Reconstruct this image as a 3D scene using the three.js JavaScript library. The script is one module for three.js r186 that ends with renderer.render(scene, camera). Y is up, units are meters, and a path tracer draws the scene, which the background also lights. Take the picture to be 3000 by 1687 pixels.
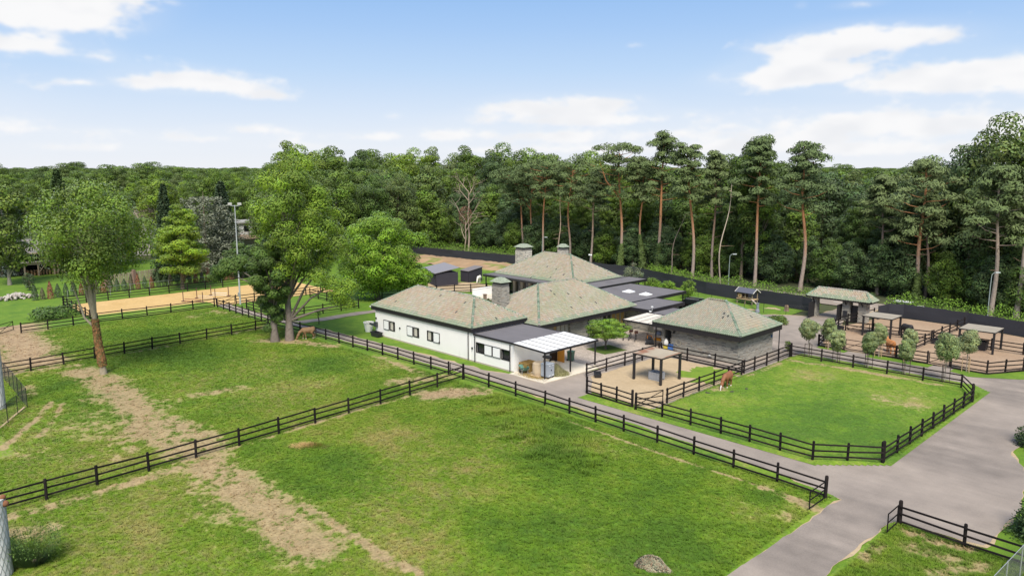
import * as THREE from 'three';
import { mergeGeometries } from 'three/addons/utils/BufferGeometryUtils.js';
import { MarchingCubes } from 'three/addons/objects/MarchingCubes.js';

// Axes: x runs along the pasture fences ("s"), -z runs across them ("t"), y is up, metres.
const scene = new THREE.Scene();
const camera = new THREE.PerspectiveCamera(41.96, 1024 / 575, 0.5, 6000);
camera.position.set(0, 20, 0);
camera.rotation.order = 'YXZ';
camera.rotation.y = 45.8 * Math.PI / 180;
camera.rotation.x = -9.13 * Math.PI / 180;

const renderer = new THREE.WebGLRenderer({ antialias: true });
renderer.toneMapping = THREE.LinearToneMapping;
renderer.toneMappingExposure = 1.35;
renderer.shadowMap.enabled = true;

// ---------- noise ----------
function rng(seed) { let a = seed >>> 0; return () => { a = (a + 0x6D2B79F5) | 0; let t = Math.imul(a ^ (a >>> 15), 1 | a); t = (t + Math.imul(t ^ (t >>> 7), 61 | t)) ^ t; return ((t ^ (t >>> 14)) >>> 0) / 4294967296; }; }
const TB = new Float32Array(65536); { const r = rng(77); for (let i = 0; i < 65536; i++) TB[i] = r(); }
function vn(x, y) { // value noise 0..1
  const xi = Math.floor(x), yi = Math.floor(y); let fx = x - xi, fy = y - yi;
  fx = fx * fx * (3 - 2 * fx); fy = fy * fy * (3 - 2 * fy);
  const a = (xi & 255), b = (xi + 1) & 255, c = (yi & 255) << 8, d = ((yi + 1) & 255) << 8;
  const p = TB[a | c], q = TB[b | c], r = TB[a | d], s = TB[b | d];
  return p + (q - p) * fx + (r - p + (p - q - r + s) * fx) * fy;
}
function fbm(x, y, n = 4, g = 0.5) { let a = 1, s = 0, w = 0; for (let i = 0; i < n; i++) { s += a * vn(x, y); w += a; a *= g; x = x * 2.03 + 17.3; y = y * 2.03 + 9.1; } return s / w; }
const clamp = (x, a = 0, b = 1) => x < a ? a : x > b ? b : x;
const sstep = (a, b, x) => { x = clamp((x - a) / (b - a)); return x * x * (3 - 2 * x); };
const lerp = (a, b, k) => a + (b - a) * k;
const mix3 = (a, b, k) => [lerp(a[0], b[0], k), lerp(a[1], b[1], k), lerp(a[2], b[2], k)];

// ---------- sky ----------
{
  const W = 3072, H = 1536, d = new Float32Array(W * H * 4), D = Math.PI / 180, yaw = 45.8;
  // clouds: [azimuth right of the view axis, elevation, half width, half height, strength], degrees
  const px = (x, y) => [Math.atan((x - 1500) / 2200) / D, Math.atan((490 - y) / 2245) / D];
  const cl = [];
  const C = (x, y, rx, ry, k = 1) => { const p = px(x, y); cl.push([p[0], p[1], rx / 38.4, ry / 38.4, k]); };
  C(60, 90, 210, 75, 1.15); C(230, 60, 150, 60, .75); C(-60, 20, 250, 70, 1.1); C(80, 195, 170, 26, .95); C(330, 215, 60, 18, .55); C(200, 130, 160, 34, .8); C(430, 5, 60, 20, .6);
  C(540, 260, 130, 34, 1.15); C(640, 272, 150, 26, .9); C(800, 295, 80, 16, .7); C(260, 280, 50, 10, .6);
  C(2270, 246, 165, 38, 1.35); C(2400, 232, 130, 36, 1.2); C(2500, 168, 210, 42, 1.35); C(2330, 190, 110, 22, .7); C(2660, 278, 190, 36, 1.3); C(2900, 258, 200, 42, 1.35); C(2880, 28, 120, 34, 2.0); C(3010, 12, 110, 30, 1.05);
  C(2470, 70, 60, 12, .45); C(2310, 62, 16, 10, .4);
  C(1540, 320, 120, 30, 1.1); C(1750, 315, 130, 30, 1.1); C(1650, 355, 300, 26, 1.0); C(1160, 345, 26, 12, .5); C(1330, 395, 150, 20, .8); C(1660, 405, 260, 24, .8);
  C(2480, 370, 320, 34, 1.1); C(2850, 385, 300, 30, 1.05); C(2250, 420, 300, 30, .8); C(750, 388, 120, 16, .7); C(900, 432, 160, 14, .5); C(40, 380, 90, 18, .6); C(2000, 340, 40, 14, .4); C(1850, 148, 26, 8, .4); C(300, 440, 260, 16, .4);
  C(120, 40, 260, 90, .9); C(300, 95, 120, 50, .7); C(1100, 405, 240, 14, .55); C(560, 415, 260, 14, .5); C(1950, 440, 420, 16, .7); C(2700, 445, 420, 18, .8); C(1450, 440, 300, 12, .6); C(200, 400, 200, 14, .5); C(1950, 395, 160, 16, .6); 
  const r = rng(5);
  for (let i = 0; i < 230; i++) { // the same sky goes on all round
    let az = r() * 360 - 180, el = 2 + Math.pow(r(), 1.5) * 75; const b = 3 + r() * 6, flat = lerp(.2, .55, clamp(el / 45));
    if (Math.abs(az) < 38 && el < 14.5) continue;
    cl.push([az, el, b / Math.max(.3, Math.cos(el * D)), b * flat, .75 + r() * .5]);
  }
  const top = [[0, [.86, .885, .93]], [2, [.80, .86, .945]], [4, [.69, .80, .95]], [7, [.52, .70, .945]], [10, [.395, .60, .92]], [13, [.30, .52, .88]], [20, [.22, .43, .80]], [40, [.16, .34, .70]], [90, [.12, .28, .62]]];
  const base = el => { let i = 0; while (i < top.length - 2 && el > top[i + 1][0]) i++; return mix3(top[i][1], top[i + 1][1], clamp((el - top[i][0]) / (top[i + 1][0] - top[i][0]))); };
  const byRow = [];
  for (let j = 0; j < H; j++) {
    const el = (j + .5) / H * 180 - 90;
    const near = cl.filter(c => Math.abs(el - c[1]) < c[3] * 2.4);
    const bc = base(Math.max(el, 0)), ce = Math.max(.2, Math.cos(el * D));
    for (let i = 0; i < W; i++) {
      const k = (j * W + i) * 4; let c = bc;
      if (el > 0) {
        // heading measured clockwise from the view axis
        const th = ((i + .5) / W - .5) * 360; let az = th + 90 + yaw; az -= 360 * Math.round(az / 360);
        let e = 0;
        for (const q of near) { let dx = az - q[0]; dx -= 360 * Math.round(dx / 360); if (Math.abs(dx) > q[2] * 2.4) continue; dx /= q[2]; let dy = (el - q[1]) / q[3]; if (dy < 0) dy *= 1.35; const g = q[4] * Math.exp(-(dx * dx + dy * dy) * 1.1); e = e + g - e * g * .55; }
        if (e > .06) {
          const x = az * ce, n = fbm(x * .42 + 40, el * .95 + 7, 5, .55), f = fbm(x * 1.5 + 3 + n * 2, el * 4.2, 4, .6);
          let den = sstep(.22, .72, e * .76 + (n - .5) * 1.0 + (f - .5) * .34);
          const thin = sstep(.0, .35, e) * .10;
          den = clamp(den * .96 + thin);
          const shade = sstep(.35, .75, fbm(x * .3 + 9, el * .8 + 31, 3)) * .09 * den;
          c = mix3(bc, [.955 - shade * 1.1, .955 - shade * .95, .965 - shade * .7], den);
        }
      }
      d[k] = c[0] / 1.35; d[k + 1] = c[1] / 1.35; d[k + 2] = c[2] / 1.35; d[k + 3] = 1;
    }
  }
  const t = new THREE.DataTexture(d, W, H, THREE.RGBAFormat, THREE.FloatType);
  t.mapping = THREE.EquirectangularReflectionMapping; t.magFilter = THREE.LinearFilter; t.needsUpdate = true;
  scene.background = t; scene.environment = t;
}

// ---------- sun: high behind the camera, veiled ----------
const sun = new THREE.DirectionalLight(new THREE.Color(1, .94, .84), 4.2);
sun.position.set(.42 * 200 - 50, .80 * 200, .42 * 200 - 60);
sun.target.position.set(-50, 0, -60);
sun.castShadow = true; sun.shadow.radius = 52; sun.shadow.mapSize.set(4096, 4096);
Object.assign(sun.shadow.camera, { left: -120, right: 120, top: 120, bottom: -120, near: 1, far: 500 });
scene.add(sun, sun.target);

// ---------- naming ----------
const taken = {};
function numbered(n) { const k = taken[n] = (taken[n] ?? -1) + 1; return k ? n + '_' + String(k).padStart(3, '0') : n; }
function mesh(name, geo, mat, parent = scene) {
  const m = new THREE.Mesh(geo, mat); m.castShadow = m.receiveShadow = true;
  m.name = parent === scene ? numbered(name) : name; parent.add(m); return m;
}
function thing(name, label, category, s = 0, t = 0, turn = 0, group, y = 0) {
  const o = new THREE.Group(); o.name = numbered(name); o.position.set(s, y, -t); o.rotation.y = turn; scene.add(o);
  o.userData = { label, category }; if (group) o.userData.group = group; return o;
}
function tag(o, label, category, group) { o.userData = { ...o.userData, label, category }; if (group) o.userData.group = group; return o; }
function struct(name, geo, mat, label) { const m = mesh(name, geo, mat); m.userData = { kind: 'structure', label, category: name.split('_').pop() }; return m; }
function copy(o, label, group) { const c = o.clone(); c.name = numbered(o.name.replace(/_\d{3}$/, '')); c.userData = { ...o.userData, label: label ?? o.userData.label }; if (group) c.userData.group = group; scene.add(c); return c; }

// ---------- geometry builder ----------
class GB {
  constructor() { this.p = []; this.n = []; this.u = []; this.c = []; this.col = null; }
  v(p, n, u) { this.p.push(p[0], p[1], p[2]); this.n.push(n[0], n[1], n[2]); this.u.push(u ? u[0] : 0, u ? u[1] : 0); const c = this.col || [1, 1, 1]; this.c.push(c[0], c[1], c[2]); }
  tri(a, b, c, n, ua, ub, uc) { if (!n) n = nrm(a, b, c); this.v(a, n, ua); this.v(b, n, ub); this.v(c, n, uc); return this; }
  quad(a, b, c, d, su = 1, sv = 1) { const n = nrm(a, b, c), l = dist(a, b) * su, h = dist(a, d) * sv; this.tri(a, b, c, n, [0, 0], [l, 0], [l, h]); this.tri(a, c, d, n, [0, 0], [l, h], [0, h]); return this; }
  // box in s, y, t ranges (world x, y, -z)
  box(s0, s1, y0, y1, t0, t1) {
    const A = [s0, y0, -t0], B = [s1, y0, -t0], C = [s1, y0, -t1], D = [s0, y0, -t1], E = [s0, y1, -t0], F = [s1, y1, -t0], G = [s1, y1, -t1], H = [s0, y1, -t1];
    this.quad(A, B, F, E); this.quad(B, C, G, F); this.quad(C, D, H, G); this.quad(D, A, E, H); this.quad(E, F, G, H); this.quad(D, C, B, A); return this;
  }
  cb(x, y, z, w, h, d) { return this.box(x - w / 2, x + w / 2, y - h / 2, y + h / 2, -(z + d / 2), -(z - d / 2)); } // centred box in x,y,z
  // square bar from a to b
  bar(a, b, w, h = w) {
    const f = sub(b, a), L = len(f); let r = cross(f, [0, 1, 0]); if (len(r) < 1e-4 * L) r = [1, 0, 0]; r = unit(r); const u = unit(cross(r, f));
    const P = (o, i, j) => [o[0] + r[0] * i * w / 2 + u[0] * j * h / 2, o[1] + r[1] * i * w / 2 + u[1] * j * h / 2, o[2] + r[2] * i * w / 2 + u[2] * j * h / 2];
    const q = [[-1, -1], [1, -1], [1, 1], [-1, 1]];
    for (let k = 0; k < 4; k++) { const m = (k + 1) % 4; this.quad(P(a, ...q[m]), P(a, ...q[k]), P(b, ...q[k]), P(b, ...q[m])); }
    this.quad(P(a, -1, -1), P(a, 1, -1), P(a, 1, 1), P(a, -1, 1)); this.quad(P(b, 1, -1), P(b, -1, -1), P(b, -1, 1), P(b, 1, 1)); return this;
  }
  tube(pts, rad, sides = 8, cap = true, colf) {
    const rings = []; let ref = [0.31, 0.2, 0.93];
    for (let i = 0; i < pts.length; i++) {
      const f = unit(sub(pts[Math.min(i + 1, pts.length - 1)], pts[Math.max(i - 1, 0)])); let x = cross(ref, f); if (len(x) < .05) x = cross([1, 0, 0], f); x = unit(x); const y = cross(f, x); ref = cross(f, x).length ? ref : ref;
      const R = typeof rad === 'number' ? rad : rad[i], ring = [];
      for (let k = 0; k <= sides; k++) { const a = k / sides * 2 * Math.PI, c = Math.cos(a), s = Math.sin(a), n = [x[0] * c + y[0] * s, x[1] * c + y[1] * s, x[2] * c + y[2] * s]; ring.push([[pts[i][0] + n[0] * R, pts[i][1] + n[1] * R, pts[i][2] + n[2] * R], n]); }
      rings.push(ring);
    }
    let L = 0;
    for (let i = 0; i + 1 < rings.length; i++) {
      const l2 = L + dist(pts[i], pts[i + 1]);
      for (let k = 0; k < sides; k++) {
        const a = rings[i][k], b = rings[i][k + 1], c = rings[i + 1][k + 1], d = rings[i + 1][k], u0 = k / sides, u1 = (k + 1) / sides;
        const ca = colf && colf(i), cb = colf && colf(i + 1), pv = (q, u, cc) => { if (cc) this.col = cc; this.v(q[0], q[1], u); };
        pv(a, [u0, L], ca); pv(b, [u1, L], ca); pv(c, [u1, l2], cb); pv(a, [u0, L], ca); pv(c, [u1, l2], cb); pv(d, [u0, l2], cb);
      }
      L = l2;
    }
    if (cap) for (const [ring, P, s] of [[rings[0], pts[0], -1], [rings[rings.length - 1], pts[pts.length - 1], 1]]) for (let k = 0; k < sides; k++) s > 0 ? this.tri(P, ring[k][0], ring[k + 1][0]) : this.tri(P, ring[k + 1][0], ring[k][0]);
    return this;
  }
  cyl(x, y0, z, y1, r0, r1 = r0, sides = 12) { return this.tube([[x, y0, z], [x, y1, z]], [r0, r1], sides); }
  lathe(x, y, z, prof, sides = 16) { // prof: [r, h]
    for (let i = 0; i + 1 < prof.length; i++) for (let k = 0; k < sides; k++) {
      const a0 = k / sides * 6.28319, a1 = (k + 1) / sides * 6.28319, P = (q, a) => [x + q[0] * Math.cos(a), y + q[1], z - q[0] * Math.sin(a)];
      const A = P(prof[i], a0), B = P(prof[i], a1), C2 = P(prof[i + 1], a1), D = P(prof[i + 1], a0);
      if (prof[i][0] > 1e-4) this.tri(A, B, C2); if (prof[i + 1][0] > 1e-4) this.tri(A, C2, D);
    } return this;
  }
  ball(x, y, z, rx, ry = rx, rz = rx, n = 8) {
    for (let i = 0; i < n; i++) for (let k = 0; k < 2 * n; k++) {
      const P = (a, b) => { const e = a / n * Math.PI - Math.PI / 2, h = b / n * Math.PI; return [Math.cos(e) * Math.cos(h), Math.sin(e), -Math.cos(e) * Math.sin(h)]; };
      const q = [P(i, k), P(i, k + 1), P(i + 1, k + 1), P(i + 1, k)], w = q.map(a => [x + a[0] * rx, y + a[1] * ry, z + a[2] * rz]);
      for (const t of [[0, 1, 2], [0, 2, 3]]) { if ((i === 0 && t[1] === 1) || (i === n - 1 && t[1] === 2)) continue; for (const m of t) this.v(w[m], unit([q[m][0] / rx, q[m][1] / ry, q[m][2] / rz])); }
    } return this;
  }
  build() {
    const g = new THREE.BufferGeometry();
    g.setAttribute('position', new THREE.Float32BufferAttribute(this.p, 3)); g.setAttribute('normal', new THREE.Float32BufferAttribute(this.n, 3)); g.setAttribute('uv', new THREE.Float32BufferAttribute(this.u, 2));
    g.setAttribute('color', new THREE.Float32BufferAttribute(this.c, 3)); return g;
  }
}
const sub = (a, b) => [a[0] - b[0], a[1] - b[1], a[2] - b[2]], cross = (a, b) => [a[1] * b[2] - a[2] * b[1], a[2] * b[0] - a[0] * b[2], a[0] * b[1] - a[1] * b[0]], len = a => Math.hypot(a[0], a[1], a[2]);
const unit = a => { const l = len(a) || 1; return [a[0] / l, a[1] / l, a[2] / l]; }, nrm = (a, b, c) => unit(cross(sub(b, a), sub(c, a))), dist = (a, b) => len(sub(a, b)), add = (a, b, k = 1) => [a[0] + b[0] * k, a[1] + b[1] * k, a[2] + b[2] * k];
const boxG = (s0, s1, y0, y1, t0, t1) => new GB().box(s0, s1, y0, y1, t0, t1).build();

// flat polygon sheet from [s, t] points, uv in metres
function sheet(pts, y, holes = []) {
  const sh = new THREE.Shape(pts.map(p => new THREE.Vector2(p[0], p[1])));
  for (const h of holes) sh.holes.push(new THREE.Path(h.map(p => new THREE.Vector2(p[0], p[1]))));
  const g = new THREE.ShapeGeometry(sh); g.rotateX(-Math.PI / 2); g.translate(0, y, 0); return g;
}
const rect = (s0, s1, t0, t1) => [[s0, t0], [s1, t0], [s1, t1], [s0, t1]];
// wavy outline: subdivide and jitter an outline so that worn edges do not read as ruled
function rough(pts, amp, step = .6, seed = 1) {
  const out = []; const r = rng(seed);
  for (let i = 0; i < pts.length; i++) { const a = pts[i], b = pts[(i + 1) % pts.length], L = Math.hypot(b[0] - a[0], b[1] - a[1]), n = Math.max(1, Math.round(L / step)); for (let k = 0; k < n; k++) { const f = k / n, j = (r() - .5) * amp, j2 = (vn(i * 9 + k * .35, seed * 3.1) - .5) * amp * 2; out.push([lerp(a[0], b[0], f) - (b[1] - a[1]) / L * (j + j2), lerp(a[1], b[1], f) + (b[0] - a[0]) / L * (j + j2)]); } }
  return out;
}

// ---------- textures ----------
const toS = x => x <= .0031308 ? x * 12.92 : 1.055 * Math.pow(x, 1 / 2.4) - .055;
const LUT = new Uint8Array(4097); for (let i = 0; i <= 4096; i++) LUT[i] = Math.round(255 * toS(i / 4096));
function tex(W, H, fn, srgb = true) { // fn(i, j) -> linear rgb
  const d = new Uint8Array(W * H * 4);
  for (let j = 0; j < H; j++) for (let i = 0; i < W; i++) { const c = fn(i, j), k = (j * W + i) * 4; for (let m = 0; m < 3; m++) d[k + m] = srgb ? LUT[(clamp(c[m]) * 4096) | 0] : clamp(c[m]) * 255; d[k + 3] = 255; }
  const t = new THREE.DataTexture(d, W, H); t.magFilter = THREE.LinearFilter; t.minFilter = THREE.LinearMipmapLinearFilter; t.generateMipmaps = true; t.wrapS = t.wrapT = THREE.RepeatWrapping; if (srgb) t.colorSpace = THREE.SRGBColorSpace; t.needsUpdate = true; return t;
}
// wraps a noise so that it tiles over N cells
const tile2 = (f, x, y, N) => { const a = x / N, b = y / N; return f(x, y) * (1 - a) * (1 - b) + f(x - N, y) * a * (1 - b) + f(x, y - N) * (1 - a) * b + f(x - N, y - N) * a * b; };
const M = (o) => { const q = { roughness: .85, metalness: 0, ...o }; if (Array.isArray(q.color)) q.color = new THREE.Color().setRGB(...q.color); return new THREE.MeshStandardMaterial(q); };
function rep(t, m) { const c = t.clone(); c.repeat.set(1 / m, 1 / m); c.needsUpdate = true; return c; }

// ---------- ground cover colours (base colours, linear) ----------
const G_LUSH = [.060, .136, .003], G_MID = [.095, .186, .003], G_LIGHT = [.142, .222, .010], G_DRY = [.25, .232, .058], SOIL = [.34, .24, .132], SOIL2 = [.255, .17, .092];
// bare tracks and spots: polylines [s, t] with half width and strength
const BARE = [
  [[[-81.5, 19.5], [-76.6, 20.2], [-71.3, 20.1], [-64.2, 19.3], [-58.7, 18.0], [-53.7, 19.1], [-47.1, 18.9], [-42.9, 18.7], [-38.3, 18.7], [-36, 18], [-34, 18.4]], 1.7, 1.0],
  [[[-60, 19.8], [-55, 20.6], [-52, 20]], 1.6, 1.0], [[[-39.2, 20.4], [-37.3, 20.5], [-34.3, 20.6], [-30.4, 20.4], [-28, 20.8]], .42, .85],
  [[[-51.0, 39.6], [-50.1, 41.3], [-49.2, 43.0]], 1.45, 1.2], [[[-65.7, 43.8], [-61.8, 43.6], [-57.8, 43.2], [-54, 43.4]], .55, .8], [[[-56.4, 39.5], [-55.6, 41.5], [-54.8, 44.0]], 1.1, .85],
  [[[-65.3, 24.6], [-65.1, 26.5], [-65.2, 28.3]], .8, .75], [[[-75.3, 31.5], [-74.6, 33.5]], .4, .55],
  [[[-122, 19], [-112.2, 20.2], [-103, 18], [-96, 18], [-91, 17], [-88.5, 17.5]], 2.6, 1.3], [[[-108, 14], [-98, 13], [-88, 13]], 3.4, 1.3], [[[-86.2, 14], [-85, 17.6], [-84, 20]], .8, .9],
  [[[-72.2, 14.9], [-68, 13], [-65.2, 11.3], [-62, 9.5]], .33, .95], [[[-71.3, 15.6], [-66.6, 13.8], [-63, 12]], .28, .8], [[[-59.4, 11], [-57.7, 12.2], [-56.2, 13.3]], 1.1, .62], [[[-79, 14.5], [-75, 13.6]], .7, .6],
  [[[-49.6, 6.5], [-49.2, 9.5], [-49.4, 12.4], [-49.6, 14.8], [-50, 17.6]], .62, .95], [[[-47, 7], [-46, 9]], .8, .8], [[[-50.6, 20], [-51.2, 26], [-51.9, 33], [-52.3, 39]], .32, .75],
  [[[-81.6, 38], [-80, 40], [-77.4, 41.6], [-73.3, 43.0]], .95, .9], [[[-87.2, 36], [-88, 41], [-89, 43]], .7, .7], [[[-86, 24], [-86.5, 34]], .33, .7], [[[-101.4, 38.2], [-103.7, 42.4], [-97, 42.6]], .7, .55],
  [[[-42, 43.4], [-34, 42.9], [-27, 42.6], [-22, 42.5], [-17.6, 42.4]], .17, .9], [[[-21, 42.3], [-18.8, 42.1], [-17.2, 42.2]], .42, .9], [[[-19.8, 40.4], [-18.4, 39.8]], .7, .45],
  [[[-12.4, 42.6], [-10.9, 42.4], [-9.6, 42.9]], .5, .9], [[[-11.6, 40.9], [-10.1, 41.2]], .75, .8], [[[-10, 39], [-8.6, 41.6]], .5, .7], [[[-13.1, 40], [-13.2, 38]], .35, .7],
  [[[-22.9, 67.1], [-21.1, 66.9], [-19.4, 66.6]], .75, .62], [[[-34.4, 74], [-28.6, 74.9], [-24.8, 75], [-20.5, 75.2]], .45, .85], [[[-34.4, 66], [-34.6, 72]], .4, .7], [[[-34.4, 58.8], [-33.8, 60]], .5, .6], [[[-22, 69], [-20, 71]], .8, .3],
  [[[-66, 16], [-60, 16.4], [-55.5, 16.8]], 2.3, .55], [[[-70, 18], [-64, 21.5]], 1.6, .6], [[[-45, 16.5], [-41, 16.6]], 1.2, .55], [[[-36, 60], [-37.8, 64.8], [-38, 61]], 1.2, -.2],
];
const DRYS = [[-62, 10, 5], [-54, 14, 3], [-68, 12, 4], [-48, 8, 4], [-41.3, 30, 3.6], [-37.2, 29.9, 3.2], [-44.3, 30.7, 3], [-36.5, 32.3, 2.6], [-35.5, 27.1, 3], [-34.6, 23.9, 3.4], [-36.8, 27.4, 2.6], [-57, 12, 5], [-70, 26, 4], [-70, 33, 5], [-62, 34, 4], [-60, 30, 5], [-30, 22, 3], [-46, 12, 6], [-40, 12, 6], [-64, 42, 3.5], [-33, 40, 2.5], [-20.5, 39, 1.6], [-22, 68, 2.6], [-30, 70, 2.5], [-38, 37, 2.4]];
const LUSHS = [[-43.6, 23.3, 3.2], [-40, 15.5, 2.6], [-31.7, 36, 4], [-25, 37.5, 5], [-27, 27.4, 4], [-22, 33, 5], [-20.5, 41, 1.4], [-36.6, 42, 2.2], [-44, 24.8, 3], [-76, 17, 3], [-72, 17.6, 3], [-44, 43.9, 1], [-26, 44.4, .9], [-35, 44.9, .8], [-66, 38, 4], [-80, 30, 5], [-112, 25.5, 4], [-24, 58, 5], [-20, 56, 4], [-27, 52.5, 4], [-96, 31, 5], [-11.5, 43, .7], [-9, 44.5, 2]];
const segD = (p, q, x, y) => { const dx = q[0] - p[0], dy = q[1] - p[1], k = clamp(((x - p[0]) * dx + (y - p[1]) * dy) / (dx * dx + dy * dy)); return Math.hypot(x - p[0] - dx * k, y - p[1] - dy * k); };
const BBOX = BARE.map(([l, w, k]) => [Math.min(...l.map(p => p[0])) - 2.2 * w - 1, Math.max(...l.map(p => p[0])) + 2.2 * w + 1, Math.min(...l.map(p => p[1])) - 2.2 * w - 1, Math.max(...l.map(p => p[1])) + 2.2 * w + 1]);
function bareness(s, t) { let m = 0; for (let i = 0; i < BARE.length; i++) { const b = BBOX[i]; if (s < b[0] || s > b[1] || t < b[2] || t > b[3]) continue; const [l, w, k] = BARE[i]; let d = 1e9; for (let j = 0; j + 1 < l.length; j++) d = Math.min(d, segD(l[j], l[j + 1], s, t)); m = Math.max(m, k * sstep(w * 1.9, w * .25, d)); } return m; }
function blot(L, s, t) { let m = 0; for (const b of L) { const d = Math.hypot(s - b[0], t - b[1]) / b[2]; if (d < 1.6) m = Math.max(m, sstep(1.6, .1, d)); } return m; }
function turf(s, t, fine = 1) {
  const n1 = fbm(s * .13 + 5, t * .13, 3), n2 = fbm(s * .55, t * .55 + 20, 3), n3 = fbm(s * 2.2 + 9, t * 2.2, 3), n4 = vn(s * 9, t * 9), n5 = vn(s * 21 + 3, t * 21);
  const streak = fbm(s * 3.1 + t * 1.3, t * 9.7 - s * 1.5, 3), wet = blot(LUSHS, s, t), dry = blot(DRYS, s, t);
  let v = n1 * .8 + n2 * .75 + (n3 - .5) * .65 - .26 - wet * .42 + dry * .36; // 0 lush .. 1 dry
  let c = v < .45 ? mix3(G_LUSH, G_MID, clamp(v / .45)) : v < .8 ? mix3(G_MID, G_LIGHT, (v - .45) / .35) : mix3(G_LIGHT, G_DRY, clamp((v - .8) / .45));
  const straw = clamp((streak - .51) * 6) * (.14 + dry * .55 + .22 * n2) * (1 - wet * .8); c = mix3(c, [.215, .215, .07], clamp(straw));
  const g = bareness(s, t) , b = g * .86 + (n3 - .5) * 1.15 + (n2 - .5) * .75 + (n4 - .5) * .5;
  const bare = g > .02 ? sstep(.28, .82, b) : 0;
  if (bare > 0) c = mix3(c, mix3(SOIL2, SOIL, clamp(n3 * 1.9 - .4)), bare * clamp(.5 + g * .38));
  else if (n3 > .70 && n4 > .7) c = mix3(c, SOIL, .35 * clamp(dry + .2));
  const k = .60 + .44 * n4 * fine + .36 * n5 * fine;
  return [c[0] * k, c[1] * k, c[2] * k, bare];
}
function bump(s, t) { return .06 + (fbm(s * .09, t * .09, 2) - .5) * .16 + (fbm(s * .7, t * .7, 2) - .5) * .07; }
// turf sheet over a polygon's bounding rectangle with its own colour map
function turfSheet(name, label, s0, s1, t0, t1, W, H, y, inside, step = .5) {
  const map = tex(W, H, (i, j) => turf(s0 + (i + .5) / W * (s1 - s0), t0 + (j + .5) / H * (t1 - t0)));
  map.wrapS = map.wrapT = THREE.ClampToEdgeWrapping;
  const ns = Math.round((s1 - s0) / step), nt = Math.round((t1 - t0) / step), P = [], U = [], I = [], id = {};
  const at = (i, j) => { const k = i * 10000 + j; if (id[k] === undefined) { const s = s0 + i * (s1 - s0) / ns, t = t0 + j * (t1 - t0) / nt, e = inside ? inside(s, t) : Math.min(i, ns - i, j, nt - j) * step; id[k] = P.length / 3; P.push(s, y + bump(s, t) * clamp(e / 1.5), -t); U.push(i / ns, j / nt); } return id[k]; };
  for (let i = 0; i < ns; i++) for (let j = 0; j < nt; j++) { if (inside && inside(s0 + (i + .5) * (s1 - s0) / ns, t0 + (j + .5) * (t1 - t0) / nt) < -step * .35) continue; const a = at(i, j), b = at(i + 1, j), c = at(i + 1, j + 1), d = at(i, j + 1); I.push(a, b, c, a, c, d); }
  const g = new THREE.BufferGeometry(); g.setAttribute('position', new THREE.Float32BufferAttribute(P, 3)); g.setAttribute('uv', new THREE.Float32BufferAttribute(U, 2)); g.setIndex(I); g.computeVertexNormals();
  return struct(name, g, M({ map, roughness: .95 }), label);
}
const grassTile = tex(1024, 1024, (i, j) => { const x = i / 1024 * 12, y = j / 1024 * 12; const n = tile2((a, b) => fbm(a * 1.3, b * 1.3, 4), x, y, 12), f = tile2((a, b) => vn(a * 18, b * 18), x, y, 12), q = tile2((a, b) => fbm(a * .5 + 7, b * .5, 2), x, y, 12); const c = mix3(G_LUSH, mix3(G_MID, G_LIGHT, clamp(q * 2 - .5)), clamp(n * 1.8 - .35)), k = .75 + .5 * f; return [c[0] * k, c[1] * k, c[2] * k]; });
const grassM = M({ map: rep(grassTile, 12), roughness: .95 });
const sandTex = (c1, c2, seed) => tex(1024, 1024, (i, j) => { const x = i / 1024 * 12, y = j / 1024 * 12; const n = tile2((a, b) => fbm(a * .6 + seed, b * .6, 4), x, y, 12), f = tile2((a, b) => fbm(a * 5 + seed, b * 5, 3), x, y, 12), h = tile2((a, b) => vn(a * 30, b * 30), x, y, 12); const c = mix3(c1, c2, clamp(n * 1.7 - .4)), k = .68 + .42 * f + .2 * h; return [c[0] * k, c[1] * k, c[2] * k]; });
const sandBump = tex(512, 512, (i, j) => { const x = i / 512 * 6, y = j / 512 * 6; const n = tile2((a, b) => fbm(a * 4, b * 4, 4), x, y, 6); return [n, n, n]; }, false);
const sandGold = M({ map: rep(sandTex([.48, .31, .115], [.55, .37, .155], 3), 12), bumpMap: rep(sandBump, 6), bumpScale: .05, roughness: .97 });
const sandBrown = M({ map: rep(sandTex([.28, .185, .115], [.37, .265, .175], 11), 12), bumpMap: rep(sandBump, 6), bumpScale: .06, roughness: .97 });
const sandTan = M({ map: rep(sandTex([.36, .265, .155], [.44, .335, .205], 21), 12), bumpMap: rep(sandBump, 6), bumpScale: .05, roughness: .97 });
const asphT = tex(1024, 1024, (i, j) => { const x = i / 1024 * 20, y = j / 1024 * 20; const n = tile2((a, b) => fbm(a * .22 + 2, b * .22, 4), x, y, 20), p = tile2((a, b) => fbm(a * .9 + 12, b * .9, 4), x, y, 20), f = tile2((a, b) => vn(a * 25, b * 25), x, y, 20); const w = tile2((a, b) => fbm(a * .35 + 31, b * 1.6 + 3, 3), x, y, 20), sp = f > .93 ? .18 : 0; const k = .82 + .6 * (n - .5) + .40 * (p - .5) + .22 * (f - .5) + .3 * (w - .5) + sp; const c = mix3([.268, .224, .190], [.335, .278, .230], clamp(n * 2 - .5)); return [c[0] * k, c[1] * k, c[2] * k]; });
const asphM = M({ map: rep(asphT, 20), roughness: .9 });
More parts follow.
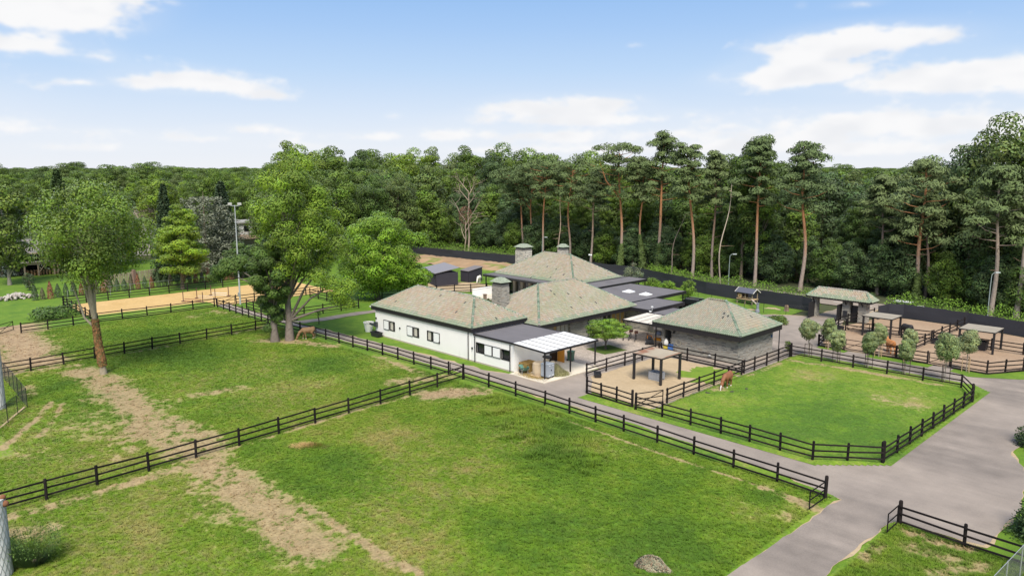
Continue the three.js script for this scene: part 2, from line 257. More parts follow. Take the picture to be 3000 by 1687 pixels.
const pavT = tex(1024, 1024, (i, j) => { const x = i / 1024 * 8, y = j / 1024 * 8, r = Math.floor(y * 8), bx = x * 4 + (r & 1) * .5, fx = bx - Math.floor(bx), fy = y * 8 - r, h = TB[((Math.floor(bx) % 32) * 37 + r * 101) & 65535], n = tile2((a, b) => fbm(a * .8, b * .8, 3), x, y, 8), gap = Math.min(fx, 1 - fx) < .035 || Math.min(fy, 1 - fy) < .07; const k = (.72 + .34 * h) * (.8 + .4 * n); const c = mix3([.40, .335, .28], [.46, .385, .315], h); return gap ? [.25, .21, .17] : c.map(q => q * k); });
const pavM = M({ map: rep(pavT, 8), roughness: .92 });
const concT = tex(512, 512, (i, j) => { const x = i / 512 * 6, y = j / 512 * 6; const n = tile2((a, b) => fbm(a * 1.1, b * 1.1, 5), x, y, 6); const k = .72 + .5 * n; return [.58 * k, .52 * k, .42 * k]; });
const concM = M({ map: rep(concT, 6), roughness: .9 });

// ---------- terrain ----------
{
  const g = new THREE.PlaneGeometry(7000, 7000, 8, 8); g.rotateX(-Math.PI / 2); g.translate(-600, -.12, -600); const p = g.attributes.position, u = g.attributes.uv; for (let i = 0; i < p.count; i++) u.setXY(i, p.getX(i), p.getZ(i));
  struct('ground', g, M({ map: rep(tex(512, 512, (i, j) => { const x = i / 512 * 20, y = j / 512 * 20, n = tile2((a, b) => fbm(a * .9, b * .9, 5), x, y, 20); return mix3([.030, .040, .012], [.075, .085, .030], n); }), 20), roughness: 1 }), 'dark woodland floor running out under the trees to the horizon');
  const lawn = (name, pts, y, label, m = grassM) => struct(name, sheet(pts, y), m, label);
  lawn('lawn', [[-139, 14], [-109.4, 14], [-109.4, 44.5], [-45, 46], [-45, 78], [-46, 102.4], [-71, 107.4], [-84, 111.8], [-111, 108.7], [-128, 106], [-141, 104.6], [-170, 80], [-175, 40], [-165, 20]], -.03, 'mown lawn round the buildings and the riding arena');
  lawn('meadow', [[-17.3, -8], [40, -8], [40, 110], [-10, 101], [-17, 104], [-20, 104.2], [-20, 80], [-18, 60], [-17.3, 44.0]], -.028, 'grass beside the drive at the right edge');
  turfSheet('pasture', 'worn green pasture with bare soil tracks below the white barn', -112, -17.05, -6, 46.6, 2048, 1136, 0, (s, t) => Math.min(-17.05 - s, (s < -52 ? 46.75 + (s + 52) * .037 : s > -33 ? 46.75 - (s + 33) * .125 : 46.75) - t, s + 112, t + 6));
  turfSheet('paddock_turf', 'patchy grass below the short black fence at bottom right', -13.75, -3, 24, 43.9, 512, 1024, .004, null, .5);
  turfSheet('field', 'bright green grazing field inside the eight-sided black fence', -41.6, -16.7, 48.5, 77.9, 1024, 1208, .03, (s, t) => Math.min(t - 48.55, -16.75 - s, 77.7 - t, s + 41.5, (-s - 16.75) + (t - 48.55) - 3.9 > 0 ? 9 : ((-s - 16.75) + (t - 48.55) - 3.9) * .7, s > -35 ? 9 : 50.4 - t, (-16.75 - s) + (77.7 - t) - 1.6), .3);
}
const ASPH = rough([[-108, 44.3], [-92, 44.55], [-78, 45.2], [-66, 45.9], [-52, 46.45], [-33, 46.3], [-22, 45.6], [-17.05, 44.5], [-17.1, 42.5], [-17.2, 36], [-17.5, 30], [-17.9, 12], [-14.6, 12], [-14, 35], [-13.85, 41], [-13.65, 43.7], [-9.2, 44.3], [-9.0, 51.7], [-9.9, 57], [-11.8, 61], [-11.4, 65], [-10.5, 75], [-10.5, 90], [-17, 88], [-18.2, 83], [-35, 82.7], [-38, 95], [-39.3, 99.6], [-38.9, 103], [-38.9, 110.2], [-43.2, 109.8], [-43.3, 99], [-47.5, 96.6], [-50.5, 93], [-51.6, 86], [-52, 78.5], [-46.9, 77.2], [-46.9, 68], [-46.4, 57.2], [-46.6, 49.4], [-51.3, 49.4], [-53.8, 48.75], [-66, 48.2], [-78, 47.4], [-92, 46.3], [-108, 45.9]], .16, .7, 4);
struct('verge_soil', sheet([[-110, 44.2], [-78, 45.3], [-52, 46.5], [-33, 46.4], [-18, 44.6], [-13, 44], [-13, 53], [-52, 50.1], [-110, 46.5]], -.022), grassM, 'grass edge on both sides of the asphalt path');
{ // crumbled sandy rim where turf meets asphalt
  let A = 0; ASPH.forEach((p, i) => { const q = ASPH[(i + 1) % ASPH.length]; A += p[0] * q[1] - q[0] * p[1]; }); const sg = Math.sign(A), n = ASPH.length;
  const rim = ASPH.map((p, i) => { const a = ASPH[(i + n - 2) % n], b = ASPH[(i + 2) % n], dx = b[0] - a[0], dy = b[1] - a[1], L = Math.hypot(dx, dy) || 1, o = .02 + .30 * sstep(.35, .8, vn(i * .45, 3.3)); return [p[0] + dy / L * o * sg, p[1] - dx / L * o * sg]; });
  struct('sandy_rim', sheet(rim, .007), sandTan, 'pale sandy rim along the asphalt edges');
}
struct('asphalt_drive', sheet(ASPH, .012), asphM, 'grey asphalt drive and path between the fences');
struct('footpath', sheet(rough([[-89.6, 46.6], [-87.4, 47.2], [-87.0, 50], [-87.3, 56], [-86.6, 62], [-83, 66], [-84, 67.6], [-88.3, 63], [-89.2, 56], [-88.9, 50]], .12, .6, 8), .016), asphM, 'narrow pale path curving across the lawn behind the white barn');
struct('road', sheet([[-200, 112.4], [-62, 109.9], [60, 108.4], [60, 115], [-62, 115.8], [-200, 118.4]], .006), asphM, 'public road beyond the boundary fence');
for (let i = 0; i < 16; i++) struct('road_marking', boxG(-70 + i * 4, -68.4 + i * 4, .011, .016, 112.35, 112.47), M({ color: [.72, .72, .70] }), 'white dash on the public road');
struct('sand_arena', sheet(rough(rect(-123.4, -107.2, 28.6, 64), .12, .8, 3), -.012), sandGold, 'golden sand riding arena');
struct('sand_paddock', sheet(rough([[-41.7, 50.5], [-35.25, 50.4], [-35.25, 66.1], [-45.1, 66.2], [-45.0, 54.4]], .12, .6, 5), .036), sandTan, 'tan sand paddock with a shelter in front of the stone outbuilding');
struct('paddock_sand', sheet(rough([[-35.1, 83], [-18.6, 83.1], [-10, 97], [-10, 103], [-20, 104.4], [-26.6, 106.1], [-34.3, 106.3], [-36.6, 104], [-37.2, 99], [-38, 95]], .14, .8, 6), .036), sandBrown, 'brown sand paddocks at the right by the boundary fence');
struct('grass_patch', sheet(rough([[-40.5, 61.5], [-37.5, 60.2], [-35.4, 60.5], [-35.4, 65.9], [-39.5, 65.8]], .9, .3, 17), .042), M({ map: rep(grassTile, 12), color: [1.5, 1.25, 2.6], roughness: 1 }), 'thin grass in the back corner of the sand paddock');
struct('courtyard', sheet([[-55.2, 57.6], [-46.55, 57.4], [-46.55, 66.9], [-46.9, 69], [-47, 75], [-55.2, 75]], .022), pavM, 'brick paved courtyard between the buildings');
struct('sand_yard', sheet(rough([[-108, 79], [-97, 76], [-89, 80], [-88.5, 84], [-97, 86.8], [-99, 86], [-103, 82]], .4, .8, 9), -.012), sandTan, 'pale sand yard by the dark sheds');
struct('terrace', sheet(rect(-88, -66.8, 69, 82), .02), concM, 'pale terrace behind the white barn');
{ // verge strips with the young trees
  const v = (p, l, seed) => { const o = struct('grass_verge', sheet(rough(p, .12, .5, seed), .03), grassM, l); };
  v([[-35.1, 81.9], [-31.9, 81.6], [-31.9, 82.75], [-35.2, 82.7]], 'short grass verge in front of the far paddock gate', 1);
  v([[-29.6, 81.4], [-23.4, 81.5], [-23.4, 82.9], [-29.6, 82.9]], 'grass verge between the drive and the far paddock fence', 2);
  v([[-21.5, 81.7], [-19.6, 80.6], [-15.4, 83.4], [-13, 88], [-16.3, 87], [-18.5, 82.9], [-21.5, 82.8]], 'grass verge bending round the corner of the far paddock', 3);
  struct('planting_bed', sheet(rough([[-52.7, 62.7], [-49.6, 62.2], [-49.1, 65.5], [-52.2, 66.2]], .06, .4, 4), .03), M({ map: rep(grassTile, 12), color: [.55, .5, .5], roughness: 1 }), 'square bed of low ground cover under the small courtyard tree');
  // bank of bare earth below the far boundary fence
  const N = 90, K = 9, P = [], I = [], Cc = [];
  for (let i = 0; i <= N; i++) for (let k = 0; k <= K; k++) { const s = -141 + i * 37 / N, f = k / K, t0 = 97.5 + (s < -112 ? (s + 112) * .12 : (s + 112) * .2), tt = lerp(t0, 105.4 + (s + 128) * .13, f), h = .75 * sstep(.0, .5, f + (fbm(s * .3, f * 3, 3) - .5) * .6) * sstep(.99, .8, f) * sstep(-103.5, -110, s) + fbm(s * .9, tt * .9, 3) * .4 - .25; P.push(s, h, -tt); const n = fbm(s * .35, tt * .5, 4); const c = mix3([.25, .155, .085], mix3([.40, .275, .16], G_MID, n > .58 ? .8 : 0), clamp(n * 1.7 - .3)); Cc.push(...c); if (i < N && k < K) { const a = i * (K + 1) + k; I.push(a, a + K + 1, a + K + 2, a, a + K + 2, a + 1); } }
  const g = new THREE.BufferGeometry(); g.setAttribute('position', new THREE.Float32BufferAttribute(P, 3)); g.setAttribute('color', new THREE.Float32BufferAttribute(Cc, 3)); g.setAttribute('uv', new THREE.Float32BufferAttribute(P.flatMap((q, i) => i % 3 === 0 ? [P[i], P[i + 2]] : []), 2)); g.setIndex(I); g.computeVertexNormals();
  struct('earth_bank', g, M({ vertexColors: true, roughness: 1, bumpMap: rep(sandBump, 6), bumpScale: .1 }), 'bank of bare brown earth below the far black fence');
}
struct('slab', new GB().box(-51.3, -46.6, -.05, .05, 49.5, 57.4).build(), concM, 'pale concrete slab under the white canopy');

// ---------- shared materials ----------
const woodT = tex(256, 512, (i, j) => { const x = i / 256 * 4, y = j / 512 * 4, n = tile2((a, b) => fbm(a * 6, b * .8, 4), x, y, 4), k = .55 + .9 * n; return [.022 * k, .0185 * k, .0185 * k]; });
const dull = (c) => new THREE.MeshPhysicalMaterial({ map: rep(woodT, 2), color: new THREE.Color().setRGB(...c), roughness: .9, specularIntensity: .25 }), blackWood = dull([.62, .62, .62]), blackWood2 = dull([1, .95, .92]);
const blackMetal = M({ color: [.017, .016, .018], roughness: .5 }), greyMetal = M({ color: [.42, .43, .44], roughness: .45, metalness: .5 }), white = M({ color: [.78, .78, .77], roughness: .6 }), dark = M({ color: [.012, .012, .014], roughness: .25 });
const plastBlack = M({ color: [.022, .023, .028], roughness: .5 }), plastGrey = M({ color: [.33, .36, .40], roughness: .55 }), wood = M({ color: [.36, .20, .095], roughness: .8 }), woodPale = M({ color: [.50, .37, .22], roughness: .8 });

// ---------- post and rail fences ----------
const postG = (() => { const b = new GB(); b.lathe(0, 0, 0, [[.088, -.1], [.088, 1.35], [.07, 1.4], [0, 1.41]], 8); return b.build(); })();
const bigPostG = (() => { const b = new GB(); b.lathe(0, 0, 0, [[.11, -.1], [.11, 1.48], [.085, 1.54], [0, 1.55]], 8); return b.build(); })();
const railG = new GB().cb(.5, 0, 0, 1, .105, .055).build(), boardG = new GB().cb(.5, 0, 0, 1, .16, .045).build();
const fr = rng(31);
// posts stand on the outline [s, t] points, about every `gap` metres; rails of each bay are pieces of their own
function fence(label, pts, gap = 3.2, o = {}) {
  const [s0, t0] = pts[0], g = thing('post_and_rail_fence', label, 'fence', s0, t0, 0, o.group ?? 'black post and rail fences'), P = [];
  for (let i = 0; i + 1 < pts.length; i++) { const a = pts[i], b = pts[i + 1], n = Math.max(1, Math.round(Math.hypot(b[0] - a[0], b[1] - a[1]) / gap)); for (let k = 0; k < n; k++) P.push([lerp(a[0], b[0], k / n), lerp(a[1], b[1], k / n)]); }
  P.push(pts[pts.length - 1]);
  const side = o.side ?? 1;
  P.forEach((p, i) => { const end = i === 0 || i === P.length - 1, m = mesh('post', end && o.bigEnds ? bigPostG : postG, fr() < .5 ? blackWood : blackWood2, g); m.position.set(p[0] - s0, 0, -(p[1] - t0)); m.rotation.set((fr() - .5) * .06, fr() * 6, (fr() - .5) * .06); m.scale.set(1, .97 + fr() * .06, 1); });
  for (let i = 0; i + 1 < P.length; i++) {
    const a = P[i], b = P[i + 1], L = Math.hypot(b[0] - a[0], b[1] - a[1]), ang = Math.atan2(b[1] - a[1], b[0] - a[0]);
    for (const [k, h] of (o.low ? [[0, 1.2], [0, .77], [0, .36], [1, .11]] : [[0, 1.2], [0, .77], [0, .36]])) {
      const m = mesh(k ? 'kick_board' : 'rail', k ? boardG : railG, fr() < .6 ? blackWood : blackWood2, g), y0 = h + (fr() - .5) * .08, y1 = h + (fr() - .5) * .08, off = side * .11;
      m.position.set(a[0] - s0 + Math.sin(ang) * off, y0, -(a[1] - t0 - Math.cos(ang) * off)); m.rotation.set(0, ang, Math.atan2(y1 - y0, L)); m.rotation.order = 'YZX'; m.scale.set(L, 1, 1);
    }
  }
  return g;
}
fence('long black fence along the left of the path, from arena to junction', [[-106, 43.75], [-97.5, 43.6], [-89.8, 43.5]], 2.05);
fence('long black fence beside the path below the white barn', [[-88, 43.6], [-79.5, 44.1], [-66, 44.75], [-55.2, 45.05]], 2.55);
fence('black fence along the large front pasture, ending in a tall post at the junction', [[-52.95, 45.05], [-42, 44.75], [-33.4, 44.4], [-17.6, 43.75]], 3.2, { bigEnds: true });
fence('black fence crossing the foreground from the path gate to the left edge', [[-52.9, 44.9], [-51.7, 31.6], [-51, 22], [-50.6, 12.5], [-50.3, 4], [-50.2, -3]], 3.25);
fence('black fence behind the leaning ivy-clad tree', [[-86.9, 43.2], [-87.1, 40.5], [-86.2, 28], [-85.1, 16.1], [-84.9, 8]], 3.05);
fence('black fence running left from the near left arena corner', [[-106.0, 28], [-105.6, 19.4]], 2.9);
fence('black fence on the near side of the sand arena', [[-106.8, 28.1], [-106.5, 37.4], [-106.9, 43.7]], 3.1, { low: true });
fence('black fence on the near side of the arena, right of the lamp mast', [[-107, 47], [-107, 58.4], [-107.6, 64]], 3);
fence('black fence closing the left end of the sand arena', [[-123.6, 28.3], [-107.0, 28]], 2.4);
fence('black fence on the far side of the sand arena', [[-123.8, 28.4], [-124, 43.5], [-123.9, 64]], 3, { side: -1 });
fence('black fence along the far side of the path by the big trees', [[-102.5, 46.5], [-91.7, 46.7]], 2.4);
fence('black fence along the little lawn paddock beside the curved path', [[-91.6, 46.7], [-91.5, 58.2]], 2.95);
fence('black fence at the back of the little lawn paddock', [[-105, 58], [-92.3, 57.9]], 2.5);
fence('black fence in front of the sand paddock, beside the path', [[-41.9, 50.1], [-36.6, 49.75]], 1.8, { low: true, bigEnds: true });
fence('black fence on the path side of the bright green field', [[-36, 49.4], [-28, 49.35], [-20.85, 49.25], [-17.3, 52.2]], 2.7, { bigEnds: true });
fence('black fence along the drive on the right of the bright green field', [[-17.3, 52.4], [-17.0, 71.9]], 2.45, { bigEnds: true });
fence('black fence at the back of the bright green field', [[-17.1, 72.3], [-18.9, 75.75], [-35.1, 75.8]], 3.2, { bigEnds: true });
fence('black fence dividing the sand paddock from the bright green field', [[-35.2, 75.6], [-35.2, 52.8]], 2.5);
fence('black fence between the sand paddock and the stone outbuilding', [[-35.35, 66.2], [-45.2, 66.4]], 3.3, { low: true });
fence('black fence between the sand paddock and the paved courtyard', [[-45.35, 66.2], [-45.3, 54.1]], 2.7);
fence('short black fence at the bottom right corner', [[-13.2, 43.4], [-9.9, 43.15], [-6.8, 43]], 3.1, { bigEnds: true });
fence('black fence on the near side of the far sand paddocks', [[-35.2, 82.7], [-32.4, 82.85]], 2.9, { low: true });
fence('black fence on the near side of the far paddocks, middle stretch', [[-30.2, 83.1], [-24, 83.1]], 3, { low: true });
fence('black fence round the near right corner of the far paddocks', [[-21.8, 82.95], [-18.6, 82.9], [-16.4, 86.8], [-13, 92]], 2.4, { low: true });
fence('black fence on the left side of the far paddocks', [[-35.2, 82.8], [-38.1, 95]], 2.3);
fence('black fence from the far paddock to the gatehouse', [[-38.1, 95.1], [-37.5, 99.4], [-37, 103.8]], 2.7);
fence('black fence dividing the far paddocks lengthwise', [[-36.4, 93.1], [-27, 94.2], [-12, 94.6]], 2.9);
fence('black fence dividing the far paddocks crosswise', [[-27.1, 83.3], [-26.7, 105.8]], 2.8);
fence('brown rail fence beyond the barn roof by the pale sand yard', [[-88.5, 84], [-92, 76.5], [-97, 66]], 3);

// timber gates: frame, bars, brace
function gate(label, s, t, turn, L, o = {}) {
  const g = thing('field_gate', label, 'gate', s, t, turn, 'black field gates'), bars = o.bars ?? 4;
  for (const x of [.05, L - .05]) mesh('stile', new GB().cb(x, .72, 0, .07, 1.12, .05).build(), blackWood, g);
  for (let i = 0; i < bars; i++) mesh('bar', new GB().cb(L / 2, .22 + i * 1.02 / (bars - 1), .004, L - .17, .07, .035).build(), blackWood, g);
  if (!o.plain) mesh('brace', new GB().bar([.1, .26, .035], [L - .1, 1.2, .035], .03, .06).build(), blackWood2, g); return g;
}
gate('black gate with a diagonal brace where two pasture fences meet by the barn', -55.0, 45.05, 0, 2.0, { bars: 3 });
gate('black gate beside the lamp mast at the arena', -106.9, 43.9, Math.PI / 2, 2.9, { bars: 3 });
gate('black braced gate at the left edge above the sandy patch', -106.4, 17.2, Math.PI / 2 + .75, 2.6, { bars: 3 });
gate('black braced gate between the sand paddock and the green field', -36.3, 49.8, Math.PI / 2 - .35, 2.8, { bars: 3 });
gate('small black gate stub at the end of the long front fence', -17.55, 43.6, -Math.PI / 2, 2.2, { bars: 3, plain: true });
gate('small black gate stub beside the bottom right fence', -13.3, 43.3, -Math.PI / 2, 1.6, { bars: 3, plain: true });
gate('black braced gate on the left in the far paddock fence', -32.3, 82.9, .03, 2.0, { bars: 3 });
gate('black braced gate on the right in the far paddock fence', -23.9, 83.1, -.05, 2.0, { bars: 3 });
gate('black braced gate beside the tub near the gatehouse', -36.2, 93.1, .1, 2.6, { bars: 3 });
gate('black gate between the path and the little lawn paddock', -90.0, 43.5, .06, 1.9, { bars: 3 });
gate('small black gate standing open on the far lawn', -111, 88.6, .2, 2.2, { bars: 4 });

// black screened boundary fence: posts and cloth bays
const clothT = tex(256, 256, (i, j) => { const x = i / 256 * 3, y = j / 256 * 3, n = tile2((a, b) => fbm(a * 1.2, b * 3, 4), x, y, 3), k = .6 + .8 * n; return [.022 * k, .023 * k, .031 * k]; });
const clothM = M({ map: rep(clothT, 3), roughness: .85, side: THREE.DoubleSide });
function screen(label, pts, h = 1.85) {
  const [s0, t0] = pts[0], g = thing('screen_fence', label, 'fence', s0, t0, 0, 'black screened boundary fence');
  for (let i = 0; i + 1 < pts.length; i++) {
    const a = pts[i], b = pts[i + 1], n = Math.max(1, Math.round(Math.hypot(b[0] - a[0], b[1] - a[1]) / 3));
    for (let k = 0; k < n; k++) {
      const p = [lerp(a[0], b[0], k / n) - s0, lerp(a[1], b[1], k / n) - t0], q = [lerp(a[0], b[0], (k + 1) / n) - s0, lerp(a[1], b[1], (k + 1) / n) - t0];
      mesh('post', new GB().cyl(p[0], -.05, -p[1], h + .08, .03, .03, 6).build(), blackMetal, g);
      const c = new GB(), N = 6, y1 = h + (fr() - .5) * .06, ux = (q[0] - p[0]), uz = -(q[1] - p[1]), L = Math.hypot(ux, uz), nx = -uz / L, nz = ux / L;
      const W = (f, y) => { const d = Math.sin(f * Math.PI) * .05 * Math.sin(y * 2 + k) + .035; return [p[0] + ux * f + nx * d, y, -p[1] + uz * f + nz * d]; };
      for (let m = 0; m < N; m++) for (let y = 0; y < 2; y++) { const A = lerp(.02, y1, y / 2), B = lerp(.02, y1, (y + 1) / 2), sag = .05 * Math.sin((m + .5) / N * Math.PI); c.quad(W(m / N, A), W((m + 1) / N, A), W((m + 1) / N, B - (y ? sag : 0)), W(m / N, B - (y ? sag : 0))); }
      mesh('screen_cloth', c.build(), clothM, g);
    }
  }
  return g;
}
screen('black screened fence above the bare earth bank', [[-150, 104], [-140.3, 105], [-128, 106.2], [-111.2, 109], [-97, 111.3], [-84, 112]], 1.9);
screen('black screened fence below the row of tall pines', [[-83.9, 112], [-71.7, 107.9], [-63.2, 104.8], [-46.5, 102.9], [-44.2, 101.8]], 2.0);
screen('black screened fence behind the far sand paddocks', [[-36.2, 103], [-35.9, 105.9], [-34.3, 106.8], [-26.6, 106.5], [-20.1, 104.8], [-8, 101.8]], 1.9);

// thin wire mesh fences
const wireM = M({ color: [.16, .17, .165], roughness: .6, metalness: .3 });
function wire(label, pts, gap, h = 1.2, o = {}) {
  const [s0, t0] = pts[0], g = thing('wire_fence', label, 'fence', s0, t0), P = [];
  for (let i = 0; i + 1 < pts.length; i++) { const a = pts[i], b = pts[i + 1], n = Math.max(1, Math.round(Math.hypot(b[0] - a[0], b[1] - a[1]) / gap)); for (let k = 0; k < n; k++) P.push([lerp(a[0], b[0], k / n) - s0, lerp(a[1], b[1], k / n) - t0]); } P.push(pts[pts.length - 1].map((q, i) => q - (i ? t0 : s0)));
  for (const p of P) mesh('post', new GB().cyl(p[0], -.05, -p[1], h, .03, .03, 6).build(), o.m ?? blackMetal, g);
  for (let i = 0; i + 1 < P.length; i++) { const a = P[i], b = P[i + 1]; mesh('top_rail', new GB().tube([[a[0], h - .03, -a[1]], [b[0], h - .03, -b[1]]], .018, 5).build(), o.m ?? blackMetal, g);
    const w = new GB(), L = Math.hypot(b[0] - a[0], b[1] - a[1]), st = o.cell ?? .2, R = .003 + (o.r ?? 0); // diagonal mesh
    for (let d = -h; d < L; d += st) for (const sg of [1, -1]) { let x0 = Math.max(0, d), y0 = x0 - d, x1 = Math.min(L, d + h), y1 = x1 - d; if (x1 - x0 < .02) continue; if (sg < 0) { y0 = h - y0; y1 = h - y1; } w.tube([[lerp(a[0], b[0], x0 / L), clamp(y0, .02, h - .03), -lerp(a[1], b[1], x0 / L)], [lerp(a[0], b[0], x1 / L), clamp(y1, .02, h - .03), -lerp(a[1], b[1], x1 / L)]], R, 3, false); }
    const m = mesh('wire_mesh', w.build(), o.wm ?? wireM, g); m.userData.kind = 'stuff'; }
  return g;
}
wire('thin wire fence in front of the coop at the back lawn', [[-64, 100], [-55.5, 97.5], [-49.2, 96.8], [-43.9, 99.3]], 2.7, 1.3, { cell: .3 });
wire('thin wire fence across the far lawn by the cube shed', [[-118, 84.5], [-108, 88.3], [-96, 90.3], [-90, 91]], 2.6, 1.2, { cell: .3 });
wire('wire fence behind the arena in front of the small conifers', [[-128, 30], [-128.5, 60]], 3, 1.5, { cell: .4, m: greyMetal });
wire('dark chain-link enclosure at the left edge', [[-85, 13.6], [-78.5, 13.4], [-72, 13.1], [-66.5, 10], [-61, 7]], 2.4, 1.75, { cell: .13, wm: M({ color: [.05, .05, .05], roughness: .6 }) });
wire('galvanised chain-link fence in the bottom right corner', [[-6.8, 47], [-7.05, 41.5], [-7.3, 37], [-7.9, 28]], 2.6, 1.9, { cell: .16, m: greyMetal, r: .002 });
tag(mesh('timber_edging', new GB().bar([-72, .09, -12.9], [-62.5, .09, -7.6], .16, .16).build(), woodPale), 'pale timber beam at the foot of the chain-link enclosure', 'beam');

// ---------- building materials ----------
const plasterT = tex(1024, 512, (i, j) => { const x = i / 1024 * 12, y = j / 512 * 6, n = tile2((a, b) => fbm(a * .6, b * .6, 4), x, y, 12), f = vn(x * 30, y * 30), st = tile2((a, b) => fbm(a * 3.1 + 5, b * .35, 3), x, y, 12); const k = .90 + .12 * n + .03 * f - .10 * sstep(.62, .85, st); return [.82 * k, .80 * k, .77 * k]; });
const plaster = M({ map: (() => { const t = plasterT.clone(); t.repeat.set(1 / 12, 1 / 6); t.needsUpdate = true; return t; })(), roughness: .9 });
const bitT = tex(512, 512, (i, j) => { const x = i / 512 * 8, y = j / 512 * 8, n = tile2((a, b) => fbm(a * .7, b * .7, 4), x, y, 8), f = tile2((a, b) => fbm(a * .3 + 3, b * 2.2, 3), x, y, 8), h = vn(x * 30, y * 30), seam = Math.abs((x % 1) - .5) < .012 ? .78 : 1; const k = (.62 + .5 * n + .25 * f + .15 * h) * seam; return [.125 * k, .115 * k, .119 * k]; });
const bitumen = M({ map: rep(bitT, 8), roughness: .85 });
const fasciaM = M({ color: [.014, .012, .014], roughness: .55 }), fasciaEdge = M({ color: [.16, .16, .175], roughness: .45 });
const greenCap = M({ map: rep(tex(256, 256, (i, j) => { const n = fbm(i / 24, j / 24, 4); return mix3([.16, .19, .135], [.30, .335, .255], clamp(n * 1.6 - .3)); }), 2), roughness: .9 });
const glass = M({ color: [.015, .018, .02], roughness: .08 });

// ---------- clay tile roofs ----------
const tileG = (() => { const b = new GB(), X = [-.108, -.085, -.03, .025, .05, .108], Y = [.0, .085, .118, .085, .004, .0], L = .40, lift = .05; // local x across, z down the slope, y out
  for (let i = 0; i < 5; i++) { b.quad([X[i], Y[i] + lift, L / 2], [X[i + 1], Y[i + 1] + lift, L / 2], [X[i + 1], Y[i + 1], -L / 2], [X[i], Y[i], -L / 2]); b.quad([X[i], Y[i] - .01, L / 2], [X[i + 1], Y[i + 1] - .01, L / 2], [X[i + 1], Y[i + 1] + lift, L / 2], [X[i], Y[i] + lift, L / 2]); } return b.build(); })();
const capG = (() => { const b = new GB(); const n = 6; for (let i = 0; i < n; i++) { const a0 = Math.PI * i / n, a1 = Math.PI * (i + 1) / n, p = (a, z, r) => [Math.cos(a) * r, Math.sin(a) * r * .85, z]; b.quad(p(a0, .17, .165), p(a0, -.18, .115), p(a1, -.18, .115), p(a1, .17, .165)); b.tri(p(a0, .17, .165), p(a1, .17, .165), [0, 0, .17]); } return b.build(); })();
const tileM = M({ roughness: .8, color: [1, 1, 1] }), underM = M({ color: [.05, .045, .04], roughness: .95 });
const tr = rng(99);
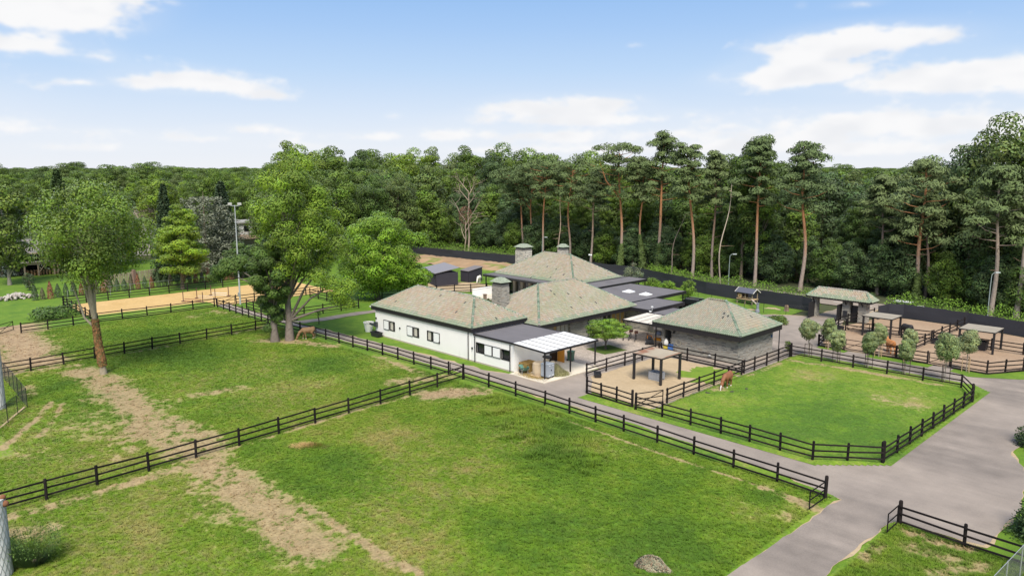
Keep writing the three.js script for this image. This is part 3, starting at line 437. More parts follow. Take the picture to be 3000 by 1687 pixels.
// hip roof over [s0,s1]x[t0,t1], eaves at e, ridge at h between R0 and R1 ([s,t])
function hipRoof(g, s0, s1, t0, t1, e, h, R0, R1, look = {}) {
  const roof = mesh('roof', (() => { const b = new GB(), a = [s0, e, -t0], c = [s1, e, -t0], d = [s1, e, -t1], f = [s0, e, -t1], p = [R0[0], h, -R0[1]], q = [R1[0], h, -R1[1]];
    if (Math.abs(R0[1] - R1[1]) < .01) { b.quad(a, c, q, p); b.tri(c, d, q); b.quad(d, f, p, q); b.tri(f, a, p); } else { b.tri(a, c, p); b.quad(c, d, q, p); b.tri(d, f, q); b.quad(f, a, p, q); }
    b.quad(f, d, c, a); return b.build(); })(), underM, g);
  const A = [s0, e, -t0], B = [s1, e, -t0], Cc = [s1, e, -t1], D = [s0, e, -t1], P = [R0[0], h, -R0[1]], Q = [R1[0], h, -R1[1]], alongS = Math.abs(R0[1] - R1[1]) < .01;
  const slopes = alongS ? [[A, B, Q, P], [B, Cc, Q], [Cc, D, P, Q], [D, A, P]] : [[A, B, P], [B, Cc, Q, P], [Cc, D, Q], [D, A, P, Q]];
  const mats = [], cols = [], m4 = new THREE.Matrix4(), pitch = .212, row = .335, c0 = new THREE.Color();
  const palette = look.palette ?? [[.40, .345, .265], [.40, .355, .295], [.37, .355, .28], [.40, .32, .245], [.345, .36, .265], [.40, .38, .345]];
  for (const poly of slopes) {
    const o = poly[0], u = unit(sub(poly[1], o)), n = nrm(poly[0], poly[1], poly[2]), v = cross(n, u), q2 = poly.map(p => { const d = sub(p, o); return [d[0] * u[0] + d[1] * u[1] + d[2] * u[2], d[0] * v[0] + d[1] * v[1] + d[2] * v[2]]; });
    const W = q2[1][0], Hh = Math.max(...q2.map(p => p[1])), l1 = q2[poly.length - 1], r1 = q2[2];
    for (let k = 0; k * row < Hh; k++) { const y = k * row + row * .45 - .05, x0 = l1[0] * y / l1[1], x1 = W + (r1[0] - W) * y / r1[1];
      for (let i = Math.ceil((x0 - .02) / pitch); i * pitch < x1 + .02; i++) { const x = i * pitch + .02; if (x > x1) break;
        const p = add(add(add(o, u, x), v, y), n, .012);
        m4.makeBasis(new THREE.Vector3(...u), new THREE.Vector3(...n), new THREE.Vector3(-v[0], -v[1], -v[2])); m4.setPosition(p[0], p[1], p[2]); mats.push(m4.clone());
        const n1 = fbm(p[0] * .45 + 3, p[2] * .45 + p[1], 3), n2 = fbm(p[0] * .22 + 50, p[2] * .22, 2), n3 = tr();
        let c = palette[(n3 * palette.length) | 0]; c = mix3(c, palette[0], .25); c = mix3(c, look.moss ?? [.28, .33, .20], clamp((n1 - .50) * 3.2) * (look.mossy ?? .55)); c = mix3(c, look.red ?? [.39, .24, .165], clamp((n2 - .5) * 4) * (look.reddish ?? .35) * tr());
        if (k === 0 || (k === 1 && tr() < .6)) c = mix3(c, [.21, .30, .215], .65); if (tr() < .004) c = [.08, .085, .08];
        const f = (.90 + .20 * tr()) * (look.bright ?? 1); cols.push([c[0] * f * .80, c[1] * f * .785, c[2] * f * .755]); } }
  }
  const im = new THREE.InstancedMesh(tileG, tileM, mats.length); mats.forEach((m, i) => { im.setMatrixAt(i, m); im.setColorAt(i, c0.setRGB(...cols[i])); }); im.name = 'roof_tiles'; im.userData.kind = 'stuff'; im.castShadow = im.receiveShadow = true; roof.add(im);
  const cm = [], cc = [], lines = [[P, Q, .3], [A, P, .8], [B, alongS ? Q : P, .8], [Cc, Q, .8], [D, alongS ? P : Q, .8]];
  for (const [a, b, gk] of lines) { const f = sub(b, a), L = len(f), z = unit([-f[0], -f[1], -f[2]]), x = unit(cross([0, 1, 0], z)), y = cross(z, x); for (let k = 0; k * .33 < L; k++) { const p = add(a, f, (k * .33 + .15) / L); m4.makeBasis(new THREE.Vector3(...x), new THREE.Vector3(...y), new THREE.Vector3(...z)); m4.setPosition(p[0], p[1] + .055, p[2]); cm.push(m4.clone()); const c = tr() < gk ? mix3([.115, .175, .115], [.20, .245, .18], tr()) : mix3([.24, .225, .185], [.31, .28, .235], tr()), f2 = .8 + .35 * tr(); cc.push(c.map(q => q * f2)); } }
  const ic = new THREE.InstancedMesh(capG, tileM, cm.length); cm.forEach((m, i) => { ic.setMatrixAt(i, m); ic.setColorAt(i, c0.setRGB(...cc[i])); }); ic.name = 'ridge_tiles'; ic.userData.kind = 'stuff'; ic.castShadow = ic.receiveShadow = true; roof.add(ic);
  return roof;
}
// black fascia box round the eaves with a pale gutter edge
function fascia(g, s0, s1, t0, t1, y0, y1, w = .16) {
  const seg = [[s0, s1, t0, t0 + w], [s0, s1, t1 - w, t1], [s0, s0 + w, t0 + w, t1 - w], [s1 - w, s1, t0 + w, t1 - w]];
  for (const [a, b, c, d] of seg) mesh('fascia', boxG(a, b, y0, y1, c, d), fasciaM, g);
  mesh('soffit', boxG(s0 + w, s1 - w, y0 + .06, y0 + .1, t0 + w, t1 - w), fasciaM, g);
  for (const [a, b, c, d] of [[s0 - .02, s1 + .02, t0 - .02, t0 + .05], [s1 - .05, s1 + .02, t0 + .05, t1]]) mesh('gutter_edge', boxG(a, b, y1 - .035, y1 + .012, c, d), fasciaEdge, g);
}
function flatRoof(g, s0, s1, t0, t1, y0, y1) { mesh('flat_roof', boxG(s0 + .1, s1 - .1, y1 - .12, y1 - .03, t0 + .1, t1 - .1), bitumen, g); const w = .1; for (const [a, b, c, d] of [[s0, s1, t0, t0 + w], [s0, s1, t1 - w, t1], [s0, s0 + w, t0 + w, t1 - w], [s1 - w, s1, t0 + w, t1 - w]]) mesh('fascia', boxG(a, b, y0, y1, c, d), fasciaM, g); }

// ---------- coursed flat stone: every stone its own block, joints recessed ----------
const stoneUnit = new GB().cb(0, 0, 0, 1, 1, 1).build(), stoneM = M({ roughness: .9, color: [1, 1, 1] }), mortar = M({ color: [.20, .185, .165], roughness: 1 });
// wall face from a to b ([s,t]) between y0 and y1; holes: [along0, along1, y0, y1]; out = side of the face
function stoneFace(g, a, b, y0, y1, holes = [], o = {}) {
  const L = Math.hypot(b[0] - a[0], b[1] - a[1]), ux = (b[0] - a[0]) / L, ut = (b[1] - a[1]) / L, nx = ut, nt = -ux, r = rng(((a[0] * 131 + b[1] * 71 + y1 * 13) | 0) + 9999), ms = [], cs = [], m4 = new THREE.Matrix4(), q = new THREE.Quaternion().setFromAxisAngle(new THREE.Vector3(0, 1, 0), Math.atan2(ut, ux));
  let y = y0; while (y < y1 - .01) { const h = Math.min(y1 - y, (o.h ?? .062) * (.7 + r() * .7)); let x = -r() * .3; while (x < L) { const w = (o.w ?? .42) * (.45 + r() * 1.2), xa = Math.max(0, x), xb = Math.min(L, x + w) , c = (xa + xb) / 2, yc = y + h / 2; x += w; if (xb - xa < .04 || holes.some(k => c > k[0] - .02 && c < k[1] + .02 && yc > k[2] && yc < k[3])) continue;
    const d = .09 + r() * .035, f = .045 - d / 2 + r() * .02; m4.compose(new THREE.Vector3(a[0] + ux * c + nx * f, yc, -(a[1] + ut * c + nt * f)), q, new THREE.Vector3(xb - xa - .012, h - .012, d)); ms.push(m4.clone());
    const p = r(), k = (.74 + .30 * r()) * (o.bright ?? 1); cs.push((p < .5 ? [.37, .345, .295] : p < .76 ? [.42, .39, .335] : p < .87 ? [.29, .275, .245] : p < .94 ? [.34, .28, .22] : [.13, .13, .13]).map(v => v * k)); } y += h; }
  const im = new THREE.InstancedMesh(stoneUnit, stoneM, ms.length), c0 = new THREE.Color(); ms.forEach((m, i) => { im.setMatrixAt(i, m); im.setColorAt(i, c0.setRGB(...cs[i])); }); im.name = 'stone_courses'; im.userData.kind = 'stuff'; im.castShadow = im.receiveShadow = true; g.add(im); return im;
}
// plaster wall with real openings along s at t (front face at t0)
function wallWithHoles(s0, s1, y0, y1, t0, t1, holes) {
  const sh = new THREE.Shape([[s0, y0], [s1, y0], [s1, y1], [s0, y1]].map(p => new THREE.Vector2(...p))); for (const h of holes) sh.holes.push(new THREE.Path([[h[0], h[2]], [h[0], h[3]], [h[1], h[3]], [h[1], h[2]]].map(p => new THREE.Vector2(...p))));
  const g = new THREE.ExtrudeGeometry(sh, { depth: t1 - t0, bevelEnabled: false }); g.translate(0, 0, -t1); return g;
}
function barnWindow(g, s0, s1, y0, y1, t, kind, shutterSide) { // opening + hung shutter
  const w = mesh('window', new GB().box(s0, s0 + .07, y0, y1, t - .03, t + .1).box(s1 - .07, s1, y0, y1, t - .03, t + .1).box(s0 + .07, s1 - .07, y1 - .07, y1, t - .03, t + .1).box(s0 + .07, s1 - .07, y0, y0 + .07, t - .03, t + .1).build(), fasciaM, g);
  mesh('pane', boxG(s0 + .07, s1 - .07, y0 + .07, y1 - .07, t + .14, t + .16), glass, w);
  if (kind) mesh('curtain_panel', boxG(s0 + .09, s0 + .09 + (s1 - s0) * .45, y0 + .1, y1 - .08, t + .07, t + .10), M({ color: [.50, .47, .40] }), w);
  if (shutterSide) { const a = shutterSide < 0 ? s0 - .06 - (s1 - s0) : s1 + .05, b = a + (s1 - s0), sh = mesh('shutter', boxG(a + .06, b - .06, y0 + .06, y1 - .06, t - .05, t - .02), white, g); mesh('shutter_frame', new GB().box(a, a + .06, y0, y1, t - .07, t - .01).box(b - .06, b, y0, y1, t - .07, t - .01).box(a + .06, b - .06, y1 - .06, y1, t - .07, t - .01).box(a + .06, b - .06, y0, y0 + .06, t - .07, t - .01).build(), fasciaM, sh); }
}

// ---------- white barn ----------
{
  const g = thing('white_barn', 'long white plastered barn with hipped clay tile roof, shutters and flat-roofed end', 'barn', 0, 0);
  const T = 50.2, hw = [[-69.75, -68.7, 1.0, 2.15], [-65.75, -64.55, 1.0, 2.15], [-64.3, -63.2, 1.0, 2.15]];
  const wins = [[-72.4, -71.3, .95, 2.1], [-67.75, -66.65, .95, 2.1], [-65.2, -64.1, .95, 2.1]], aw = [[-57.0, -55.75, 1.05, 2.15], [-53.2, -51.95, 1.0, 2.1]];
  mesh('front_wall', wallWithHoles(-75.3, -57.9, -.05, 3.1, T, T + .3, wins), plaster, g);
  mesh('front_wall', wallWithHoles(-57.9, -51.35, -.05, 2.95, T + .04, T + .34, aw), plaster, g);
  mesh('end_wall', boxG(-51.65, -51.35, -.05, 2.95, T + .34, 57.3), plaster, g); mesh('end_wall', boxG(-75.3, -75.0, -.05, 3.1, T + .3, 57.8), plaster, g); mesh('rear_wall', boxG(-75.0, -57.6, -.05, 3.1, 57.5, 57.8), plaster, g); mesh('end_wall', boxG(-57.9, -57.6, -.05, 3.1, T + .34, 57.5), plaster, g);
  mesh('floor_inside', boxG(-75, -51.6, -.04, .03, T + .3, 57.3), concM, g);
  wins.forEach((w, i) => barnWindow(g, ...w, T, 1, i < 2 ? -1 : 1)); aw.forEach((w, i) => barnWindow(g, ...w, T + .04, 0, 0));
  for (const a of [-55.7, -54.45]) { const sh = mesh('shutter', boxG(a + .06, a + 1.13, 1.1, 2.07, T - .02, T + .01), white, g); mesh('shutter_frame', new GB().box(a, a + .06, 1.04, 2.13, T - .04, T + .02).box(a + 1.13, a + 1.19, 1.04, 2.13, T - .04, T + .02).box(a + .06, a + 1.13, 2.07, 2.13, T - .04, T + .02).box(a + .06, a + 1.13, 1.04, 1.1, T - .04, T + .02).build(), fasciaM, sh); }
  fascia(g, -75.95, -57.4, 50.02, 58.2, 3.05, 3.52);
  hipRoof(g, -75.9, -57.45, 50.07, 58.15, 3.5, 5.85, [-72.1, 54.1], [-61.6, 54.1], { reddish: .75, mossy: .32, bright: 1.05 });
  flatRoof(g, -57.38, -51.25, 50.12, 57.4, 2.82, 3.0);
  for (const s of [-58.15, -57.1, -51.85]) mesh('drainpipe', new GB().cyl(s, .03, -(T - .07), s < -58 ? 3.05 : 2.75, .05, .05, 8).build(), fasciaM, g);
  for (const [s, y] of [[-70.3, 1.55], [-57.55, 1.4], [-51.98, 1.45], [-75.1, 2.05], [-63.0, 1.05]]) mesh('wall_light', new GB().box(s - .08, s + .08, y - .1, y + .1, T - .1, T - .001).build(), blackMetal, g);
  mesh('plinth', boxG(-75.34, -51.33, -.05, .12, T - .03, T - .001), M({ color: [.42, .37, .30], roughness: 1 }), g);
  mesh('wall_duct', new GB().box(-75.25, -74.8, 1.0, 1.6, T - .3, T - .01).box(-76.3, -75.25, 1.1, 1.3, T - .25, T - .05).build(), M({ color: [.035, .04, .045], roughness: .5 }), g);
  mesh('security_camera', new GB().cb(-76.0, 3.4, -(49.95), .22, .1, .1).build(), white, g);
}
// ---------- white canopy ----------
{
  const g = thing('canopy', 'white panelled lean-to canopy on black posts at the end of the white barn', 'canopy', -51.2, 49.85); g.position.set(0, 0, 0);
  const y0 = 3.06, y1 = 2.9, s0 = -51.2, s1 = -46.8, t0 = 49.8, t1 = 57.45, opal = new THREE.MeshPhysicalMaterial({ color: new THREE.Color().setRGB(.92, .91, .89), roughness: .9, transmission: .5, thickness: 0 });
  for (let i = 0; i < 7; i++) { const a = lerp(t0, t1, i / 7) + .03, b = lerp(t0, t1, (i + 1) / 7) - .03; mesh('roof_panel', new GB().quad([s0, y0, -a], [s1, y1, -a], [s1, y1, -b], [s0, y0, -b]).quad([s1, y1 - .03, -a], [s1, y1 - .03, -b], [s1, y1, -b], [s1, y1, -a]).build(), opal, g); }
  for (let i = 0; i <= 7; i++) { const t = lerp(t0, t1, i / 7); mesh('rafter', new GB().bar([s0, y0 - .03, -t], [s1, y1 - .03, -t], i === 0 || i === 7 ? .1 : .06, i === 0 || i === 7 ? .15 : .1).build(), fasciaM, g); }
  mesh('gutter_beam', boxG(s1, s1 + .13, y1 - .15, y1 + .03, t0 - .06, t1 + .06), fasciaM, g);
  for (const t of [49.95, 53.6, 57.35]) { const p = mesh('post', new GB().cb(-46.95, 1.53, -t, .12, 2.5, .12).build(), fasciaM, g); mesh('concrete_foot', new GB().cb(-46.95, .17, -t, .2, .26, .2).build(), concM, p); }
}
// ---------- stone outbuilding ----------
{
  const g = thing('stone_outbuilding', 'square stone outbuilding with hipped clay tile roof beside the sand paddock', 'outbuilding');
  mesh('wall', new GB().box(-45.6, -37.6, -.05, 2.72, 68.95, 69.2).box(-37.85, -37.6, -.05, 2.72, 69.2, 76.3).box(-46.9, -37.85, -.05, 2.72, 76.05, 76.3).box(-46.9, -46.65, -.05, 2.72, 68.95, 76.05).box(-46.65, -45.6, 2.3, 2.72, 68.95, 69.2).build(), mortar, g);
  mesh('floor_inside', boxG(-46.65, -37.85, -.03, .035, 69.2, 76.05), concM, g);
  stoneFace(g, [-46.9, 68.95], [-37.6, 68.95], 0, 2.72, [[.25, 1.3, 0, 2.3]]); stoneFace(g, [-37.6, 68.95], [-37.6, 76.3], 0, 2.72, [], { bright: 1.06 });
  fascia(g, -47.7, -36.9, 68.1, 77.05, 2.54, 3.1);
  hipRoof(g, -47.65, -36.95, 68.15, 77.0, 3.08, 5.55, [-43.5, 72.57], [-41.2, 72.57], { mossy: .5, bright: 1.0, palette: [[.37, .335, .275], [.36, .345, .30], [.35, .345, .275], [.40, .335, .255], [.33, .345, .275]], moss: [.29, .335, .245], red: [.43, .335, .22], reddish: .7 });
  mesh('door_frame', new GB().box(-46.68, -46.6, 0, 2.3, 68.9, 69.22).box(-45.62, -45.55, 0, 2.3, 68.9, 69.22).build(), M({ color: [.30, .27, .22] }), g);
  mesh('corner_post', new GB().cyl(-37.0, -.02, -76.7, 2.62, .055, .055, 8).build(), fasciaM, g); mesh('wall_lamp', new GB().cb(-45.3, 2.15, -68.8, .16, .3, .16).build(), blackMetal, g); mesh('wall_lamp', new GB().cb(-37.5, 1.9, -75.9, .14, .28, .14).build(), M({ color: [.05, .12, .25] }), g);
  mesh('socket_box', new GB().cb(-40.8, .42, -68.86, .2, .2, .06).build(), white, g);
  const ring = new GB(); const pts = []; for (let k = 0; k <= 20; k++) { const a = k / 20 * 6.283; pts.push([-44.7 + Math.cos(a) * .3, 1.1 + Math.sin(a) * .3, -68.84]); } ring.tube(pts, .035, 6, false); mesh('hose_coil', ring.build(), M({ color: [.40, .36, .27] }), g);
}
// ---------- main house ----------
{
  const g = thing('main_house', 'low stone house with two hipped clay tile roofs, chimneys and flat roofs', 'house');
  // middle wing
  mesh('wall', new GB().box(-66.2, -56.3, -.05, 2.62, 58.6, 58.85).box(-56.55, -56.3, -.05, 2.62, 58.85, 61.2).box(-56.55, -56.3, -.05, 2.62, 64.1, 70.1).box(-56.55, -56.3, 2.3, 2.62, 61.2, 64.1).box(-56.55, -56.3, 2.3, 2.62, 70.1, 74.6).box(-56.55, -56.3, -.05, .3, 70.1, 74.6).box(-66.2, -56.55, -.05, 2.62, 74.6, 74.85).build(), mortar, g);
  stoneFace(g, [-56.3, 58.6], [-56.3, 74.85], 0, 2.6, [[2.6, 5.5, 0, 2.3], [11.5, 16, .3, 2.3]], { bright: 1.05 });
  const frame = M({ color: [.34, .305, .25] }), ochre = M({ color: [.44, .29, .10], roughness: .7 });
  for (let i = 0; i < 4; i++) { const t = 61.25 + i * .71; const d = mesh('door', boxG(-56.5, -56.44, .03, 2.28, t, t + .66), i === 0 ? ochre : M({ color: [.42, .40, .36] }), g); mesh('door_frame', new GB().box(-56.44, -56.4, .03, 2.28, t, t + .07).box(-56.44, -56.4, .03, 2.28, t + .59, t + .66).build(), frame, d); }
  for (let i = 0; i < 5; i++) { const t = 70.15 + i * .89; const w = mesh('window', new GB().box(-56.5, -56.4, .32, 2.28, t, t + .08).box(-56.5, -56.4, .32, 2.28, t + .8, t + .88).box(-56.5, -56.4, 2.2, 2.28, t + .08, t + .8).box(-56.5, -56.4, .32, .42, t + .08, t + .8).build(), frame, g); mesh('pane', boxG(-56.52, -56.49, .42, 2.2, t + .08, t + .8), i < 2 ? glass : ochre, w); }
  mesh('drainpipe', new GB().cyl(-56.2, .02, -67.3, 2.6, .05, .05, 8).build(), fasciaM, g); mesh('drainpipe', new GB().cyl(-56.2, .02, -69.8, 2.6, .04, .04, 8).build(), white, g);
  fascia(g, -66.8, -55.25, 57.85, 75.5, 2.5, 2.97);
  hipRoof(g, -66.75, -55.3, 57.9, 75.45, 2.95, 6.2, [-61.0, 63.6], [-61.0, 70.2], { mossy: .5, bright: 1.04, reddish: .3 });
  // rear wing
  mesh('wall', new GB().box(-87.2, -71, -.05, 2.7, 83.4, 83.7).box(-71.3, -71, -.05, 2.7, 83.7, 93).box(-87.5, -87.2, -.05, 2.7, 83.4, 93).box(-87.5, -71, -.05, 2.7, 92.7, 93).build(), mortar, g);
  for (let i = 0; i < 9; i++) { const s = -87 + i * 1.75; mesh('stone_pier', boxG(s, s + .5, 0, 2.7, 83.1, 83.38), M({ color: [.33, .30, .25], roughness: .9 }), g); const w = mesh('window', new GB().box(s + .55, s + .65, 0, 2.6, 83.2, 83.38).box(s + 1.6, s + 1.7, 0, 2.6, 83.2, 83.38).build(), M({ color: [.18, .15, .12] }), g); mesh('pane', boxG(s + .65, s + 1.6, .05, 2.6, 83.34, 83.37), glass, w); }
  stoneFace(g, [-70.99, 83.4], [-70.99, 93], 0, 2.68);
  fascia(g, -89.3, -71.3, 80.25, 94.2, 2.66, 3.0, .3); mesh('flat_roof', boxG(-89.0, -71.4, 2.95, 3.03, 80.55, 94.1), bitumen, g);
  hipRoof(g, -88.6, -71.5, 82.2, 93.3, 3.05, 6.45, [-82.9, 87.75], [-77.1, 87.75], { mossy: .55, bright: 1.02, reddish: .25 });
  flatRoof(g, -71.25, -67.6, 80.2, 95, 2.62, 3.0); mesh('wall', boxG(-71.0, -68.4, -.05, 2.7, 83.5, 88), mortar, g); stoneFace(g, [-68.4, 83.5], [-68.4, 88], 0, 2.68); for (const t of [89, 91.2, 93, 94.6]) mesh('post', new GB().cb(-67.8, 1.3, -t, .12, 2.7, .12).build(), fasciaM, g);
  for (const s of [-88.9, -80]) mesh('post', new GB().cb(s, 1.3, -80.6, .14, 2.7, .14).build(), fasciaM, g);
  // flat roofed link
  flatRoof(g, -66.7, -57.0, 75.6, 89.4, 2.6, 3.0); flatRoof(g, -56.95, -52.4, 74.1, 81.9, 2.55, 2.96); flatRoof(g, -52.35, -49.2, 74.2, 79.2, 2.3, 2.62);
  mesh('wall', new GB().box(-66.6, -58.4, -.05, 2.62, 75.7, 83).box(-57.6, -53.2, -.05, 2.58, 75.1, 81.2).box(-53.19, -50, -.05, 2.3, 75.3, 78.6).build(), mortar, g); stoneFace(g, [-53.2, 75.1], [-53.2, 81.2], 0, 2.56); stoneFace(g, [-57.6, 75.1], [-53.2, 75.1], 0, 2.56); stoneFace(g, [-58.4, 81.3], [-58.4, 83], 0, 2.56);
  for (const [s, t] of [[-57.3, 89], [-66.3, 89]]) mesh('post', new GB().cb(s, 1.3, -t, .14, 2.7, .14).build(), fasciaM, g);
  for (const [s, t] of [[-62.1, 82.9], [-59.1, 82.7]]) { const k = mesh('skylight', new GB().box(s - .65, s + .65, 2.98, 3.12, t - .65, t + .65).build(), white, g); const d = new GB(), y = 3.12, c = .55; d.tri([s - c, y, -t + c], [s + c, y, -t + c], [s, 3.36, -t]).tri([s + c, y, -t + c], [s + c, y, -t - c], [s, 3.36, -t]).tri([s + c, y, -t - c], [s - c, y, -t - c], [s, 3.36, -t]).tri([s - c, y, -t - c], [s - c, y, -t + c], [s, 3.36, -t]); mesh('dome', d.build(), M({ color: [.80, .80, .82], roughness: .2 }), k); }
  mesh('security_camera', new GB().cb(-52.3, 2.8, -74.2, .3, .14, .14).cyl(-52.3, 2.75, -74.6, 3.3, .02, .02, 6).cb(-52.3, 3.3, -74.6, .2, .12, .2).build(), white, g);
  // chimneys
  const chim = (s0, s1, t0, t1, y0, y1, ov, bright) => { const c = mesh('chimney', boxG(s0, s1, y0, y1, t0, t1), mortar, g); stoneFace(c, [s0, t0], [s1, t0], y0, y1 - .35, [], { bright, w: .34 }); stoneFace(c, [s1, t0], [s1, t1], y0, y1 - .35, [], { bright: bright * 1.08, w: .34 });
    mesh('vent_gap', new GB().box(s0 + .08, s1 - .08, y1, y1 + .22, t0 + .08, t1 - .08).build(), dark, c); const k = new GB(), a = s0 - ov, b = s1 + ov, e = t0 - ov, f = t1 + ov, y = y1 + .2, h = y + .5, p = .32; const q = [[a, y, -e], [b, y, -e], [b, y, -f], [a, y, -f]], u = [[lerp(a, b, p), h, -lerp(e, f, p)], [lerp(b, a, p), h, -lerp(e, f, p)], [lerp(b, a, p), h, -lerp(f, e, p)], [lerp(a, b, p), h, -lerp(f, e, p)]]; for (let i = 0; i < 4; i++) k.quad(q[i], q[(i + 1) % 4], u[(i + 1) % 4], u[i]); k.quad(u[0], u[1], u[2], u[3]).quad(q[3], q[2], q[1], q[0]); mesh('chimney_cap', k.build(), greenCap, c); };
  chim(-63.75, -62.15, 58.75, 59.95, 0, 6.65, .24, .98); chim(-87, -85.15, 85.4, 87.3, 2, 7.0, .25, 1.6); chim(-81.5, -80.3, 89.6, 90.8, 3, 7.1, .2, 1.55);
}
// ---------- small canopy by the courtyard ----------
{
  const g = thing('canopy', 'small cream panelled canopy over the bicycles beside the stone outbuilding', 'canopy');
  const opal = new THREE.MeshPhysicalMaterial({ color: new THREE.Color().setRGB(.78, .70, .58), roughness: .9, transmission: .4, thickness: 0 }), s0 = -52.4, s1 = -47.75, t0 = 69.0, t1 = 73.7;
  for (let i = 0; i < 4; i++) { const a = lerp(s0, s1, i / 4) + .03, b = lerp(s0, s1, (i + 1) / 4) - .03; mesh('roof_panel', new GB().quad([a, 2.55, -t0], [b, 2.55, -t0], [b, 2.68, -t1], [a, 2.68, -t1]).build(), opal, g); }
  for (let i = 0; i <= 4; i++) { const s = lerp(s0, s1, i / 4); mesh('rafter', new GB().bar([s, 2.53, -t0], [s, 2.66, -t1], .06, .09).build(), fasciaM, g); }
  mesh('gutter_beam', boxG(s0 - .05, s1 + .05, 2.4, 2.57, t0 - .12, t0 - .005), fasciaM, g); for (const s of [s0 + .05, s1 - .05]) mesh('post', new GB().cb(s, 1.2, -(t0 + .05), .1, 2.42, .1).build(), fasciaM, g);
}
// ---------- gatehouse ----------
{
  const g = thing('gatehouse', 'entrance gatehouse with a narrow tiled roof on stone piers', 'gatehouse');
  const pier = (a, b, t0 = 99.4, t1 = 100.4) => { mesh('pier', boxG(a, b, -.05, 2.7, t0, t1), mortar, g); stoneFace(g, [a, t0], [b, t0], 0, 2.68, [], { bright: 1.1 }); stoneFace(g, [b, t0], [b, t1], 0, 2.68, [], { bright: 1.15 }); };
  pier(-43.6, -43.0); pier(-39.5, -38.55); pier(-37.45, -36.4);
  for (const [a, b] of [[98.65, 98.77], [101.05, 101.17]]) mesh('fascia', boxG(-44.15, -35.6, 2.66, 2.9, a, b), fasciaM, g); for (const a of [-44.15, -35.72]) mesh('fascia', boxG(a, a + .12, 2.66, 2.9, 98.77, 101.05), fasciaM, g); mesh('soffit', boxG(-44, -35.7, 2.68, 2.72, 98.8, 101), fasciaM, g);
  hipRoof(g, -44.1, -35.65, 98.7, 101.15, 2.88, 3.95, [-43.0, 99.92], [-36.75, 99.92], { bright: 1.12, mossy: .35, reddish: .3 });
  for (const s of [-43.3, -39, -36.9]) mesh('bracket', new GB().bar([s, 2.1, -99.4], [s, 2.68, -98.85], .1, .1).build(), fasciaM, g);
  mesh('gate_leaf', boxG(-43.25, -43.15, .06, 2.15, 97.6, 99.38), blackMetal, g); mesh('gate_leaf', boxG(-39.75, -39.65, .06, 2.15, 98.3, 100), blackMetal, g); mesh('side_door', boxG(-38.5, -37.5, .03, 2.1, 99.8, 99.88), blackMetal, g); mesh('letter_box', boxG(-39.25, -38.75, .5, 1.35, 99.15, 99.36), plastBlack, g);
}
// ---------- flat shelters in the paddocks ----------
const rustT = tex(256, 256, (i, j) => { const x = i / 256 * 3, y = j / 256 * 3, n = fbm(x * 1.2, y * 1.2, 4), r = sstep(.42, .72, fbm(x * .6 + 2.3, y * .8 + 8, 3) + (x < .9 ? .1 : -.12)); return mix3(mix3([.31, .25, .175], [.39, .33, .24], n), [.23, .09, .042], r * .9); });
const greyTopT = tex(256, 256, (i, j) => { const x = i / 256 * 3, y = j / 256 * 3, n = fbm(x * 1.2 + 4, y * 1.2, 4); return mix3([.25, .215, .165], [.35, .31, .245], n); });
function shelter(label, s0, s1, t0, t1, h, topT) {
  const g = thing('paddock_shelter', label, 'shelter', s0, t0, 0, 'flat-topped paddock shelters'), w = s1 - s0, d = t1 - t0;
  const tm = topT.clone(); tm.repeat.set(1 / w, 1 / d); tm.needsUpdate = true;
  mesh('roof_sheet', new GB().box(-.1, w + .1, h + .005, h + .03, -.1, d + .1).build(), M({ map: tm, roughness: .7 }), g);
  mesh('roof_frame', new GB().box(-.14, w + .14, h - .11, h + .004, -.14, -.02).box(-.14, w + .14, h - .11, h + .004, d + .02, d + .14).box(-.14, -.02, h - .11, h + .004, -.02, d + .02).box(w + .02, w + .14, h - .11, h + .004, -.02, d + .02).build(), blackMetal, g);
  for (const x of [0, w]) for (const z of [0, d]) mesh('post', new GB().box(x - .1, x + .1, -.05, h - .1, z - .1, z + .1).build(), blackMetal, g);
  return g;
}
shelter('flat shelter with a rust-stained top in the sand paddock by the stone outbuilding', -41.65, -38.6, 56.75, 59.85, 2.6, rustT);
shelter('flat grey-topped shelter in the left far paddock near the gatehouse', -33.9, -30.75, 91.9, 95, 2.45, greyTopT);
shelter('flat grey-topped shelter with a stained corner in the right far paddock', -23.65, -20.35, 92.2, 95.5, 2.45, greyTopT);

// ---------- vegetation ----------
const leafMat = (c, o = {}) => new THREE.MeshPhysicalMaterial({ color: new THREE.Color().setRGB(...c), vertexColors: true, roughness: .75, transmission: .22, thickness: 0, side: THREE.DoubleSide, ...o });
const barkT = tex(256, 512, (i, j) => { const x = i / 256 * 2, y = j / 512 * 4, n = tile2((a, b) => fbm(a * 9, b * 2.2, 4), x, y, 2), k = .45 + 1.0 * n; return [k, k * .98, k * .95]; });
const bark = (c) => M({ map: (() => { const t = barkT.clone(); t.repeat.set(1, .5); t.needsUpdate = true; return t; })(), vertexColors: true, color: c, roughness: .95 });
const barkBrown = bark([.20, .155, .115]), barkGrey = bark([.30, .265, .225]), barkWhite = bark([1, 1, 1]);
const camRight = [.697, .717];
const dirr = (r) => { const z = r() * 2 - 1, a = r() * 6.28319, q = Math.sqrt(1 - z * z); return [q * Math.cos(a), z, q * Math.sin(a)]; };
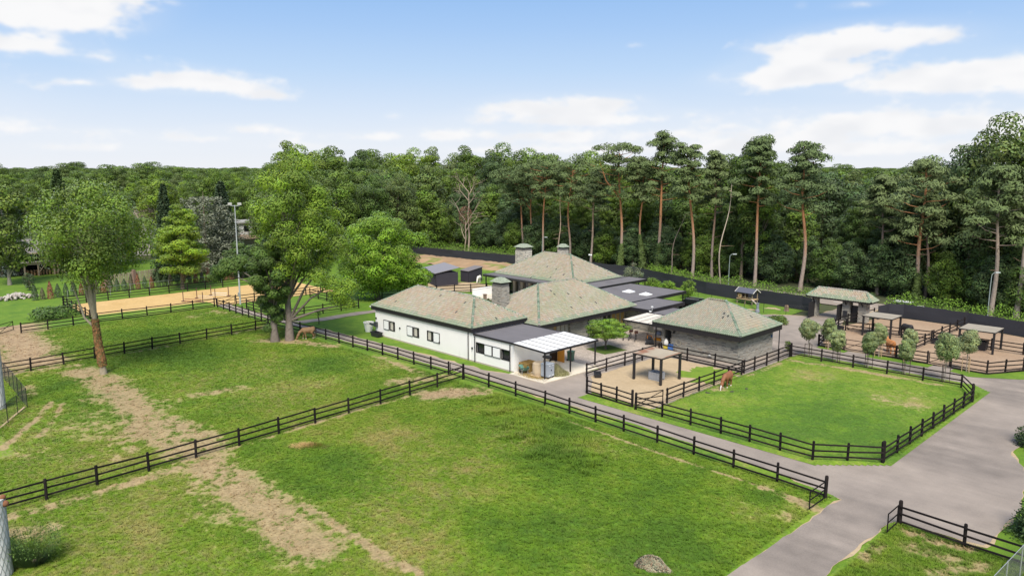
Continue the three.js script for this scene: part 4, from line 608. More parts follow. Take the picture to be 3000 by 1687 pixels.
// one leaf: a four-cornered blade facing roughly n
function leaf(b, p, n, size, col, r, slim = .55, soft = null) {
  let x = cross(n, dirr(r)); if (len(x) < .05) x = [1, 0, 0]; x = unit(x); const y = cross(n, x), L = size * .5 * (.75 + r() * .5), w = L * slim; b.col = col;
  const A = add(p, x, -L), B = add(add(p, y, -w), n, L * .12), C = add(p, x, L), D = add(add(p, y, w), n, L * .12), m = soft ?? n;
  b.v(A, m); b.v(B, m); b.v(C, m); b.v(A, m); b.v(C, m); b.v(D, m);
}
// leaves spread over the outer shell of a lobe
function lobe(b, c, rad, n, size, col, r, o = {}) {
  for (let i = 0; i < n; i++) {
    let d = dirr(r); if (d[1] < -.35 && r() < .6) d[1] = -d[1];
    const k = .62 + .45 * Math.sqrt(r()) + (o.fray ?? 0) * (r() - .5), p = [c[0] + d[0] * rad[0] * k, c[1] + d[1] * rad[1] * k, c[2] + d[2] * rad[2] * k];
    let nn = unit([d[0] + (r() - .5) * 1.3, d[1] + .25 + (r() - .5) * 1.2, d[2] + (r() - .5) * 1.3]);
    if (nn[0] * d[0] + nn[1] * d[1] + nn[2] * d[2] < 0) nn = nn.map(q => -q);
    const f = .72 + .5 * r(), g = r(), c2 = [col[0] * f * (.9 + .3 * g), col[1] * f, col[2] * f * (1.15 - .4 * g)];
    leaf(b, p, nn, size, c2, r, o.slim ?? .6, unit(add(nn, d, 1.5)));
  }
}
// crown of many lobes on an uneven envelope
function crown(seed, o) { // o: y0, y1, r, lobes, leaves, leaf, taper
  const r = rng(seed), b = new GB(), yc = (o.y0 + o.y1) / 2, hy = (o.y1 - o.y0) / 2, tips = [];
  const N = o.lobes ?? 46;
  for (let i = 0; i < N; i++) {
    const v = 1 - 2 * (i + .5) / N, a = i * 2.39996 + r() * .9, q = Math.sqrt(Math.max(0, 1 - v * v)), prof = o.prof ? o.prof((v + 1) / 2) : 1;
    const k = (.52 + .36 * r()) * (1 + (fbm(a * .8 + seed, v * 2 + seed, 2) - .5) * (o.uneven ?? .5)), R = (o.lr ?? .34) * o.r * (.7 + .6 * r());
    const c = [Math.cos(a) * q * o.r * k * prof + (o.dx ?? 0) * (v + 1) / 2, yc + v * hy * (k + .14), Math.sin(a) * q * o.r * k * prof];
    const t = .66 + .6 * r(); c[0] += camRight[0] * (o.off ?? 0); c[2] -= camRight[1] * (o.off ?? 0); lobe(b, c, [R, R * (o.flat ?? .72), R], Math.round(o.leaves / N * (R * R) / ((o.lr ?? .34) * o.r) ** 2), o.leaf, [t, t * (.95 + .1 * r()), t], r, o); tips.push(c);
  }
  for (const [x, y, z, R] of o.extra ?? []) { const c = [x * camRight[0] + z * .717, y, -(x * camRight[1]) + z * .697]; lobe(b, c, [R, R * .7, R], Math.round(o.leaves / N * (R * R) / ((o.lr ?? .34) * o.r) ** 2), o.leaf, [1, 1, 1], r, o); tips.push(c); }
  for (let i = 0; i < (o.core ?? 0); i++) { const d = dirr(r), k = Math.cbrt(r()) * .6; leaf(b, [d[0] * o.r * k, yc + d[1] * hy * k, d[2] * o.r * k], dirr(r), o.leaf * 1.6, [.8, .8, .8], r); }
  return { geo: b.build(), tips };
}
function trunk(seed, o, tips, H) { // tapered trunk with limbs to some lobes
  const r = rng(seed + 500), b = new GB(), P = [], R = []; b.col = [1, 1, 1];
  const n = 7; for (let i = 0; i <= n; i++) { const f = i / n; P.push([(o.dx ?? 0) * f * f + (r() - .5) * .16 * o.rad * 6 * f, H * f, (r() - .5) * .16 * o.rad * 6 * f]); R.push(o.rad * (i === 0 ? 1.35 : 1) * (1 - .72 * f)); }
  b.tube(P, R, 8, true);
  for (const t of tips.filter((q, i) => i % (o.every ?? 4) === 0)) { const k = Math.min(n - 1, Math.max(1, Math.floor(clamp((t[1] - H * .2) / H * .8, .12, .9) * n))), a = P[k], m = [lerp(a[0], t[0], .5), lerp(a[1], t[1], .62), lerp(a[2], t[2], .5)], q = R[k] * .5; b.tube([a, m, t], [q, q * .6, q * .18], 5, false); }
  return b.build();
}
// woodland prototypes: three shapes, several leaf tints
const protoShapes = [
  { h: 21, r: 5.6, y0: 3.5, y1: 21, lobes: 62, leaves: 14000, leaf: .40, lr: .30, uneven: .7 },
  { h: 23, r: 5.0, y0: 5, y1: 23, lobes: 60, leaves: 13500, leaf: .39, lr: .28, uneven: .8, prof: f => 1 - .35 * f },
  { h: 19, r: 6.4, y0: 2, y1: 19, lobes: 66, leaves: 15000, leaf: .41, lr: .28, uneven: .7, flat: .6 },
  { h: 10, r: 4.2, y0: .2, y1: 10, lobes: 48, leaves: 9500, leaf: .36, lr: .32, uneven: .7, prof: f => 1.1 - .4 * f },
  { h: 13, r: 3.7, y0: .6, y1: 13, lobes: 46, leaves: 8800, leaf: .35, lr: .32, uneven: .8, prof: f => 1.1 - .5 * f },
].map((o, i) => { const c = crown(100 + i * 7, { core: 500, ...o }); return { ...o, crown: c.geo, trunk: trunk(100 + i * 7, { rad: .3, every: 5 }, c.tips, o.y0 + (o.y1 - o.y0) * .7) }; });
const tints = [[.102, .182, .008], [.072, .140, .013], [.155, .255, .006], [.064, .122, .028], [.080, .148, .040], [.105, .160, .028]].map(c => leafMat(c));
const KIND = ['dark green', 'deep green', 'bright yellow-green', 'blackish green', 'blue-green', 'olive green'];
const SHAPE = ['broad-crowned', 'tall narrow-crowned', 'wide spreading', 'low bushy', 'upright bushy'];
const protoTree = {};
function woodTree(shape, tint, s, t, h, turn, where) {
  const k = shape + '_' + tint, p = protoShapes[shape]; let o = protoTree[k];
  const label = `${SHAPE[shape]} ${KIND[tint]} tree ${where}`;
  if (!o) { o = protoTree[k] = thing('broadleaf_tree', label, 'tree'); mesh('trunk', p.trunk, barkBrown, o); mesh('crown', p.crown, tints[tint], o).userData.kind = 'stuff'; } else { o = copy(o, label); }
  o.userData.group = 'broadleaf trees ' + where; const q = h / p.h; o.position.set(s, -.1, -t); o.rotation.y = turn; o.scale.set(q * (.92 + .2 * ((turn * 7) % 1)), q, q * (.92 + .2 * ((turn * 5) % 1))); return o;
}
const inView = (s, t, m = 2.5) => { const c = Math.cos(45.8 * Math.PI / 180), n = Math.sin(45.8 * Math.PI / 180), x = s * c + t * n, z = t * c - s * n; return z > 5 && Math.abs(x / z) * 2200 < 1500 + m * 2200 / z * 2.4; };
{
  const r = rng(2024), put = [];
  const clear = (s, t, d) => put.every(q => Math.hypot(q[0] - s, q[1] - t) > Math.min(d, q[2])); 
  const row = (n, f, gap, shapes, tn, hh, where) => { for (let i = 0; i < n; i++) { const [s, t] = f(i / n, r); { const x = (s * .697 + t * .717), z = t * .697 - s * .717, u = 1500 + 2200 * x / z; if ((u > 640 && u < 800 && z < 206) || (u > 430 && u < 705 && z < 172) || (u < 260 && z < 186) || (u > 395 && u < 455 && z < 186)) continue; } if (!inView(s, t, 4) || !clear(s, t, gap)) continue; put.push([s, t, gap]); const uu = 1500 + 2200 * (s * .697 + t * .717) / (t * .697 - s * .717); woodTree(shapes[(r() * shapes.length) | 0], tn[(r() * tn.length) | 0], s, t, Math.min(hh(s, t), uu < 830 ? 17 : 99) * (.88 + .24 * r()), r() * 6.28, where); } };
  const B = s => s < -100 ? 121.5 : s < -60 ? 119.5 : s < -34 ? 121 : 118; // edge of the wood beyond the road
  const tall = s => s < -150 ? 23.5 : s < -112 ? 22.5 : s < -75 ? 20.5 : s < -45 ? 20.5 : s < -34 ? 19 : s < -24 ? 22 : 24.5;
  // low growth at the wood's edge
  row(150, (f, r) => { const s = lerp(-190, 10, f) + r() * 2; return [s, B(s) + 1.5 + r() * 5 + (s < -150 ? (s + 150) * .2 : 0)]; }, 3.6, [3, 3, 4], [3, 3, 4, 1, 1, 0], () => 8, 'in the undergrowth at the edge of the wood');
  row(120, (f, r) => { const s = lerp(-200, 10, f) + r() * 2; return [s, B(s) + 7 + r() * 6 + (s < -150 ? (s + 150) * .2 : 0)]; }, 4.5, [4, 4, 1], [3, 1, 4, 0, 0], () => 13.5, 'behind the pines');
  row(120, (f, r) => { const s = lerp(-170, 8, f) + r() * 2; return [s, B(s) + 4 + r() * 9]; }, 3.9, [1, 0, 4], [0, 5, 1, 0, 4, 2], () => 16.5, 'filling the gaps between the pines');
  row(130, (f, r) => { const s = lerp(-220, 20, f) + r() * 3; return [s, B(s) + 14 + r() * 7 + (s < -150 ? (s + 150) * .2 : 0)]; }, 5.6, [0, 1, 2], [0, 1, 3, 0, 5], s => tall(s) * .9, 'in the wood behind the pines');
  row(150, (f, r) => { const s = lerp(-250, 30, f) + r() * 3; return [s, B(s) + 24 + r() * 14 + (s < -150 ? (s + 150) * .25 : 0)]; }, 6.4, [0, 1, 2], [0, 2, 1, 2, 0, 5], s => tall(s), 'on the skyline of the wood');
  for (const [a, b, s, t, h] of [[0, 5, -30, 129, 26.5], [1, 0, -25.5, 131, 27], [0, 0, -21.5, 127.5, 25.5], [2, 5, -19.5, 133, 26.5], [2, 4, -33.5, 131, 24.5], [0, 0, -17, 128, 27]]) woodTree(a, b, s, t, h, s * 3.3, 'in the tall wood at the right edge'); for (const [a, b, s, t, h] of [[1, 0, -64.4, 123, 25.2], [1, 1, -67.5, 123.5, 24.2]]) woodTree(a, b, s, t, h, s * 2.1, 'beside the dark pine right of centre');
  // dense wood behind the lawn, left of the house
  row(60, (f, r) => { const s = lerp(-152, -128, r()), t = lerp(62, 112, f) - (s + 128) * .6 + r() * 5; return [s - 12, t]; }, 5.5, [0, 2, 2, 4], [0, 2, 5, 0, 1], () => 18, 'behind the lawn left of the earth bank');
  row(60, (f, r) => { const s = lerp(-190, -160, r()), t = lerp(60, 135, f); return [s, t]; }, 6.5, [0, 1, 2], [0, 2, 0, 2, 1], () => 24.5, 'in the tall wood behind the round maple');
  // far woods at left, beyond the houses
  row(110, (f, r) => { const d = lerp(185, 300, r() * r()), a = lerp(-37, -4, f); const x = Math.sin(a * Math.PI / 180) * d, z = Math.cos(a * Math.PI / 180) * d; return [x * .697 - z * .717, x * .717 + z * .697]; }, 8, [0, 2, 1], [0, 2, 5, 0, 2, 1], (s, t) => 16.6, 'in the far wood beyond the houses');
  row(90, (f, r) => { const d = lerp(330, 620, r()), a = lerp(-37, 37, f); const x = Math.sin(a * Math.PI / 180) * d, z = Math.cos(a * Math.PI / 180) * d; return [x * .697 - z * .717, x * .717 + z * .697]; }, 12, [0, 2], [1, 5, 0], () => 18.6, 'on the distant skyline');
  row(46, (f, r) => { const d = lerp(150, 178, r()), a = lerp(-36.5, -12, f); const x = Math.sin(a * Math.PI / 180) * d, z = Math.cos(a * Math.PI / 180) * d; return [x * .697 - z * .717, x * .717 + z * .697]; }, 6, [0, 2, 4, 3], [0, 2, 5, 2, 0], () => 12.2, 'behind the wooden sheds at left');
}
{ // the far woods that close the view all round, too distant to tell tree from tree
  const r = rng(606), ms = [], cs = [], m4 = new THREE.Matrix4(), q = new THREE.Quaternion(), c0 = new THREE.Color();
  for (let i = 0; i < 1300; i++) { const d = lerp(330, 1900, Math.pow(r(), 1.1)), a = (r() - .5) * 84 * Math.PI / 180, x = Math.sin(a) * d, z = Math.cos(a) * d, h = (d > 900 ? .92 + .2 * r() * r() : .66 + .62 * r() * r() + .16 * fbm(a * 22, d * .01, 2)), w = h * (1 + d / 1400); q.setFromAxisAngle(new THREE.Vector3(0, 1, 0), r() * 6); m4.compose(new THREE.Vector3(x * .697 - z * .717, -.1, -(x * .717 + z * .697)), q, new THREE.Vector3(w, h, w)); ms.push(m4.clone()); const k = .8 + .5 * r(); cs.push([k, k, k]); }
  const im = new THREE.InstancedMesh(protoShapes[2].crown, tints[0], ms.length); ms.forEach((m, i) => { im.setMatrixAt(i, m); im.setColorAt(i, c0.setRGB(...cs[i])); }); im.name = 'distant_wood'; im.userData = { kind: 'stuff', label: 'unbroken distant woodland along the horizon', category: 'wood' }; scene.add(im);
}
// ---------- pines: bare curved trunks, plate-like needle pads high up ----------
const needleMats = [[.095, .138, .036], [.080, .122, .032], [.108, .148, .044]].map(c => leafMat(c, { transmission: .1, roughness: .8 }));
function needlePad(b, c, R, n, r, flat = .5, col = 1) { for (let i = 0; i < n; i++) { const d = dirr(r), k = Math.cbrt(r()), p = [c[0] + d[0] * R * k, c[1] + Math.abs(d[1]) * R * flat * k * (r() < .25 ? -.7 : 1), c[2] + d[2] * R * k]; const nn = unit([d[0] + (r() - .5), .55 + (r() - .5) * .9, d[2] + (r() - .5)]), f = (.7 + .55 * r()) * col; leaf(b, p, nn, .55, [f, f, f], r, .34, unit(add(nn, [0, 1, 0], .5))); } }
function pine(label, s, t, h, lean, R, o = {}) {
  const g = thing('pine_tree', label, 'tree', s, t, 0, 'tall pines along the edge of the wood'), r = rng(Math.round(s * 31 + t * 17) + 70000), cb = (o.bare ?? .58) - .07, P = [], Rd = [], n = 12, dir = [camRight[0], -camRight[1]], wig = o.wig ?? .35, ph = r() * 6;
  const W = f => { const q = lean * f * f + Math.sin(f * 5 + ph) * wig * Math.sin(f * Math.PI), w = Math.sin(f * 4 + ph * 2) * wig * .6; return [dir[0] * q - dir[1] * w * f, h * f, dir[1] * q + dir[0] * w * f]; };
  for (let i = 0; i <= n; i++) { P.push(W(i / n * (o.pads === 0 ? 1 : .95))); Rd.push((o.rad ?? .26) * (i ? 1 : 1.25) * (1 - .70 * i / n)); }
  const lowC = o.low ?? [.30, .24, .205], upC = (o.up ?? [.36, .165, .075]).map(q => q * 1.3);
  const tb = new GB(); tb.tube(P, Rd, 9, true, i => mix3(lowC, upC, sstep(.18, .52, i / n + (r() - .5) * .1)));
  const nb = new GB(), pads = o.pads ?? 25; R *= 1.22;
  for (let i = 0; i < pads; i++) {
    const f = lerp(cb, .985, Math.pow((i + .3) / pads, .85)), a = i * 2.4 + r(), k = o.umbrella ? (.45 + .75 * Math.sin((f - cb) / (1 - cb) * 2.4 + .5)) : (1.08 - .8 * Math.pow((f - cb) / (1 - cb), 1.5)), L = R * k * (.22 + .82 * r()), p0 = W(f - .03), e = [p0[0] + Math.cos(a) * L, p0[1] + L * (.12 + .25 * r()) + .1, p0[2] + Math.sin(a) * L];
    tb.tube([p0, [lerp(p0[0], e[0], .55), lerp(p0[1], e[1], .35), lerp(p0[2], e[2], .55)], e], [.075, .05, .02], 5, false, () => upC);
    needlePad(nb, e, (.42 + .3 * r()) * Math.min(R, 4.4) * .62, Math.round((o.dens ?? 1) * 200), r); if (r() < .7) needlePad(nb, [lerp(p0[0], e[0], .55), e[1] + .25, lerp(p0[2], e[2], .55)], R * .3, 90, r);
  }
  for (let i = 0; i < (o.snags ?? 3); i++) { const f = lerp(.3, cb, r()), a = r() * 6.28, p0 = W(f), L = .7 + r() * 1.8; tb.tube([p0, [p0[0] + Math.cos(a) * L * .5, p0[1] + .1, p0[2] + Math.sin(a) * L * .5], [p0[0] + Math.cos(a) * L, p0[1] + L * .35 * r(), p0[2] + Math.sin(a) * L]], [.05, .035, .012], 4, false, () => [.30, .20, .14]); }
  if (o.fork) { const p0 = W(o.fork), e = add(p0, [dir[0] * R * .65 * (o.fside ?? 1), h * (.97 - o.fork) * .75, dir[1] * R * .65 * (o.fside ?? 1)]), m = [lerp(p0[0], e[0], .7), lerp(p0[1], e[1], .5), lerp(p0[2], e[2], .7)]; tb.tube([p0, m, e], [.17, .13, .06], 7, false, () => upC); for (let i = 0; i < 5; i++) needlePad(nb, [e[0] + (r() - .5) * R, e[1] + (r() - .3) * 1.6, e[2] + (r() - .5) * R], R * .36, 150, r); }
  mesh('trunk', tb.build(), barkWhite, g); if (pads) mesh('crown', nb.build(), needleMats[(r() * 3) | 0], g).userData.kind = 'stuff';
  if (o.ivy) { const ib = new GB(); for (let i = 0; i < 1500; i++) { const y = r() * o.ivy, f = y / h, c = W(f), a = r() * 6.28, q = (.28 + .62 * (1 - y / o.ivy)) * (.6 + .5 * r()), d = [Math.cos(a), .2, Math.sin(a)], k = .7 + .5 * r(); leaf(ib, [c[0] + d[0] * q, y, c[2] + d[2] * q], unit(add(d, dirr(r), .5)), .34, [k, k, k], r, .7); } mesh('ivy', ib.build(), tints[5], g).userData.kind = 'stuff'; }
  return g;
}
pine('short leaning orange-stemmed pine left of the rear chimney', -122.65, 123.15, 19.6, -2.8, 4.2, { umbrella: 1, bare: .66 });
pine('forked orange-stemmed pine above the left rear chimney', -120.5, 123.4, 20.2, .8, 4.6, { umbrella: 1, bare: .70, fork: .52, fside: -1, wig: .5 });
pine('straight orange-stemmed pine above the rear roof ridge', -112.8, 119.15, 21.5, 1, 4.2, { umbrella: 1, bare: .70, wig: .15 });
pine('dead leafless forked stem behind the small rear chimney', -108, 118.9, 14, .3, 1, { pads: 0, snags: 7, up: [.34, .26, .19], fork: 0, rad: .17 });
pine('slim pine with an elbow bend behind the small rear chimney', -106.7, 121.1, 20.6, .5, 4, { umbrella: 1, bare: .68, wig: .6 });
pine('slender grey-stemmed pine right of the rear roof', -99.8, 119.9, 19.3, 1.6, 3.4, { bare: .66, wig: .3, up: [.33, .22, .15] });
pine('thick forked pine with ivy round its foot', -91.9, 119.6, 24, -.6, 5.2, { umbrella: 1, bare: .66, fork: .58, fside: -1, ivy: 5, rad: .34 });
pine('crooked pine with a thick ivy sleeve on its lower stem', -87.5, 121.2, 22.3, -1.2, 3.4, { bare: .68, wig: .8, ivy: 7 });
pine('tallest pine with a ragged top standing clear of the wood', -84, 121.3, 26.9, .7, 4.3, { bare: .60, ivy: 5.5, rad: .34, wig: .15, dens: 1.2 });
pine('bright orange-stemmed pine with a domed top', -73.6, 117.1, 24.5, -1.9, 3.5, { bare: .66, rad: .31 });
pine('thin bent leafless stem beside the orange pine', -80, 120, 11.5, 2.3, .6, { pads: 0, snags: 2, rad: .12, up: [.28, .22, .17] });
pine('thin pale winding stem leaning to the right', -66.1, 114, 18.3, 1.3, 1.6, { pads: 3, bare: .9, snags: 2, rad: .14, wig: .7, up: [.36, .30, .24], low: [.30, .25, .21] });
pine('straight pine with a dark narrow top right of centre', -61.8, 117.9, 25.5, -.1, 3.2, { bare: .62, wig: .12, rad: .3, dens: 1.15 });
pine('tall pine with an S-shaped orange stem left of the gatehouse', -54, 118.2, 24.1, .2, 4, { bare: .60, wig: .75, rad: .34, snags: 6 });
pine('broad spreading pine with long side limbs right of the gatehouse', -37.7, 122.6, 21.7, -.3, 5.8, { bare: .44, pads: 26, rad: .36, up: [.36, .17, .08], ivy: 4.2 });
pine('dark straight stem close behind the broad spreading pine', -37, 123.9, 16.5, -.6, 2.4, { bare: .7, rad: .26, up: [.17, .125, .10] });
pine('brown ivy-grown stem near the right edge', -30.8, 126.3, 16.6, -1, 2.6, { bare: .7, rad: .3, up: [.25, .18, .13], ivy: 6.5, snags: 8 });
pine('reddish brown stem left of the street lamp at the right', -32.4, 125.6, 17, 1.2, 2.6, { bare: .7, rad: .3, up: [.20, .14, .115], snags: 6 });
pine('pale grey stem beside the street lamp at the right', -26.5, 116.9, 20.4, -.4, 3.8, { bare: .56, rad: .33, up: [.34, .27, .22], low: [.30, .25, .21] });
pine('pale grey stem leaning right at the right edge', -23.8, 118.1, 23.1, 2.2, 3.8, { bare: .5, rad: .36, up: [.34, .28, .23], low: [.33, .28, .24] });
pine('slim dark stem between the gatehouse and the broad pine', -44, 124, 19, -.6, 2.6, { bare: .62, up: [.16, .12, .10] });
pine('pine half hidden behind the pale winding stem', -72.5, 121.9, 23, -.4, 3.2, { bare: .6, up: [.22, .14, .10] });

// ---------- single garden trees ----------
{ // leaning ivy-clad tree at left
  const g = thing('ash_tree', 'tall airy tree with brown ivy-clad lower trunk standing in the left pasture', 'tree', -78.9, 20.95);
  const r = rng(11), c = crown(901, { y0: 9.4, y1: 18.1, r: 5.6, lobes: 66, prof: f => .6 + .5 * Math.sin(f * 2.4), leaves: 26000, leaf: .27, lr: .26, uneven: .8, flat: .8, fray: .5, slim: .5 });
  mesh('crown', c.geo, leafMat([.150, .250, .010], { transmission: .35 }), g).userData.kind = 'stuff';
  const b = new GB(); b.col = [1, 1, 1]; const W = f => [-.6 * f + .08 * Math.sin(f * 9), 6 * f, .25 * f];
  b.tube([0, .15, .35, .6, .8, 1].map(W), [.36, .27, .25, .24, .23, .20], 10); const p = W(.93);
  for (const [dx, dz, h] of [[-.4, .4, 14.8], [.3, -.3, 16], [-1.6, 1.1, 13.4], [.9, .8, 13.8]]) b.tube([p, [p[0] + dx * .4, 9, p[2] + dz * .4], [p[0] + dx, 11.8, p[2] + dz], [p[0] + dx * 1.2, h, p[2] + dz * 1.4]], [.22, .17, .12, .04], 7, false);
  for (const t of c.tips.filter((_, i) => i % 4 === 0)) b.tube([[p[0] * .8, Math.max(7.5, t[1] - 2.6), p[2]], [t[0] * .6, t[1] - .8, t[2] * .6], t], [.09, .06, .02], 5, false);
  b.tube([W(.75), [-1.3, 5.6, .9], [-2.0, 9.2, 1.6]], [.16, .11, .04], 6, false);
  mesh('trunk', b.build(), bark([.33, .285, .21]), g);
  const ib = new GB(); for (let i = 0; i < 2600; i++) { const y = .9 + r() * 4.6, q = W(y / 6), a = r() * 6.28, k = .7 + .6 * r(), R = (.27 + r() * .12) * (1.12 - y * .05); leaf(ib, [q[0] + Math.cos(a) * R, y, q[2] + Math.sin(a) * R], unit([Math.cos(a) + (r() - .5), .3, Math.sin(a) + (r() - .5)]), .2, r() < .3 ? [k * .45, k * .8, k * .5] : [k, k * .9, k * .8], r, .7); } mesh('dead_ivy', ib.build(), leafMat([.23, .120, .042], { transmission: .1 }), g).userData.kind = 'stuff';
}
function gardenTree(name, label, s, t, H, o, col, bk, seed, rad, tr = .3) {
  const g = thing(name, label, 'tree', s, t), c = crown(seed, o); mesh('crown', c.geo, leafMat(col, { transmission: tr }), g).userData.kind = 'stuff'; mesh('trunk', trunk(seed, { rad, every: o.every ?? 3, dx: o.dx ?? 0 }, c.tips, H), bk, g); return g;
}
gardenTree('locust_tree', 'tallest tree of the pair beside the grazing dun horse', -79.5, 41.05, 16.5, { y0: 7.2, y1: 20.0, r: 5.3, lobes: 84, prof: f => 1.1 - .35 * f, off: 1.5, extra: [[5.2, 6.6, 0, 1.5], [6.4, 5.6, .6, 1.4], [6, 4.7, -.4, 1.2], [7, 4.4, 0, 1.0], [7.2, 6.4, 0, 1.2]], leaves: 46000, leaf: .25, lr: .235, uneven: .75, flat: .8, fray: .45, slim: .5 }, [.180, .305, .005], bark([.22, .18, .155]), 902, .42, .32);
gardenTree('ivy_tree', 'smaller dark leafy tree of the pair, its trunk wrapped in ivy', -80.05, 39.5, 9, { y0: 2.6, y1: 12.2, r: 2.75, lobes: 50, off: 0, prof: f => .62 + .5 * Math.sin(f * 2.5), extra: [[-4.4, 8.6, 0, 1.3], [-5.6, 8.4, .4, 1.1], [-6.4, 7.6, 0, .9], [-3.6, 9.2, -.5, 1.3], [-5, 9.3, 0, .8]], leaves: 27000, leaf: .24, lr: .27, uneven: .85, flat: .8, fray: .3, slim: .55 }, [.072, .140, .012], bark([.20, .165, .14]), 903, .42, .22);
gardenTree('maple_tree', 'round bright green maple behind the left end of the barn', -95.7, 64.3, 7.5, { y0: 1.2, y1: 12.6, r: 6.7, lobes: 110, leaves: 38000, leaf: .29, lr: .22, uneven: .45, flat: .62 }, [.185, .345, .005], bark([.11, .09, .075]), 904, .38, .3);
gardenTree('maple_tree', 'low dome of a bright green maple rising behind the barn roof', -94, 68.5, 3, { y0: 1.4, y1: 5.4, r: 4.0, lobes: 52, leaves: 8000, leaf: .34, lr: .26, flat: .5 }, [.17, .32, .005], bark([.11, .09, .075]), 905, .2, .3);
gardenTree('linden_tree', 'yellow-green tree standing behind the sand arena', -126.5, 46.6, 8, { y0: 2.6, y1: 13.6, r: 4.6, lobes: 80, leaves: 20000, leaf: .32, lr: .26, uneven: .5, flat: .45, prof: f => 1.15 - .6 * f }, [.195, .32, .006], barkBrown, 906, .28, .3);
gardenTree('garden_tree', 'leafy tree at the left edge in front of the wooden sheds', -152, 27, 8, { y0: 3, y1: 16.5, r: 4.6, lobes: 60, leaves: 9000, leaf: .46, lr: .3 }, [.12, .19, .012], barkGrey, 907, .3, .25);
gardenTree('garden_tree', 'leafy tree to the right of the floodlight mast behind the arena', -133, 60, 3.5, { y0: .8, y1: 5.8, r: 3.4, lobes: 40, leaves: 8000, leaf: .44, lr: .3 }, [.060, .120, .012], barkBrown, 908, .25, .2);
gardenTree('courtyard_tree', 'small flat-topped tree with layered green leaves in the paved courtyard', -51.15, 64.3, 1.7, { y0: 1.25, y1: 3.2, r: 2.75, lobes: 58, leaves: 13000, leaf: .20, lr: .23, uneven: .7, flat: .3, slim: .36, every: 3 }, [.155, .285, .010], bark([.14, .115, .095]), 909, .12, .3);
{ // grey cedar and spruces behind the arena
  const conifer = (name, label, s, t, h, R, col, o = {}) => { const g = thing(name, label, 'tree', s, t), r = rng(Math.round(s * 7 - t * 3) + 9000), b = new GB(), k = o.tiers ?? 26; const tb = new GB(); tb.col = [1, 1, 1]; tb.tube([[0, -.1, 0], [0, h * .5, .1], [0, h * .98, 0]], [h * .022, h * .014, .03], 8); mesh('trunk', tb.build(), barkBrown, g);
    for (let i = 0; i < k; i++) { const f = i / k, y = lerp(h * (o.y0 ?? .06), h * .97, f), rr = R * Math.pow(1 - f, o.pow ?? .85) + .25, n = Math.max(4, Math.round((o.arms ?? 9) * (1 - f * .5))); for (let m = 0; m < n; m++) { const a = m / n * 6.283 + i * 1.3 + r() * .5, L = rr * (.75 + .45 * r()); for (let q = 0; q < (o.per ?? 46); q++) { const d = Math.sqrt(r()) * L, w = (r() - .5) * L * .42, p = [Math.cos(a) * d - Math.sin(a) * w, y + d * (o.droop ?? -.3) + (r() - .5) * (o.thick ?? .9), Math.sin(a) * d + Math.cos(a) * w], nn = unit([(r() - .5) * 2, .7 + r() * .5, (r() - .5) * 2]), c = .7 + .55 * r(); leaf(b, p, nn, o.leaf ?? .5, [c, c, c], r, .4, unit(add(nn, [Math.cos(a), 0, Math.sin(a)], .4))); } } }
    mesh('crown', b.build(), leafMat(col, { transmission: .08 }), g).userData.kind = 'stuff'; return g; };
  conifer('cedar_tree', 'broad grey-green cedar with layered flat branches behind the arena', -144, 58, 15.8, 8.2, [.175, .19, .125], { tiers: 10, arms: 11, per: 130, pow: .36, droop: -.05, leaf: .55, y0: .08, thick: 1.2 });
  conifer('spruce_tree', 'dark pointed spruce left of the grey cedar, on the left skyline', -186, 43.6, 20.5, 5, [.055, .10, .020], { leaf: .7 });
  conifer('spruce_tree', 'dark spruce to the right of the grey cedar', -150, 64, 18, 4.6, [.038, .070, .026], { leaf: .6 });
  conifer('spruce_tree', 'blue-grey spruce at the left edge', -166, 28.5, 15, 3.6, [.085, .115, .090], { leaf: .55 });
  conifer('spruce_tree', 'dark spruce standing behind the yellow-green tree', -139, 49, 12, 3.2, [.036, .074, .014], { leaf: .5 });
  conifer('spruce_tree', 'slim dark spruce above the far house chimney', -176, 62, 17, 3.2, [.036, .070, .022], { leaf: .55 });
  const edge = conifer('cypress_hedge', 'dark conifer hedge plant at the right edge beside the drive', -10.6, 63.6, 3.4, 1.4, [.040, .075, .012], { leaf: .22, tiers: 16, per: 60 });
  conifer('cypress_hedge', 'dark conifer hedge plant at the right edge above the short fence', -7.3, 47.6, 3.2, 1.5, [.040, .080, .012], { leaf: .22, tiers: 16, per: 60 });
}
{ // tall dead tree in the wood
  const g = thing('bare_tree', 'leafless grey tree with some rusty needles standing in the wood behind the bank', 'tree', -133, 115), r = rng(66), b = new GB(); b.col = [1, 1, 1];
  const br = (p, d, L, R, k) => { const e = add(p, d, L), m = add(add(p, d, L * .5), dirr(r), L * .06); b.tube([p, m, e], [R, R * .75, R * .45], 5, false); if (k > 0) for (let i = 0; i < 4; i++) br(add(p, d, L * (.45 + .18 * i)), unit(add([d[0], Math.max(d[1], .35), d[2]], dirr(r), .8)), L * (.5 + .2 * r()), R * .5, k - 1); };
  br([0, 0, 0], [0, 1, 0], 9, .3, 0); br([0, 9, 0], unit([.1, 1, .05]), 5.5, .24, 3); br([.4, 0, 1.6], unit([.06, 1, 0]), 8, .2, 2); mesh('trunk', b.build(), bark([.34, .27, .21]), g);
  const ib = new GB(); for (let i = 0; i < 500; i++) { const d = dirr(r); leaf(ib, [d[0] * 1.5, 9 + d[1] * 2, d[2] * 1.5 + .8], dirr(r), .4, [1, 1, 1], r, .3); } mesh('dead_needles', ib.build(), leafMat([.20, .075, .045]), g).userData.kind = 'stuff';
}
